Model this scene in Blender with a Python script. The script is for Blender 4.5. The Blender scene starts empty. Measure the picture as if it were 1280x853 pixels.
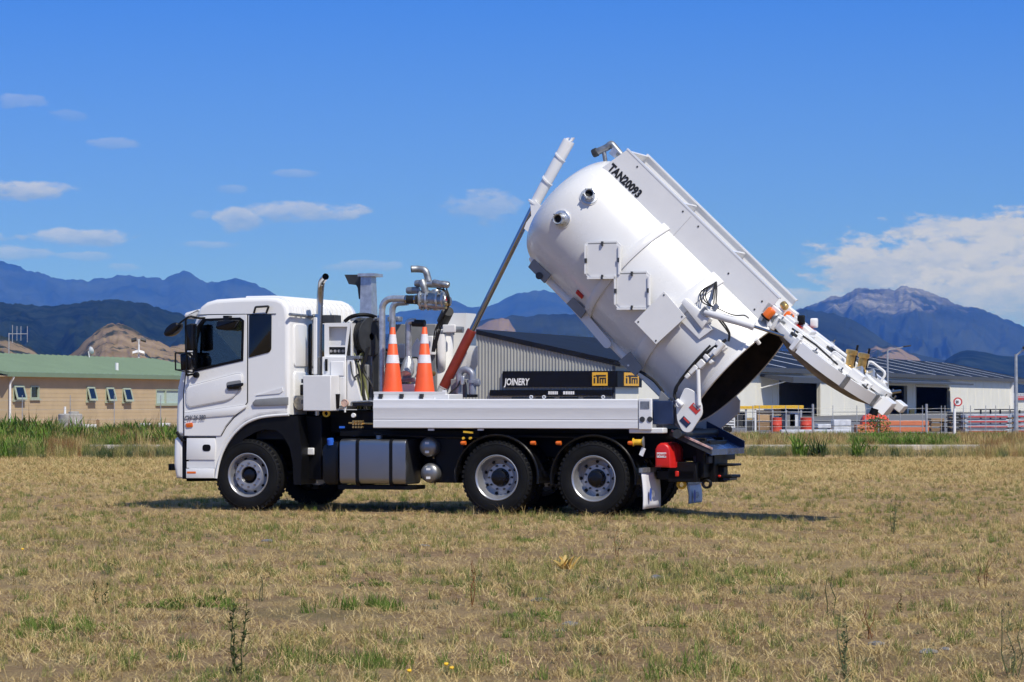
import bpy, bmesh, math, random
import numpy as np
from mathutils import Vector, Matrix, geometry, noise
R = math.radians
SC = bpy.context.scene
COL = SC.collection

# ------------------------------------------------------------------ camera
FPX, CAMH, CX, CY, HORIZON = 3500.0, 1.56, 640.0, 426.5, 499.5
PITCH = math.atan((HORIZON - CY) / FPX)
cd = bpy.data.cameras.new('camera')
cam = bpy.data.objects.new('camera', cd)
COL.objects.link(cam)
cd.sensor_width = 36.0
cd.lens = 36.0 * FPX / 1280.0
cd.clip_start, cd.clip_end = 0.5, 120000.0
cam.location = (0, 0, CAMH)
cam.rotation_euler = (R(90) + PITCH, 0, 0)
cd.dof.use_dof = True
cd.dof.focus_distance = 38.4
cd.dof.aperture_fstop = 16.0
SC.camera = cam

# ------------------------------------------------------------------ sun and sky
SUN_ELEV, SUN_AZ = R(49.5), R(-57)          # azimuth measured from +X, towards the camera side
sdir = Vector((math.cos(SUN_ELEV) * math.cos(SUN_AZ), math.cos(SUN_ELEV) * math.sin(SUN_AZ), math.sin(SUN_ELEV)))
sd = bpy.data.lights.new('sun', 'SUN')
sd.energy, sd.angle, sd.color = 3.95, R(0.53), (1.0, 0.945, 0.855)
sun = bpy.data.objects.new('sun', sd)
COL.objects.link(sun)
sun.rotation_euler = sdir.to_track_quat('Z', 'Y').to_euler()
sun.location = (20, -20, 60)

SKY = 0.083
W = bpy.data.worlds.new('World')
SC.world = W
W.use_nodes = True
wt = W.node_tree
wn, wl = wt.nodes, wt.links
for n in list(wn):
    wn.remove(n)


def wnode(t, **kw):
    n = wn.new(t)
    for k, v in kw.items():
        setattr(n, k, v)
    return n


def wmath(op, a, b=None, c=None):
    n = wnode('ShaderNodeMath', operation=op)
    for i, q in enumerate((a, b, c)):
        if q is None:
            continue
        if isinstance(q, (int, float)):
            n.inputs[i].default_value = q
        else:
            wl.new(q, n.inputs[i])
    return n.outputs[0]


sky = wnode('ShaderNodeTexSky', sky_type='NISHITA', sun_disc=False)
sky.sun_elevation = SUN_ELEV
sky.sun_rotation = math.atan2(sdir.x, sdir.y)
sky.altitude, sky.air_density, sky.dust_density, sky.ozone_density = 300, 1.0, 0.1, 3.0
grade = wnode('ShaderNodeGamma')
grade.inputs[1].default_value = 1.0
tint = wnode('ShaderNodeMix', data_type='RGBA', blend_type='MULTIPLY')
tint.inputs[0].default_value = 1.0
tint.inputs[7].default_value = (0.40, 0.70, 1.28, 1)      # a deep clear summer blue
wl.new(sky.outputs[0], grade.inputs[0])
wl.new(grade.outputs[0], tint.inputs[6])
# clear-air blue: pale at the horizon, deepening upwards, the same all the way round
tc0 = wnode('ShaderNodeTexCoord')
sp0 = wnode('ShaderNodeSeparateXYZ')
wl.new(tc0.outputs['Generated'], sp0.inputs[0])
deep = wnode('ShaderNodeValToRGB')
de = deep.color_ramp.elements
de[0].position, de[0].color = 0.0, (2.6, 4.8, 9.8, 1)
de[1].position, de[1].color = 0.14, (0.62, 2.4, 9.1, 1)
e_ = de.new(0.06)
e_.color = (1.55, 3.6, 9.7, 1)
e_ = de.new(0.5)
e_.color = (1.5, 2.9, 6.2, 1)
e_ = de.new(1.0)
e_.color = (1.3, 2.3, 4.6, 1)
wl.new(sp0.outputs[2], deep.inputs[0])
skymix = wnode('ShaderNodeMix', data_type='RGBA')
skymix.inputs[0].default_value = 0.95
wl.new(tint.outputs[2], skymix.inputs[6])
wl.new(deep.outputs[0], skymix.inputs[7])
# clouds: fair-weather cumulus low over the ranges (azimuth / elevation in degrees)
tc = wnode('ShaderNodeTexCoord')
sep = wnode('ShaderNodeSeparateXYZ')
wl.new(tc.outputs['Generated'], sep.inputs[0])
az = wmath('MULTIPLY', wmath('ARCTAN2', sep.outputs[0], sep.outputs[1]), 57.29578)
el = wmath('MULTIPLY', wmath('ARCSINE', sep.outputs[2]), 57.29578)
comb = wnode('ShaderNodeCombineXYZ')
wl.new(az, comb.inputs[0])
wl.new(wmath('MULTIPLY', el, 2.2), comb.inputs[1])


def wnoise(scale, detail, rough, off=0.0):
    m = wnode('ShaderNodeMapping')
    m.inputs['Location'].default_value = (off, off * 0.7, off * 0.3)
    wl.new(comb.outputs[0], m.inputs[0])
    n = wnode('ShaderNodeTexNoise')
    n.inputs['Scale'].default_value = scale
    n.inputs['Detail'].default_value = detail
    n.inputs['Roughness'].default_value = rough
    wl.new(m.outputs[0], n.inputs['Vector'])
    return n.outputs[0]


nA = wnoise(1.5, 9, 0.62)
nB = wnoise(0.35, 5, 0.6, 7.3)
warp = wmath('MULTIPLY', wmath('SUBTRACT', nA, 0.5), 3.2)


def px_az(x):
    return math.degrees(math.atan((x - CX) / FPX))


def px_el(y):
    return math.degrees(math.atan((HORIZON - y) / FPX))


CLOUDS = [(35, 242, 62, 13, .75), (95, 299, 74, 12, .62), (300, 275, 34, 17, .6), (375, 266, 95, 13, .6), (20, 132, 40, 10, .28),
          (85, 148, 25, 8, .16), (140, 183, 34, 8, .3), (370, 218, 30, 6, .24), (288, 237, 22, 6, .22), (605, 258, 52, 22, .42),
          (265, 307, 40, 5, .3), (105, 322, 34, 6, .3), (25, 318, 40, 11, .45), (455, 333, 50, 8, .3), (155, 336, 24, 6, .25),
          (250, 270, 14, 6, .2), (1190, 338, 190, 58, 1.0), (1100, 345, 90, 50, .95), (1265, 312, 130, 50, 1.0), (1180, 300, 80, 30, .8), (1025, 376, 60, 20, .6), (1240, 370, 150, 40, .95),
          (1330, 345, 160, 60, .95), (-90, 300, 90, 16, .6), (1420, 270, 90, 20, .6)]
cover = None
litup = None
for (x, y, rx, ry, dens) in CLOUDS:
    a0, e0 = px_az(x), px_el(y)
    ra, re = math.degrees(rx / FPX), math.degrees(ry / FPX)
    dx = wmath('DIVIDE', wmath('SUBTRACT', az, a0), ra)
    dy = wmath('DIVIDE', wmath('SUBTRACT', el, e0), re)
    d2 = wmath('ADD', wmath('MULTIPLY', dx, dx), wmath('MULTIPLY', dy, dy))
    v = wmath('SUBTRACT', 1.0, wmath('ADD', d2, wmath('MULTIPLY', warp, 1.1)))
    v = wmath('MULTIPLY', wmath('SMOOTH_MIN', wmath('MAXIMUM', wmath('MULTIPLY', v, 1.7), 0.0), 1.0, 0.3), dens)
    cover = v if cover is None else wmath('MAXIMUM', cover, v)
    lt = wmath('MULTIPLY', v, wmath('MULTIPLY_ADD', dy, 0.42, 0.5))
    litup = lt if litup is None else wmath('MAXIMUM', litup, lt)
# the same kind of small clouds all round the horizon outside the frame
ring = wmath('MULTIPLY', wmath('SUBTRACT', nB, 0.57), 3.0)
band = wmath('MULTIPLY', wmath('SUBTRACT', 1.0, wmath('ABSOLUTE', wmath('DIVIDE', wmath('SUBTRACT', el, 5.0), 5.0))), 1.0)
outside = wmath('MINIMUM', wmath('MAXIMUM', wmath('SUBTRACT', wmath('ABSOLUTE', az), 13.0), 0.0), 1.0)
ring = wmath('MULTIPLY', wmath('MULTIPLY', wmath('MAXIMUM', ring, 0.0), wmath('MAXIMUM', band, 0.0)), outside)
cover = wmath('MINIMUM', wmath('MAXIMUM', cover, wmath('MINIMUM', ring, 0.7)), 0.93)
cc = wnode('ShaderNodeValToRGB')
cc.color_ramp.elements[0].position, cc.color_ramp.elements[1].position = 0.18, 0.72
cc.color_ramp.elements[0].color = (2.9, 3.9, 6.2, 1)
cc.color_ramp.elements[1].color = (6.2, 6.5, 7.4, 1)
shade = wmath('ADD', wmath('DIVIDE', litup, wmath('ADD', cover, 0.05)), wmath('MULTIPLY', wmath('SUBTRACT', wnoise(1.9, 7, 0.65, 3.1), 0.5), 1.1))
wl.new(shade, cc.inputs[0])
mixc = wnode('ShaderNodeMix', data_type='RGBA')
wl.new(cover, mixc.inputs[0])
wl.new(skymix.outputs[2], mixc.inputs[6])
wl.new(cc.outputs[0], mixc.inputs[7])
bg = wnode('ShaderNodeBackground')
bg.inputs[1].default_value = SKY
wl.new(mixc.outputs[2], bg.inputs[0])
bg2 = wnode('ShaderNodeBackground')                       # above the cloud belt: clear sky, nothing to work out
bg2.inputs[1].default_value = SKY
wl.new(skymix.outputs[2], bg2.inputs[0])
ms = wnode('ShaderNodeMixShader')
wl.new(wmath('LESS_THAN', wmath('ABSOLUTE', wmath('SUBTRACT', sep.outputs[2], 0.085)), 0.095), ms.inputs[0])
wl.new(bg2.outputs[0], ms.inputs[1])
wl.new(bg.outputs[0], ms.inputs[2])
wo = wnode('ShaderNodeOutputWorld')
wl.new(ms.outputs[0], wo.inputs[0])
W.cycles.sampling_method = 'MANUAL'
W.cycles.sample_map_resolution = 512

SC.view_settings.view_transform = 'Standard'
SC.view_settings.look = 'None'
SC.view_settings.exposure = 0.17
SC.view_settings.gamma = 1.0
SC.view_settings.use_curve_mapping = False
SC.cycles.max_bounces = 6
SC.cycles.transparent_max_bounces = 12
SC.cycles.volume_bounces = 0

# ------------------------------------------------------------------ pixel helpers
YAW = R(20)
TO = (1.506, 38.728)                                   # rear axle, centre of the truck, on the ground
CYW, SYW = math.cos(YAW), math.sin(YAW)


def ray(px, py):
    u, v = (px - CX) / FPX, (CY - py) / FPX
    return (u, math.cos(PITCH) - v * math.sin(PITCH), math.sin(PITCH) + v * math.cos(PITCH))


def P(px, py, lat):
    """pixel -> truck-local (x, z) on the lengthwise plane y = lat"""
    d = ray(px, py)
    t = (lat + TO[0] * SYW + TO[1] * CYW) / (d[0] * SYW + d[1] * CYW)
    X, Y = d[0] * t - TO[0], d[1] * t - TO[1]
    return (X * CYW - Y * SYW, CAMH + d[2] * t)


def P3(px, py, lat):
    x, z = P(px, py, lat)
    return Vector((x, lat, z))


def PP(pts, lat):
    return [P(a, b, lat) for a, b in pts]


def Q(px, py, x0):
    """pixel -> truck-local (lat, z) on the crosswise plane x = x0"""
    d = ray(px, py)
    t = (x0 + TO[0] * CYW - TO[1] * SYW) / (d[0] * CYW - d[1] * SYW)
    return ((d[0] * t - TO[0]) * SYW + (d[1] * t - TO[1]) * CYW, CAMH + d[2] * t)


def WP(px, py, Y):
    """pixel -> world point on the plane Y"""
    d = ray(px, py)
    t = Y / d[1]
    return Vector((d[0] * t, Y, CAMH + d[2] * t))


# ------------------------------------------------------------------ materials
MATS = {}


def nodes_of(name):
    m = bpy.data.materials.new(name)
    m.use_nodes = True
    nt = m.node_tree
    return m, nt, nt.nodes, nt.links, nt.nodes['Principled BSDF']


def mat(name, col, rough=0.5, metal=0.0, var=0.06, scale=6.0, bump=0.0, bscale=60.0, coat=0.0, col2=None, emit=None, spec=None, stretch=None):
    """procedural paint / metal / stone: base colour broken up by noise, optional relief"""
    if name in MATS:
        return MATS[name]
    m, nt, N, L, b = nodes_of(name)
    b.inputs['Roughness'].default_value = rough
    b.inputs['Metallic'].default_value = metal
    if coat:
        b.inputs['Coat Weight'].default_value = coat
        b.inputs['Coat Roughness'].default_value = 0.08
    if spec is not None:
        b.inputs['Specular IOR Level'].default_value = spec
    tcn = N.new('ShaderNodeTexCoord')
    vec = tcn.outputs['Object']
    if stretch:
        mp = N.new('ShaderNodeMapping')
        mp.inputs['Scale'].default_value = stretch
        L.new(vec, mp.inputs[0])
        vec = mp.outputs[0]
    nz = N.new('ShaderNodeTexNoise')
    nz.inputs['Scale'].default_value = scale
    nz.inputs['Detail'].default_value = 6
    nz.inputs['Roughness'].default_value = 0.62
    L.new(vec, nz.inputs['Vector'])
    cr = N.new('ShaderNodeValToRGB')
    cr.color_ramp.elements[0].position, cr.color_ramp.elements[1].position = 0.3, 0.7
    c2 = col2 if col2 else tuple(max(0, c * (1 - 2 * var)) for c in col)
    c1 = col if col2 else tuple(min(1, c * (1 + var)) for c in col)
    cr.color_ramp.elements[0].color = (*c2, 1)
    cr.color_ramp.elements[1].color = (*c1, 1)
    L.new(nz.outputs[0], cr.inputs[0])
    L.new(cr.outputs[0], b.inputs['Base Color'])
    mr = N.new('ShaderNodeMapRange')
    mr.inputs['To Min'].default_value = max(0.02, rough * 0.8)
    mr.inputs['To Max'].default_value = min(1, rough * 1.2)
    L.new(nz.outputs[0], mr.inputs[0])
    L.new(mr.outputs[0], b.inputs['Roughness'])
    if bump:
        n2 = N.new('ShaderNodeTexNoise')
        n2.inputs['Scale'].default_value = bscale
        n2.inputs['Detail'].default_value = 4
        L.new(vec, n2.inputs['Vector'])
        bp = N.new('ShaderNodeBump')
        bp.inputs['Strength'].default_value = bump
        bp.inputs['Distance'].default_value = 0.02
        L.new(n2.outputs[0], bp.inputs['Height'])
        L.new(bp.outputs[0], b.inputs['Normal'])
    if emit:
        b.inputs['Emission Color'].default_value = (*emit, 1)
        b.inputs['Emission Strength'].default_value = 1
    MATS[name] = m
    return m


def glass_mat(name, tintc, refl=0.12):
    m, nt, N, L, b = nodes_of(name)
    N.remove(b)
    out = N['Material Output']
    tr = N.new('ShaderNodeBsdfTransparent')
    tr.inputs[0].default_value = (*tintc, 1)
    gl = N.new('ShaderNodeBsdfGlossy')
    gl.inputs['Roughness'].default_value = 0.03
    fr = N.new('ShaderNodeFresnel')
    fr.inputs[0].default_value = 1.5
    ad = N.new('ShaderNodeMath')
    ad.operation = 'ADD'
    ad.inputs[1].default_value = refl - 0.04
    L.new(fr.outputs[0], ad.inputs[0])
    mx = N.new('ShaderNodeMixShader')
    L.new(ad.outputs[0], mx.inputs[0])
    L.new(tr.outputs[0], mx.inputs[1])
    L.new(gl.outputs[0], mx.inputs[2])
    L.new(mx.outputs[0], out.inputs[0])
    MATS[name] = m
    return m


white = mat('white_paint', (0.80, 0.795, 0.775), 0.26, var=0.012, scale=2.0, coat=0.5, bump=0.05, bscale=2.5)
tankwhite = mat('tank_enamel', (0.70, 0.697, 0.685), 0.27, var=0.02, scale=1.6, coat=0.3, bump=0.06, bscale=2.2)
white2 = mat('white_enamel', (0.77, 0.768, 0.755), 0.38, var=0.02, scale=3.0, coat=0.2)
greyw = mat('pale_grey_enamel', (0.72, 0.722, 0.72), 0.42, var=0.02, scale=3.0)
alu = mat('anodised_aluminium', (0.76, 0.762, 0.765), 0.45, 0.08, var=0.03, scale=3, stretch=(1, 8, 12))
alutank = mat('brushed_aluminium', (0.31, 0.315, 0.325), 0.34, 0.95, var=0.015, scale=4)
galv = mat('galvanised_steel', (0.56, 0.58, 0.60), 0.34, 0.7, var=0.15, scale=14, bump=0.08, bscale=40)
galvd = mat('dull_galvanised_steel', (0.34, 0.36, 0.38), 0.48, 0.7, var=0.25, scale=12)
chrome = mat('chrome', (0.40, 0.405, 0.42), 0.12, 1.0, var=0.03, scale=5)
castm = mat('cast_metal', (0.38, 0.40, 0.42), 0.38, 0.8, var=0.25, scale=18, bump=0.15)
black = mat('black_chassis_paint', (0.0035, 0.0035, 0.004), 0.5, var=0.2, scale=9, spec=0.25)
blackgloss = mat('black_gloss_plastic', (0.005, 0.005, 0.006), 0.25, var=0.15, scale=5, spec=0.35)
rubber = mat('tyre_rubber', (0.0065, 0.0065, 0.0065), 0.7, var=0.3, scale=11, bump=0.2, bscale=70, spec=0.25)
hosem = mat('black_hose', (0.006, 0.006, 0.006), 0.6, var=0.2, scale=20)
darkgrey = mat('dark_grey_steel', (0.05, 0.053, 0.057), 0.5, 0.3, var=0.2, scale=8)
midgrey = mat('mid_grey_paint', (0.22, 0.225, 0.23), 0.55, var=0.08, scale=5)
redp = mat('red_plastic', (0.62, 0.018, 0.014), 0.35, var=0.06, scale=6)
ramred = mat('red_oxide_paint', (0.23, 0.028, 0.014), 0.5, var=0.12, scale=7)
orangep = mat('orange_vinyl', (0.90, 0.115, 0.028), 0.5, var=0.05, scale=5)
reflect = mat('white_reflective_sleeve', (0.80, 0.78, 0.80), 0.35, var=0.06, scale=14)
amber = mat('amber_lens', (0.80, 0.16, 0.02), 0.22, var=0.1, scale=9)
redlens = mat('red_lens', (0.55, 0.02, 0.01), 0.22, var=0.1, scale=9)
yellowp = mat('yellow_paint', (0.75, 0.45, 0.03), 0.45, var=0.12, scale=12)
brass = mat('brass', (0.62, 0.42, 0.16), 0.35, 0.8, var=0.2, scale=20)
bluep = mat('blue_plastic', (0.03, 0.14, 0.65), 0.35, var=0.06, scale=9)
navy = mat('navy_paint_and_shade', (0.018, 0.032, 0.085), 0.35, var=0.15, scale=5)  # also carries the blue shade painted on the rear deck panel
chute = mat('sky_tinted_steel_chute', (0.10, 0.17, 0.36), 0.26, 0.65, var=0.15, scale=6)  # bare steel, with the reflected blue sky put into its base colour
rust = mat('bare_steel_interior', (0.035, 0.026, 0.02), 0.62, 0.3, var=0.45, scale=5, bump=0.2, bscale=20)
inked = mat('black_lettering', (0.012, 0.012, 0.013), 0.5, var=0.05)
inkd = mat('dark_badge_lettering', (0.10, 0.11, 0.14), 0.4, var=0.05)
whiteink = mat('white_lettering', (0.78, 0.78, 0.78), 0.5, var=0.02)
greyink = mat('grey_lettering', (0.30, 0.30, 0.33), 0.5, var=0.02)
redink = mat('red_print', (0.55, 0.05, 0.04), 0.5, var=0.05)
blueink = mat('blue_print', (0.04, 0.10, 0.45), 0.5, var=0.05)
cabtrim = mat('cab_trim', (0.05, 0.05, 0.055), 0.7, var=0.15)
flapm = mat('white_rubber_flap', (0.72, 0.72, 0.74), 0.55, var=0.05, scale=4)
winglass = glass_mat('tinted_window_glass', (0.80, 0.90, 0.89), 0.07)
darkglass = mat('dark_privacy_glass', (0.006, 0.007, 0.008), 0.06, var=0.1, spec=0.5)


# ------------------------------------------------------------------ mesh builder
class MB:
    def __init__(s):
        s.v, s.f = [], []

    def add(s, vs, fs):
        o = len(s.v)
        s.v += [tuple(v) for v in vs]
        s.f += [tuple(i + o for i in f) for f in fs]
        return s

    def box(s, x0, x1, y0, y1, z0, z1):
        x0, x1 = min(x0, x1), max(x0, x1)
        y0, y1 = min(y0, y1), max(y0, y1)
        z0, z1 = min(z0, z1), max(z0, z1)
        return s.add([(x0, y0, z0), (x1, y0, z0), (x1, y1, z0), (x0, y1, z0), (x0, y0, z1), (x1, y0, z1), (x1, y1, z1), (x0, y1, z1)],
                     [(0, 3, 2, 1), (4, 5, 6, 7), (0, 1, 5, 4), (1, 2, 6, 5), (2, 3, 7, 6), (3, 0, 4, 7)])

    def obox(s, c, ax, ay, az):
        """box with half-axes ax, ay, az"""
        c, ax, ay, az = map(Vector, (c, ax, ay, az))
        if ax.cross(ay).dot(az) < 0:
            ax = -ax
        vs = [c + ax * i + ay * j + az * k for k in (-1, 1) for (i, j) in ((-1, -1), (1, -1), (1, 1), (-1, 1))]
        return s.add(vs, [(0, 3, 2, 1), (4, 5, 6, 7), (0, 1, 5, 4), (1, 2, 6, 5), (2, 3, 7, 6), (3, 0, 4, 7)])

    def prism(s, poly, y0, y1, holes=(), caps=True, to3=None):
        """polygon [(a, b)] swept from y0 to y1 (a -> x, b -> z by default)"""
        T = to3 or (lambda a, y, b: (a, y, b))
        loops = [list(poly)] + [list(h) for h in holes]
        o = len(s.v)
        n = sum(len(l) for l in loops)
        flat = [p for l in loops for p in l]
        s.v += [tuple(T(a, y0, b)) for a, b in flat] + [tuple(T(a, y1, b)) for a, b in flat]
        k = 0
        for l in loops:
            m = len(l)
            for i in range(m):
                j = (i + 1) % m
                s.f.append((o + k + i, o + k + j, o + n + k + j, o + n + k + i))
            k += m
        if caps:
            if holes:
                tri = geometry.tessellate_polygon([[Vector((a, b, 0)) for a, b in l] for l in loops])
                for t in tri:
                    s.f.append(tuple(o + i for i in t))
                    s.f.append(tuple(o + n + i for i in reversed(t)))
            else:
                s.f.append(tuple(o + i for i in range(n)))
                s.f.append(tuple(o + n + i for i in reversed(range(n))))
        return s

    def rprism(s, poly, y0, y1, r, seg=3, holes=(), cap0=True, cap1=True, to3=None):
        """prism whose two end edges are rounded with radius r"""
        T = to3 or (lambda a, y, b: (a, y, b))
        poly = list(poly)
        st = []
        for i in range(seg + 1):
            t = i / seg * math.pi / 2
            st.append((y0 + r * (1 - math.sin(t)), r * (1 - math.cos(t))))
        st = st[::-1]                                    # from the cap inwards
        rings = [(y, ins) for y, ins in st] + [(y1 - (y - y0), ins) for y, ins in st[::-1]]
        o = len(s.v)
        n = len(poly)
        for y, ins in rings:
            for a, b in inset(poly, ins):
                s.v.append(tuple(T(a, y, b)))
        for k in range(len(rings) - 1):
            for i in range(n):
                j = (i + 1) % n
                s.f.append((o + k * n + i, o + k * n + j, o + (k + 1) * n + j, o + (k + 1) * n + i))
        for cap, y, base in ((cap0, y0, o), (cap1, y1, o + (len(rings) - 1) * n)):
            if not cap:
                continue
            if holes:
                inn = inset(poly, r)
                loops = [inn] + [list(h) for h in holes]
                flat = [p for l in loops for p in l]
                o2 = len(s.v)
                s.v += [tuple(T(a, y, b)) for a, b in flat]
                for t in geometry.tessellate_polygon([[Vector((a, b, 0)) for a, b in l] for l in loops]):
                    s.f.append(tuple(o2 + i for i in t))
            else:
                s.f.append(tuple(base + i for i in range(n)))
        return s

    def cyl(s, p0, p1, r0, r1=None, n=16, caps=True):
        r1 = r0 if r1 is None else r1
        return s.tube([p0, p1], [r0, r1], n, caps)

    def tube(s, pts, r, n=10, caps=True):
        pts = [Vector(p) for p in pts]
        rs = r if isinstance(r, (list, tuple)) else [r] * len(pts)
        o = len(s.v)
        up = None
        m = len(pts)
        for i, p in enumerate(pts):
            a = pts[max(0, i - 1)]
            b = pts[min(m - 1, i + 1)]
            t = (b - a).normalized()
            if up is None:
                up = t.orthogonal().normalized()
            else:
                up = (up - t * up.dot(t))
                up = up.normalized() if up.length > 1e-6 else t.orthogonal().normalized()
            w = t.cross(up)
            for k in range(n):
                q = 2 * math.pi * k / n
                s.v.append(tuple(p + (up * math.cos(q) + w * math.sin(q)) * rs[i]))
        for i in range(m - 1):
            for k in range(n):
                l = (k + 1) % n
                s.f.append((o + i * n + k, o + i * n + l, o + (i + 1) * n + l, o + (i + 1) * n + k))
        if caps:
            s.f.append(tuple(o + k for k in reversed(range(n))))
            s.f.append(tuple(o + (m - 1) * n + k for k in range(n)))
        return s

    def lathe(s, prof, origin, axis, n=32, start=0.0, sweep=2 * math.pi):
        """profile [(radius, along)] turned about axis through origin"""
        origin, axis = Vector(origin), Vector(axis).normalized()
        u = axis.orthogonal().normalized()
        if abs(axis.y) > 0.9:
            u = Vector((1, 0, 0))
        w = axis.cross(u)
        o = len(s.v)
        full = abs(sweep - 2 * math.pi) < 1e-6
        cnt = n if full else n + 1
        for k in range(cnt):
            q = start + sweep * k / n
            d = u * math.cos(q) + w * math.sin(q)
            for (rr, h) in prof:
                s.v.append(tuple(origin + axis * h + d * rr))
        m = len(prof)
        for k in range(n):
            l = (k + 1) % cnt
            for i in range(m - 1):
                s.f.append((o + k * m + i, o + k * m + i + 1, o + l * m + i + 1, o + l * m + i))
        return s

    def build(s, name, m, parent=None, bevel=0.0, angle=38, seg=2, weld=False):
        me = bpy.data.meshes.new(name)
        me.from_pydata(s.v, [], s.f)
        bm = bmesh.new()
        bm.from_mesh(me)
        if weld:
            bmesh.ops.remove_doubles(bm, verts=bm.verts, dist=1e-4)
        bmesh.ops.recalc_face_normals(bm, faces=bm.faces)
        bm.to_mesh(me)
        bm.free()
        me.polygons.foreach_set('use_smooth', [True] * len(me.polygons))
        me.set_sharp_from_angle(angle=R(angle))
        me.materials.append(m)
        o = bpy.data.objects.new(name, me)
        COL.objects.link(o)
        if parent is not None:
            o.parent = parent
        if bevel:
            b = o.modifiers.new('bevel', 'BEVEL')
            b.width, b.segments, b.limit_method, b.angle_limit = bevel, seg, 'ANGLE', R(40)
        return o


def inset(poly, d):
    """move polygon edges inwards by d (works for either winding)"""
    if d == 0:
        return list(poly)
    n = len(poly)
    area = sum(poly[i][0] * poly[(i + 1) % n][1] - poly[(i + 1) % n][0] * poly[i][1] for i in range(n))
    sg = 1 if area > 0 else -1
    out = []
    for i in range(n):
        p0, p1, p2 = Vector(poly[i - 1]), Vector(poly[i]), Vector(poly[(i + 1) % n])
        e1, e2 = (p1 - p0), (p2 - p1)
        e1 = e1.normalized() if e1.length > 1e-9 else Vector((1, 0))
        e2 = e2.normalized() if e2.length > 1e-9 else e1
        n1, n2 = Vector((-e1.y, e1.x)) * sg, Vector((-e2.y, e2.x)) * sg
        b = n1 + n2
        b = b.normalized() if b.length > 1e-6 else n1
        k = 1.0 / max(0.4, b.dot(n1))
        out.append((p1.x + b.x * d * k, p1.y + b.y * d * k))
    return out


def roundpoly(poly, r, seg=4):
    """round the corners of a polygon; r a number or one per corner"""
    n = len(poly)
    out = []
    for i in range(n):
        rr = r[i] if isinstance(r, (list, tuple)) else r
        p0, p1, p2 = Vector(poly[i - 1]), Vector(poly[i]), Vector(poly[(i + 1) % n])
        a, b = (p0 - p1), (p2 - p1)
        d = min(rr, a.length * 0.45, b.length * 0.45)
        if d < 1e-5:
            out.append(tuple(p1))
            continue
        A, B = p1 + a.normalized() * d, p1 + b.normalized() * d
        for k in range(seg + 1):
            t = k / seg
            q = A * (1 - t) ** 2 + p1 * 2 * t * (1 - t) + B * t * t
            out.append(tuple(q))
    return out


def bend(pts, r, seg=6):
    pts = [Vector(p) for p in pts]
    out = [pts[0]]
    for i in range(1, len(pts) - 1):
        a, b = pts[i - 1] - pts[i], pts[i + 1] - pts[i]
        d = min(r, a.length * 0.49, b.length * 0.49)
        A, B = pts[i] + a.normalized() * d, pts[i] + b.normalized() * d
        for k in range(seg + 1):
            t = k / seg
            out.append(A * (1 - t) ** 2 + pts[i] * 2 * t * (1 - t) + B * t * t)
    out.append(pts[-1])
    return out


def rect(x0, x1, z0, z1):
    return [(x0, z0), (x1, z0), (x1, z1), (x0, z1)]


def empty(name, loc=(0, 0, 0), rz=0.0, parent=None):
    o = bpy.data.objects.new(name, None)
    o.empty_display_size = 0.3
    o.location = loc
    o.rotation_euler = (0, 0, rz)
    COL.objects.link(o)
    if parent is not None:
        o.parent = parent
    return o


def tag(o, label=None, cat=None, group=None, kind=None):
    if label:
        o['label'] = label
    if cat:
        o['category'] = cat
    if group:
        o['group'] = group
    if kind:
        o['kind'] = kind
    return o


def copy_tree(o, parent=None):
    c = o.copy()
    COL.objects.link(c)
    if parent is not None:
        c.parent = parent
    for ch in list(o.children):
        copy_tree(ch, c)
    return c


def text_obj(name, body, size, m, parent, place, shear=0.0, bold=0.0, depth=0.002, spacing=1.0, align='LEFT', sx=1.0):
    """flat lettering as a mesh; place(u, v) -> 3D point, u along the line, v up"""
    cu = bpy.data.curves.new(name, 'FONT')
    cu.body, cu.size, cu.shear, cu.offset, cu.space_character = body, size, shear, bold, spacing
    cu.align_x = align
    cu.resolution_u = 3
    tmp = bpy.data.objects.new(name, cu)
    COL.objects.link(tmp)
    bpy.context.view_layer.update()
    dg = bpy.context.evaluated_depsgraph_get()
    me = bpy.data.meshes.new_from_object(tmp.evaluated_get(dg))
    bpy.data.objects.remove(tmp)
    for v in me.vertices:
        v.co = place(v.co.x * sx, v.co.y)
    me.materials.clear()
    me.materials.append(m)
    o = bpy.data.objects.new(name, me)
    COL.objects.link(o)
    o.parent = parent
    return o


class Frame:
    """a building's own axes: x along its facade, y inwards; pixels to its planes"""
    def __init__(s, loc, rz):
        s.o, s.c, s.s, s.rz = loc, math.cos(rz), math.sin(rz), rz

    def onY(s, px, py, y0=0.0):
        d = ray(px, py)
        t = (y0 - s.o[0] * s.s + s.o[1] * s.c) / (-d[0] * s.s + d[1] * s.c)
        X, Y = d[0] * t - s.o[0], d[1] * t - s.o[1]
        return (X * s.c + Y * s.s, CAMH + d[2] * t)

    def onX(s, px, py, x0=0.0):
        d = ray(px, py)
        t = (x0 + s.o[0] * s.c + s.o[1] * s.s) / (d[0] * s.c + d[1] * s.s)
        X, Y = d[0] * t - s.o[0], d[1] * t - s.o[1]
        return (-X * s.s + Y * s.c, CAMH + d[2] * t)


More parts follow.
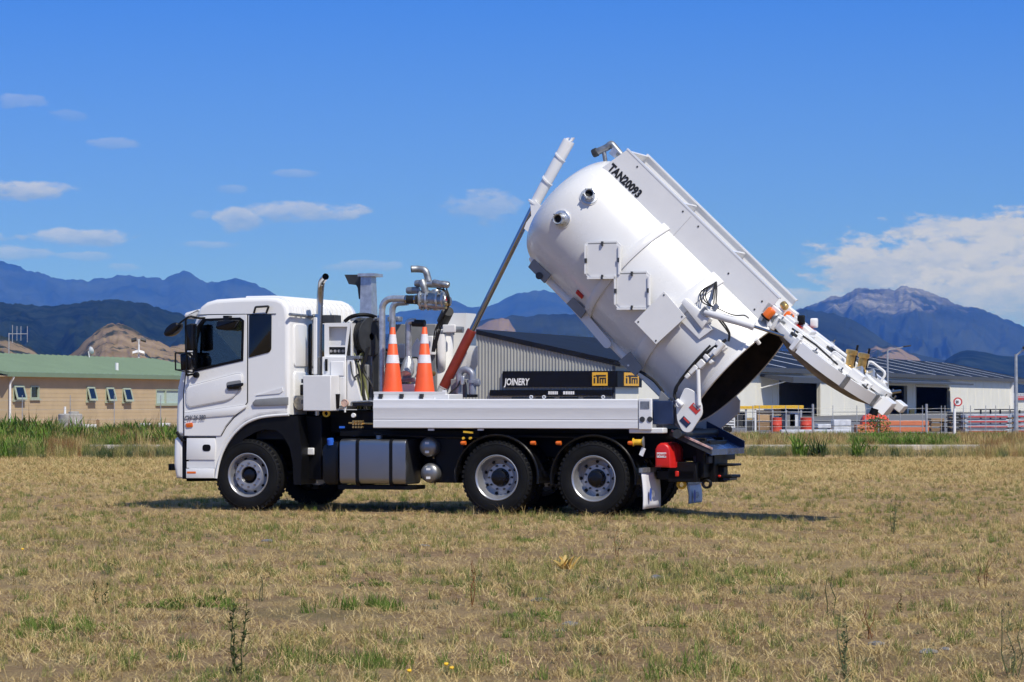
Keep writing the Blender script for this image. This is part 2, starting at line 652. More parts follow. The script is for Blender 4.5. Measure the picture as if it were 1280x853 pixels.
# ================================================================== ground
def ground_material():
    m, nt, N, L, b = nodes_of('dry_field_soil')
    b.inputs['Roughness'].default_value = 0.95
    b.inputs['Specular IOR Level'].default_value = 0.15
    t = N.new('ShaderNodeTexCoord')

    def nz(sc, det=6, rough=0.6):
        n = N.new('ShaderNodeTexNoise')
        n.inputs['Scale'].default_value, n.inputs['Detail'].default_value, n.inputs['Roughness'].default_value = sc, det, rough
        L.new(t.outputs['Object'], n.inputs['Vector'])
        return n.outputs[0]

    def ramp(v, p0, c0, p1, c1):
        r = N.new('ShaderNodeValToRGB')
        r.color_ramp.elements[0].position, r.color_ramp.elements[1].position = p0, p1
        r.color_ramp.elements[0].color, r.color_ramp.elements[1].color = (*c0, 1), (*c1, 1)
        L.new(v, r.inputs[0])
        return r.outputs[0]

    def mix(f, a, c):
        x = N.new('ShaderNodeMix')
        x.data_type = 'RGBA'
        L.new(f, x.inputs[0])
        L.new(a, x.inputs[6])
        L.new(c, x.inputs[7])
        return x.outputs[2]
    straw = ramp(nz(24, 8, 0.75), 0.32, (0.29, 0.19, 0.088), 0.66, (0.62, 0.455, 0.22))
    soil = ramp(nz(9, 8, 0.7), 0.3, (0.21, 0.13, 0.066), 0.7, (0.56, 0.37, 0.20))
    base = mix(ramp(nz(0.55, 6, 0.65), 0.40, (0, 0, 0), 0.56, (1, 1, 1)), straw, soil)
    green = ramp(nz(16, 6, 0.7), 0.3, (0.10, 0.105, 0.04), 0.7, (0.24, 0.215, 0.09))
    base = mix(ramp(nz(0.33, 5, 0.6), 0.56, (0, 0, 0), 0.70, (0.55, 0.55, 0.55)), base, green)
    peb = ramp(nz(70, 3, 0.5), 0.66, (0, 0, 0), 0.72, (0.7, 0.7, 0.7))
    pc = ramp(nz(33, 2, 0.5), 0.3, (0.20, 0.19, 0.185), 0.7, (0.36, 0.34, 0.31))
    base = mix(peb, base, pc)
    L.new(base, b.inputs['Base Color'])
    bp = N.new('ShaderNodeBump')
    bp.inputs['Strength'].default_value, bp.inputs['Distance'].default_value = 1.0, 0.06
    L.new(nz(38, 8, 0.75), bp.inputs['Height'])
    L.new(bp.outputs[0], b.inputs['Normal'])
    return m


def gz(x, y):
    """gentle unevenness of the field"""
    if y > 110 or abs(x) > 60:
        return 0.0
    f = min(1.0, max(0.0, (110 - y) / 20))
    dip = 0.0
    if x > 1.8:
        q = min(1.0, (x - 1.8) / 1.6)
        dip = -0.10 * q * q * (3 - 2 * q) * max(0.0, 1 - abs(y - 37.5) / 14)
    return dip + f * (0.022 * noise.noise(Vector((x * 0.35, y * 0.35, 3.0))) + 0.012 * noise.noise(Vector((x * 1.3, y * 1.3, 9.0))))


xs = sorted(set([-42000, -20000, -8000, -3000, -1000, -400, -160, -90, -60] + [round(-40 + 0.5 * i, 2) for i in range(161)] + [60, 90, 160, 400, 1000, 3000, 8000, 20000, 42000]))
ys = sorted(set([-200, -60, -20, 0, 5] + [round(10 + 0.4 * i, 2) for i in range(180)] + [85, 90, 95, 100, 110, 130, 160, 220, 320, 500, 900, 2000, 5000, 12000, 25000, 42000]))
gv = [(x, y, gz(x, y)) for y in ys for x in xs]
nx = len(xs)
gf = [(j * nx + i, j * nx + i + 1, (j + 1) * nx + i + 1, (j + 1) * nx + i) for j in range(len(ys) - 1) for i in range(nx - 1)]
g = MB().add(gv, gf).build('ground', ground_material(), angle=80)
tag(g, kind='structure')

asph = mat('yard_asphalt', (0.16, 0.155, 0.15), 0.85, var=0.12, scale=0.6, bump=0.1)
yard = MB().add([(9, 121, .03), (75, 121, .03), (140, 400, .03), (30, 400, .03), (4, 190, .03)], [(0, 1, 2, 3, 4)]).build('yard_pavement', asph)
tag(yard, kind='structure')
road = MB().add([(-60, 100, .028), (60, 100, .028), (60, 112, .028), (-60, 112, .028)], [(0, 1, 2, 3)]).build('road', asph)
tag(road, kind='structure')
kerbm = mat('kerb_concrete', (0.50, 0.46, 0.39), 0.85, var=0.15, scale=3, bump=0.2, bscale=20)
kb = MB()
for i in range(40):
    kb.box(-50 + i * 2.5, -50 + i * 2.5 + 2.485, 85.6, 85.95, 0.0, 0.17)
kb = kb.build('kerb', kerbm, bevel=0.02)
tag(kb, kind='structure')


# ================================================================== hills and mountains
def hill_mat(name, low, high, scale, patch=None, pscale=1.0, pth=0.55, zrock=None, rock=(0.17, 0.162, 0.15)):
    m, nt, N, L, b = nodes_of(name)
    b.inputs['Roughness'].default_value = 1.0
    b.inputs['Specular IOR Level'].default_value = 0.0
    t = N.new('ShaderNodeTexCoord')

    def nz(sc, det=8, rough=0.62):
        n = N.new('ShaderNodeTexNoise')
        n.inputs['Scale'].default_value, n.inputs['Detail'].default_value, n.inputs['Roughness'].default_value = sc, det, rough
        L.new(t.outputs['Object'], n.inputs['Vector'])
        return n.outputs[0]
    r = N.new('ShaderNodeValToRGB')
    r.color_ramp.elements[0].position, r.color_ramp.elements[1].position = 0.36, 0.64
    r.color_ramp.elements[0].color, r.color_ramp.elements[1].color = (*low, 1), (*high, 1)
    L.new(nz(scale), r.inputs[0])
    col = r.outputs[0]

    def over(col, fac, c):
        x = N.new('ShaderNodeMix')
        x.data_type = 'RGBA'
        L.new(fac, x.inputs[0])
        L.new(col, x.inputs[6])
        x.inputs[7].default_value = (*c, 1)
        return x.outputs[2]
    if patch:
        r2 = N.new('ShaderNodeValToRGB')
        r2.color_ramp.elements[0].position, r2.color_ramp.elements[1].position = pth, pth + 0.05
        L.new(nz(pscale, 6), r2.inputs[0])
        col = over(col, r2.outputs[0], patch)
    if zrock:
        sp = N.new('ShaderNodeSeparateXYZ')
        L.new(t.outputs['Object'], sp.inputs[0])
        a = N.new('ShaderNodeMath')
        a.operation = 'MULTIPLY_ADD'
        L.new(nz(0.0022), a.inputs[0])
        a.inputs[1].default_value = zrock * 1.2
        L.new(sp.outputs[2], a.inputs[2])
        mr = N.new('ShaderNodeMapRange')
        mr.inputs['From Min'].default_value, mr.inputs['From Max'].default_value = zrock * 1.36, zrock * 1.62
        L.new(a.outputs[0], mr.inputs[0])
        rr2 = N.new('ShaderNodeValToRGB')
        rr2.color_ramp.elements[0].position, rr2.color_ramp.elements[1].position = 0.40, 0.66
        rr2.color_ramp.elements[0].color = (rock[0] * .62, rock[1] * .66, rock[2] * .7, 1)
        rr2.color_ramp.elements[1].color = (rock[0] * 2.1, rock[1] * 2.15, rock[2] * 2.2, 1)
        L.new(nz(0.0045, 10, 0.72), rr2.inputs[0])
        x3 = N.new('ShaderNodeMix')
        x3.data_type = 'RGBA'
        L.new(mr.outputs[0], x3.inputs[0])
        L.new(col, x3.inputs[6])
        L.new(rr2.outputs[0], x3.inputs[7])
        col = x3.outputs[2]
    L.new(col, b.inputs['Base Color'])
    return m


def ridge(name, pts, D, depth, m, seed, rough=0.024, spur=0.6, foot=0.0, nu=260, nv=34, fq=1.0):
    """a range whose crest stands at distance D: real height field with spurs and gullies"""
    x0, x1 = pts[0][0], pts[-1][0]
    px = np.linspace(x0, x1, nu)
    base = np.interp(px, [p[0] for p in pts], [p[1] for p in pts])
    k = np.array([1, 2, 3, 2, 1]) / 9.0                                       # take the corners off the traced outline
    base = np.convolve(np.pad(base, 2, mode='edge'), k, 'valid')
    vs, fs = [], []
    rows = list(np.linspace(0, 1, nv)) + [1.06, 1.2, 1.5]
    for r_, v in enumerate(rows):
        for i in range(nu):
            tp_ = min(1.0, i / (nu * .07), (nu - 1 - i) / (nu * .07))
            hc = ((HORIZON - base[i]) / FPX * D + CAMH) * tp_ * (2 - tp_)
            u = (px[i] - CX) / FPX * D
            d = D - depth * (1 - v)
            q = Vector((u / D * 14 * fq + seed, v * 1.6 * fq, seed * 0.37))
            wv = noise.noise(q * 1.3) * 0.7
            rg = 1 - abs(noise.noise(Vector((q.x * 1.6 + wv, q.y * 0.55 + wv, q.z)))) * 2
            fine = noise.fractal(q * 9, 0.75, 2.1, 6)
            rg = .65 * rg + .35 * (1 - abs(noise.noise(Vector((q.x * 4.5 + wv * 2, q.y * 1.2 + wv, q.z + 4)))) * 2)
            if v <= 1:
                sh = v ** 1.05 * (1 - spur * (1 - v) * (1 - rg) * 1.6) + 0.09 * fine * v * (1 - v)
            else:
                sh = 1 - (v - 1) * 1.6
            z = foot + (hc - foot) * sh + fine * rough * hc * v * (1 if v <= 1 else 0)
            vs.append((u * d / D, d, max(z, -0.5 if v > 0 else -0.6)))
    nr = len(rows)
    for j in range(nr - 1):
        for i in range(nu - 1):
            a = j * nu + i
            fs.append((a, a + 1, a + nu + 1, a + nu))
    o = MB().add(vs, fs).build(name, m, angle=180)
    return tag(o, kind='structure')


forest = hill_mat('forest_slopes', (0.006, 0.012, 0.008), (0.034, 0.046, 0.024), 0.0022)
forest2 = hill_mat('near_forest_slopes', (0.004, 0.011, 0.007), (0.022, 0.036, 0.018), 0.012, patch=(0.07, 0.07, 0.04), pscale=0.0022, pth=0.72)
rockmt = hill_mat('bare_topped_mountain', (0.007, 0.013, 0.009), (0.036, 0.047, 0.025), 0.0016, zrock=640)
drygrass_hill = hill_mat('dry_pasture_hill', (0.17, 0.12, 0.068), (0.29, 0.215, 0.13), 0.02, patch=(0.04, 0.046, 0.03), pscale=0.022, pth=0.53)
scrubhill = hill_mat('scrubby_hill', (0.16, 0.12, 0.07), (0.28, 0.21, 0.13), 0.02, patch=(0.028, 0.036, 0.02), pscale=0.014, pth=0.44)
dryhill_far = hill_mat('dry_far_hill', (0.17, 0.125, 0.08), (0.28, 0.205, 0.13), 0.006, patch=(0.025, 0.035, 0.02), pscale=0.006, pth=0.485)

ridge('mountain_range', [(-1900, 420), (-1500, 385), (-1100, 350), (-800, 335), (-520, 352), (-260, 340), (-120, 318), (-40, 312), (0, 327), (18, 331), (40, 339), (75, 350), (100, 351), (120, 349), (150, 345), (180, 347),
      (205, 350), (218, 343), (230, 337), (242, 346), (258, 354), (275, 351), (300, 348), (322, 356), (345, 368), (380, 380), (420, 392), (470, 396),
      (500, 390), (540, 380), (562, 374), (585, 383), (606, 385), (630, 374), (650, 366), (668, 364), (690, 365), (712, 370), (740, 384), (770, 396), (820, 402),
      (880, 398), (950, 400), (1100, 404), (1250, 410), (1350, 425)], 21000, 7000, forest, 3.1, nu=1100, nv=40, fq=1.8)
ridge('mountain', [(930, 404), (960, 396), (985, 391), (1010, 383), (1025, 377), (1037, 370), (1046, 370), (1052, 371), (1062, 364), (1075, 360), (1092, 361), (1108, 360), (1118, 362), (1132, 359),
      (1145, 360), (1165, 367), (1190, 377), (1205, 383), (1222, 386), (1240, 392), (1258, 400), (1280, 409), (1310, 416), (1360, 424), (1420, 430), (1520, 445)], 16000, 5500, rockmt, 8.4, spur=0.6, nu=420, nv=46, fq=2.4)
ridge('mountain_range', [(1200, 424), (1255, 405), (1262, 402), (1280, 397), (1320, 392), (1380, 380), (1460, 390), (1560, 380), (1800, 360), (2100, 375), (2500, 360), (2900, 420)], 26000, 6000, forest, 5.2, nu=340)
ridge('foothill', [(900, 420), (950, 405), (985, 392), (1005, 387), (1025, 387), (1045, 392), (1068, 402), (1090, 416), (1115, 431), (1140, 442), (1180, 450), (1230, 452)], 9000, 3000, forest, 14.2, nu=240, spur=0.4)
ridge('foothill', [(1040, 454), (1072, 444), (1086, 436), (1096, 430), (1104, 433), (1112, 430), (1122, 433), (1132, 440), (1146, 447), (1160, 455)], 7600, 900, dryhill_far, 21.0, nu=100)
ridge('foothill', [(1140, 452), (1165, 443), (1185, 437), (1205, 436), (1230, 441), (1262, 447), (1285, 444), (1310, 438), (1400, 440), (1600, 430), (1900, 445), (2200, 460)], 6900, 1500, forest2, 25.0, nu=140)
ridge('foothill', [(430, 424), (500, 416), (560, 410), (600, 403), (622, 397), (640, 394), (660, 395), (690, 393), (720, 392), (745, 396), (780, 402), (840, 410), (930, 424)], 8200, 2500, forest, 17.7, nu=240, spur=0.3)
ridge('foothill', [(560, 424), (585, 416), (597, 409), (612, 402), (626, 398), (636, 400), (640, 408), (650, 420)], 7400, 700, dryhill_far, 31.0, nu=100)
ridge('forested_hill', [(-1200, 440), (-900, 400), (-640, 385), (-440, 395), (-240, 380), (-120, 372), (-40, 376), (0, 378), (30, 381), (62, 383), (90, 379), (112, 377), (135, 375), (158, 374), (182, 379), (205, 386), (230, 394), (262, 405),
      (300, 414), (350, 424), (420, 436), (470, 444)], 5200, 2200, forest2, 41.3, nu=560, spur=0.55, fq=2.6)
ridge('pasture_hill', [(60, 462), (82, 448), (95, 438), (108, 424), (118, 416), (130, 408), (142, 404), (152, 405), (165, 411), (180, 420), (198, 428), (215, 434), (240, 440), (280, 448), (330, 458)], 2600, 700, drygrass_hill, 51.0, nu=220, spur=0.3, fq=3)
ridge('pasture_hill', [(-520, 450), (-360, 428), (-200, 420), (-90, 412), (-30, 415), (0, 420), (12, 423), (22, 427), (35, 433), (48, 440), (60, 447), (80, 458)], 2300, 700, scrubhill, 61.0, nu=180, spur=0.4, fq=3)
ridge('pasture_hill', [(150, 462), (195, 444), (214, 434), (225, 431), (240, 429), (262, 432), (300, 442), (340, 456)], 3200, 600, drygrass_hill, 71.0, nu=120, spur=0.3, fq=3)

# ================================================================== joinery warehouse
WF = Frame((7.2, 197.0), R(71.35))
wh = empty('warehouse', (7.2, 197.0, 0), R(71.35))
tag(wh, 'long cream warehouse with grey corrugated gable, black roof and dark roller doorways', 'warehouse')
cream = mat('cream_wall_panel', (0.82, 0.79, 0.68), 0.6, var=0.03, scale=0.5)
corr = mat('grey_corrugated_cladding', (0.40, 0.405, 0.375), 0.5, 0.05, var=0.05, scale=0.6)
roofm = mat('black_roof_sheet', (0.010, 0.011, 0.015), 0.6, 0.0, var=0.15, scale=0.6, spec=0.15)
fascia = mat('dark_grey_fascia', (0.06, 0.063, 0.07), 0.5, var=0.1, scale=1)
skyl = mat('translucent_roof_sheet', (0.52, 0.53, 0.56), 0.35, var=0.08, scale=1)
signblk = mat('black_sign_panel', (0.004, 0.004, 0.0045), 0.5, var=0.05, spec=0.2)
signyel = mat('yellow_sign_panel', (0.80, 0.42, 0.03), 0.45, var=0.04)
EAVE, RIDGE, SPAN, LEN = 4.2, 6.46, 21.2, 200.0
doors = []
for (a, b, t) in ((973, 1025, 475.5), (1100, 1133.5, 482.0), (1144.5, 1187, 484.2)):
    xa, zt = WF.onY(a, t)
    xb, _ = WF.onY(b, t)
    doors.append((xa, xb, WF.onY((a + b) / 2, t)[1]))
holes = [[(a, 0.02), (b, 0.02), (b, z), (a, z)] for a, b, z in doors]
MB().prism([(0, -0.1), (LEN, -0.1), (LEN, EAVE - 0.02), (0, EAVE - 0.02)], 0.0, 0.25, holes=holes).build('side_wall', cream, wh)
for i in range(1, 32):
    MB().box(i * 6.0 - .03, i * 6.0 + .03, -0.025, -0.002, 0.0, EAVE - .1).build('panel_joint', cream, wh) if not any(a - .1 < i * 6 < b + .1 for a, b, z in doors) else None
gb = MB()                                                   # ribbed gable sheet
nr = int(SPAN / 0.24)
prof = []
for i in range(nr):
    y = i * 0.24
    prof += [(y, 0.0), (y + 0.12, 0.0), (y + 0.15, -0.07), (y + 0.21, -0.07)]
prof.append((SPAN, 0.0))
gvs, gfs = [], []
for (y, x) in prof:
    zt = EAVE + (RIDGE - EAVE) * (1 - abs(y - SPAN / 2) / (SPAN / 2)) - 0.03
    gvs += [(x - 0.01, y, -0.1), (x - 0.01, y, zt)]
for i in range(len(prof) - 1):
    gfs.append((2 * i, 2 * i + 1, 2 * i + 3, 2 * i + 2))
gb.add(gvs, gfs).build('gable_wall', corr, wh, angle=20)
MB().prism([(0.3, -.1), (SPAN, -.1), (SPAN, EAVE - .05), (SPAN / 2, RIDGE - .1), (0.3, EAVE - .05)], LEN - .3, LEN, to3=lambda a, y, b: (y, a, b)).build('end_wall', cream, wh)
MB().box(0, LEN, SPAN - .25, SPAN, -.1, EAVE - .05).build('rear_wall', cream, wh)
for sgn, nm in ((0, 'roof'), (1, 'roof')):
    y0 = -0.45 if sgn == 0 else SPAN + .45
    z0 = EAVE - .45 * (RIDGE - EAVE) / (SPAN / 2)
    rf = MB().prism([(y0, z0), (SPAN / 2, RIDGE), (SPAN / 2, RIDGE + .16), (y0, z0 + .16)], -0.2, LEN + .5, to3=lambda a, y, b: (y, a, b)).build(nm, roofm, wh)
    if sgn == 0:
        slope = Vector((0, SPAN / 2 + .45, RIDGE - z0))
        rn = Vector((0, -slope.z, slope.y)).normalized()
        for i in range(4, 16):
            x = 12.5 * i + 3
            c = Vector((x, y0, z0 + .16)) + slope * 0.5 + rn * 0.012
            MB().obox(c, (0.42, 0, 0), slope * 0.46, rn * 0.012).build('skylight', skyl, rf)
MB().box(-0.2, LEN + .5, -0.62, -0.46, EAVE - .32, EAVE + .1).build('gutter', fascia, wh)
rk = MB()
rk.prism([(-0.5, EAVE - .13), (SPAN / 2, RIDGE + .06), (SPAN / 2, RIDGE - .16), (-0.5, EAVE - .35)], -0.24, -0.2, to3=lambda a, y, b: (y, a, b))
rk.build('barge_board', roofm, wh)
MB().box(-.09, -.02, -.09, .12, 0, EAVE - .3).build('corner_flashing', fascia, wh)
for i, (a, b, z) in enumerate(doors):                       # frame round each doorway
    d = MB()
    d.box(a - .25, a, -.06, .3, 0, z + .2).box(b, b + .25, -.06, .3, 0, z + .2).box(a, b, -.06, .3, z, z + .2)
    d.build('door_frame', cream, wh)
for (a, b, zt, drop) in ((WF.onY(950, 470)[0], WF.onY(1004, 470)[0], 3.72, 1.0), (WF.onY(1078, 475)[0], WF.onY(1186, 478)[0], 3.62, .35)):
    c = MB().prism([(0, zt), (-2.9, zt - .25), (-2.9, zt - .25 - drop * .5), (-2.75, zt - .25 - drop * .5), (-.0, zt - .22)], a, b, to3=lambda p, y, q: (y, p, q))
    c.build('door_canopy', fascia, wh)
    MB().cyl((a + .3, -2.6, zt - .5), (a + .3, 0, zt - 1.2), .06, n=8).build('canopy_strut', white2, wh)
# signs on the gable and round the corner
yl, zt = WF.onX(630, 463.5)
yr, zb = WF.onX(760, 484.5)
zt = WF.onX(700, 464)[1]
zb = WF.onX(700, 484.2)[1]
xs_end = WF.onY(797, 475)[0]
sg = MB().box(-.32, -.12, -.32, yl, zb, zt).build('sign', signblk, wh)
MB().box(-.119, xs_end, -.32, -.12, zb, zt).build('sign', signblk, sg)
text_obj('lettering', 'JOINERY', 0.66, whiteink, sg, lambda u, v: Vector((-.326, yl - .15 - u, zb + .16 + v)), shear=0.15, bold=0.02, sx=0.72)


def itm(parent, origin, du, size, st=1.0):
    """yellow square with the black wordmark"""
    o, du = Vector(origin), Vector(du)
    nn = Vector((du.y, -du.x, 0))
    du = du * st
    up = Vector((0, 0, 1))
    k = size
    p = MB().obox(o + du * k * .6 + up * k * .5 + nn * .0, du * k * .6, nn * .012, up * k * .5).build('logo_panel', signyel, parent)
    mb = MB()

    def bar(u0, u1, v0, v1):
        mb.obox(o + du * (u0 + u1) / 2 * k + up * (v0 + v1) / 2 * k + nn * .02, du * (u1 - u0) / 2 * k, nn * .006, up * (v1 - v0) / 2 * k)
    bar(.12, .24, .18, .58), bar(.12, .24, .65, .76)
    bar(.28, 1.08, .68, .80)
    bar(.38, .52, .18, .68)
    bar(.58, 1.08, .50, .60)
    bar(.58, .68, .18, .50), bar(.78, .88, .18, .50), bar(.98, 1.08, .18, .50)
    mb.build('wordmark', inked, p)


zq = zb + .1
ya = WF.onX(742, 474)[0]
itm(sg, (-.336, ya, zq), (0, -1, 0), (zt - zb) - .2)
xa = WF.onY(774.5, 474)[0]
itm(sg, (xa, -.336, zq), (1, 0, 0), (zt - zb) - .2, 3.3)
zt2, zb2 = WF.onX(700, 487.6)[1], WF.onX(700, 495)[1]
yl2 = WF.onX(614, 490)[0]
s2_ = MB().box(-.3, -.12, .05, yl2, zb2, zt2).build('sign', signblk, wh)
ya, yb = WF.onX(687, 490)[0], WF.onX(719, 490)[0]
mb = MB()
rn_ = random.Random(4)
y = ya
while y > yb:                                              # one line of small white capitals, too far off to read
    w = rn_.uniform(.10, .17)
    if abs(y - (ya + yb) / 2 - .15) > .14:
        mb.box(-.309, -.301, y - w, y, zb2 + .1, zt2 - .1)
    y -= w + .035
mb.build('lettering', whiteink, s2_)['kind'] = 'stuff'
for i in range(4):
    ya = WF.onX(640 + i * 30, 500)[0]
    w_ = MB().box(-.12, -.08, ya - 1.4, ya, .6, WF.onX(650, 497)[1]).build('window', darkglass, wh)
MB().box(-.1, -.02, WF.onX(1139, 520)[0] - 1, 0, 0, .1).build('plinth', fascia, wh)
xx, zz = WF.onY(1139, 517)
tag(MB().box(xx - 1.4, xx + 1.4, -.12, -.07, zz - .45, zz + .45).build('safety_notice', signyel, wh), 'yellow safety notice')
# office end with window and red and white board
xo, zo = WF.onY(1263.5, 486)
MB().box(xo - .5, xo + .4, -.35, -.01, 0, EAVE - .35).build('downpipe', white2, wh)
MB().box(xo + 2, xo + 14, -.2, -.01, 2.45, 3.55).build('window', darkglass, wh)
bd = MB().box(xo + 1.5, xo + 16, -.22, -.06, 1.45, 2.38).build('notice_board', whiteink, wh)
MB().box(xo + 1.6, xo + 15.9, -.24, -.222, 1.47, 1.80).build('red_band', redink, bd)
MB().box(xo + 1.6, xo + 15.9, -.24, -.222, 1.88, 1.98).build('red_band', redink, bd)
mb = MB()
for i in range(9):
    mb.box(xo + 2.3 + i * 1.45, xo + 3.2 + i * 1.45, -.24, -.222, 2.06, 2.28)
mb.build('lettering', greyink, bd)['kind'] = 'stuff'

# ================================================================== low brown office building
LF = Frame((-23.4, 130.0), R(74.3))
lb = empty('office_building', (-23.4, 130.0, 0), R(74.3))
tag(lb, 'low beige building with pale green metal roof and small awning windows', 'building')
beige = mat('beige_weatherboard', (0.52, 0.395, 0.235), 0.75, var=0.06, scale=0.8)
groof = mat('pale_green_roof', (0.185, 0.26, 0.165), 0.55, var=0.05, scale=0.7)
gtrim = mat('pale_green_trim', (0.38, 0.44, 0.33), 0.5, var=0.05)
blind = mat('pale_blind', (0.45, 0.56, 0.52), 0.5, var=0.05)
LE, LL, LD = 2.72, 30.0, 11.0
wins = [(16, 30, 482.3, 500.2, 1), (37.5, 48.2, 482.5, 498.5, 0), (107.5, 118, 484, 501.5, 1), (131.5, 142, 484.7, 502, 1), (152.5, 163.2, 485.5, 502.5, 1), (194.5, 232, 487, 505.5, 2)]
hol, wl_ = [], []
for (a, b, t, s_, k) in wins:
    xa, xb = LF.onY(a, 490)[0], LF.onY(b, 490)[0]
    zt, zs = LF.onY((a + b) / 2, t)[1], LF.onY((a + b) / 2, s_)[1]
    if k == 1:
        xb -= (xb - xa) * .12
    hol.append(rect(xa, xb, zs, zt))
    wl_.append((xa, xb, zs, zt, k))
# boards: lapped strips, split round the window openings
bz = -0.05
while bz < LE - .05:
    z1 = min(bz + 0.19, LE - .03)
    cuts = sorted([(a, b) for a, b, s_, t, k in wl_ if s_ < z1 and t > bz])
    x = 0.0
    segs = []
    for a, b in cuts:
        segs.append((x, a))
        x = b
    segs.append((x, LL))
    for a, b in segs:
        if b - a > .02:
            MB().prism([(-.002, bz), (-.013, bz), (-.007, z1), (-.002, z1)], a, b, to3=lambda p, y, q: (y, p, q)).build('weatherboard', beige, lb)
    bz += 0.19
MB().prism([(0, -.1), (LL, -.1), (LL, LE), (0, LE)], 0.0, 0.15, holes=hol).build('front_wall', beige, lb)
MB().box(0, .15, .15, LD, -.1, LE).build('end_wall', beige, lb)
MB().box(LL - .15, LL, .15, LD, -.1, LE).build('end_wall', beige, lb)
MB().box(0, LL, LD - .15, LD, -.1, LE).build('rear_wall', beige, lb)
RZ = 3.75
rf = MB().prism([(-.26, LE - .02), (LD / 2, RZ), (LD + .26, LE - .02), (LD + .26, LE + .10), (LD / 2, RZ + .14), (-.26, LE + .10)], -.55, LL + .55, to3=lambda a, y, b: (y, a, b)).build('roof', groof, lb)
MB().box(-.56, LL + .56, -.36, -.255, LE - .10, LE + .11).build('gutter', groof, lb)
MB().box(-.5, LL + .5, -.25, LD + .25, LE - .10, LE - .04).build('soffit', beige, lb)
seam = MB()
for i in range(44):
    x = -.3 + i * .7
    seam.add([(x, -.25, LE + .105), (x + .05, -.25, LE + .105), (x + .05, LD / 2, RZ + .145), (x, LD / 2, RZ + .145), (x + .025, -.25, LE + .14), (x + .025, LD / 2, RZ + .18)], [(0, 4, 5, 3), (4, 1, 2, 5), (0, 1, 4)])
seam.build('roof_rib', groof, rf)
for (xa, xb, zs, zt, k) in wl_:
    fr = MB()
    fr.box(xa, xa + .07, -.05, .06, zs, zt).box(xb - .07, xb, -.05, .06, zs, zt).box(xa + .07, xb - .07, -.05, .06, zs, zs + .06).box(xa + .07, xb - .07, -.05, .06, zt - .06, zt)
    if k == 2:
        xm = xa + (xb - xa) * .3
        fr.box(xm, xm + .12, -.05, .06, zs + .06, zt - .06)
    w = fr.build('window', gtrim, lb)
    MB().box(xa - .08, xb + .08, -.10, -.02, zs - .08, zs - .005).build('sill', gtrim, w)
    MB().box(xa + .05, xb - .05, .03, .05, zs + .05, zt - .05).build('pane', blind if k == 2 else darkglass, w)
    if k == 1:                                               # sash pushed open at the bottom
        ang = R(15)
        h = zt - zs
        c = Vector((0, -math.sin(ang), -math.cos(ang)))
        n_ = Vector((0, -math.cos(ang), math.sin(ang)))
        o_ = Vector(((xa + xb) / 2, -.06, zt))
        hw = (xb - xa) / 2
        sm = MB()
        sm.obox(o_ + c * .04, (hw, 0, 0), c * .04, n_ * .025).obox(o_ + c * (h - .04), (hw, 0, 0), c * .05, n_ * .025)
        for s_ in (-1, 1):
            sm.obox(o_ + c * h / 2 + Vector((s_ * (hw - .05), 0, 0)), (.06, 0, 0), c * (h / 2 - .09), n_ * .025)
        sash = sm.build('sash', gtrim, w)
        MB().obox(o_ + c * h / 2, (hw - .1, 0, 0), c * (h / 2 - .08), n_ * .008).build('sash_pane', darkglass, w)
xd = LF.onY(14.5, 500, -.2)[0]
MB().tube(bend([(xd, -.30, LE - .05), (xd, -.28, LE - .2), (xd, -.12, LE - .4), (xd, -.12, .05)], .1), .055, 10).build('downpipe', white2, lb)
p = LF.onY(146, 459, 1.0)
zr = LE + .12 + (1.0 + .26) / (LD / 2 + .26) * (RZ - LE)
MB().cyl((p[0], 1.0, zr - .1), (p[0], 1.0, zr + .38), .09, n=12).build('roof_vent', white2, lb)
p = LF.onY(112, 449, LD / 2 - .3)
dm = MB().lathe([(0, 0), (.1, .03), (.19, .09), (.22, .13), (.19, .10), (.1, .045), (0, .015)], (p[0], LD / 2 - .3, RZ + .42), (.9, -.6, .35), 16)
dm.cyl((p[0], LD / 2 - .3, RZ), (p[0] - .05, LD / 2 - .25, RZ + .42), .03, n=8)
dm.build('satellite_dish', white2, lb)
# ================================================================== haze
hm = bpy.data.materials.new('thin_summer_haze')
hm.use_nodes = True
hn = hm.node_tree.nodes
for n in list(hn):
    if n.type == 'BSDF_PRINCIPLED':
        hn.remove(n)
pv = hn.new('ShaderNodeVolumePrincipled')
pv.inputs['Color'].default_value = (0.08, 0.25, 1.0, 1)
pv.inputs['Absorption Color'].default_value = (1, 1, 1, 1)
pv.inputs['Density'].default_value = 4.6e-5
pv.inputs['Anisotropy'].default_value = -0.35
hm.node_tree.links.new(pv.outputs[0], hn['Material Output'].inputs['Volume'])
hz = MB().box(-41000, 41000, -180, 41000, -2.0, 1260.0).build('haze', hm)
tag(hz, kind='stuff')
# ================================================================== vacuum tanker truck
truck = empty('tanker_truck', (TO[0], TO[1], 0.0), -YAW)
tag(truck, 'white vacuum tanker truck with tank tipped up and rear door open', 'truck')


def pbox(name, x0, y0, x1, y1, lat0, lat1, m, parent=None, bevel=0.012):
    """box whose near face (plane lat0) covers the pixel rectangle"""
    a, zt = P(x0, y0, lat0)
    b, zb = P(x1, y1, lat0)
    return MB().box(a, b, lat0, lat1, zb, zt).build(name, m, parent or truck, bevel=bevel)


def pprism(name, pts, lat0, lat1, m, parent=None, r=0.0, rnd=0.0, holes=(), bevel=0.0):
    poly = PP(pts, lat0)
    if rnd:
        poly = roundpoly(poly, rnd)
    mb = MB()
    if r:
        mb.rprism(poly, lat0, lat1, r, 3, holes=holes)
    else:
        mb.prism(poly, lat0, lat1, holes=holes)
    return mb.build(name, m, parent or truck, bevel=bevel)


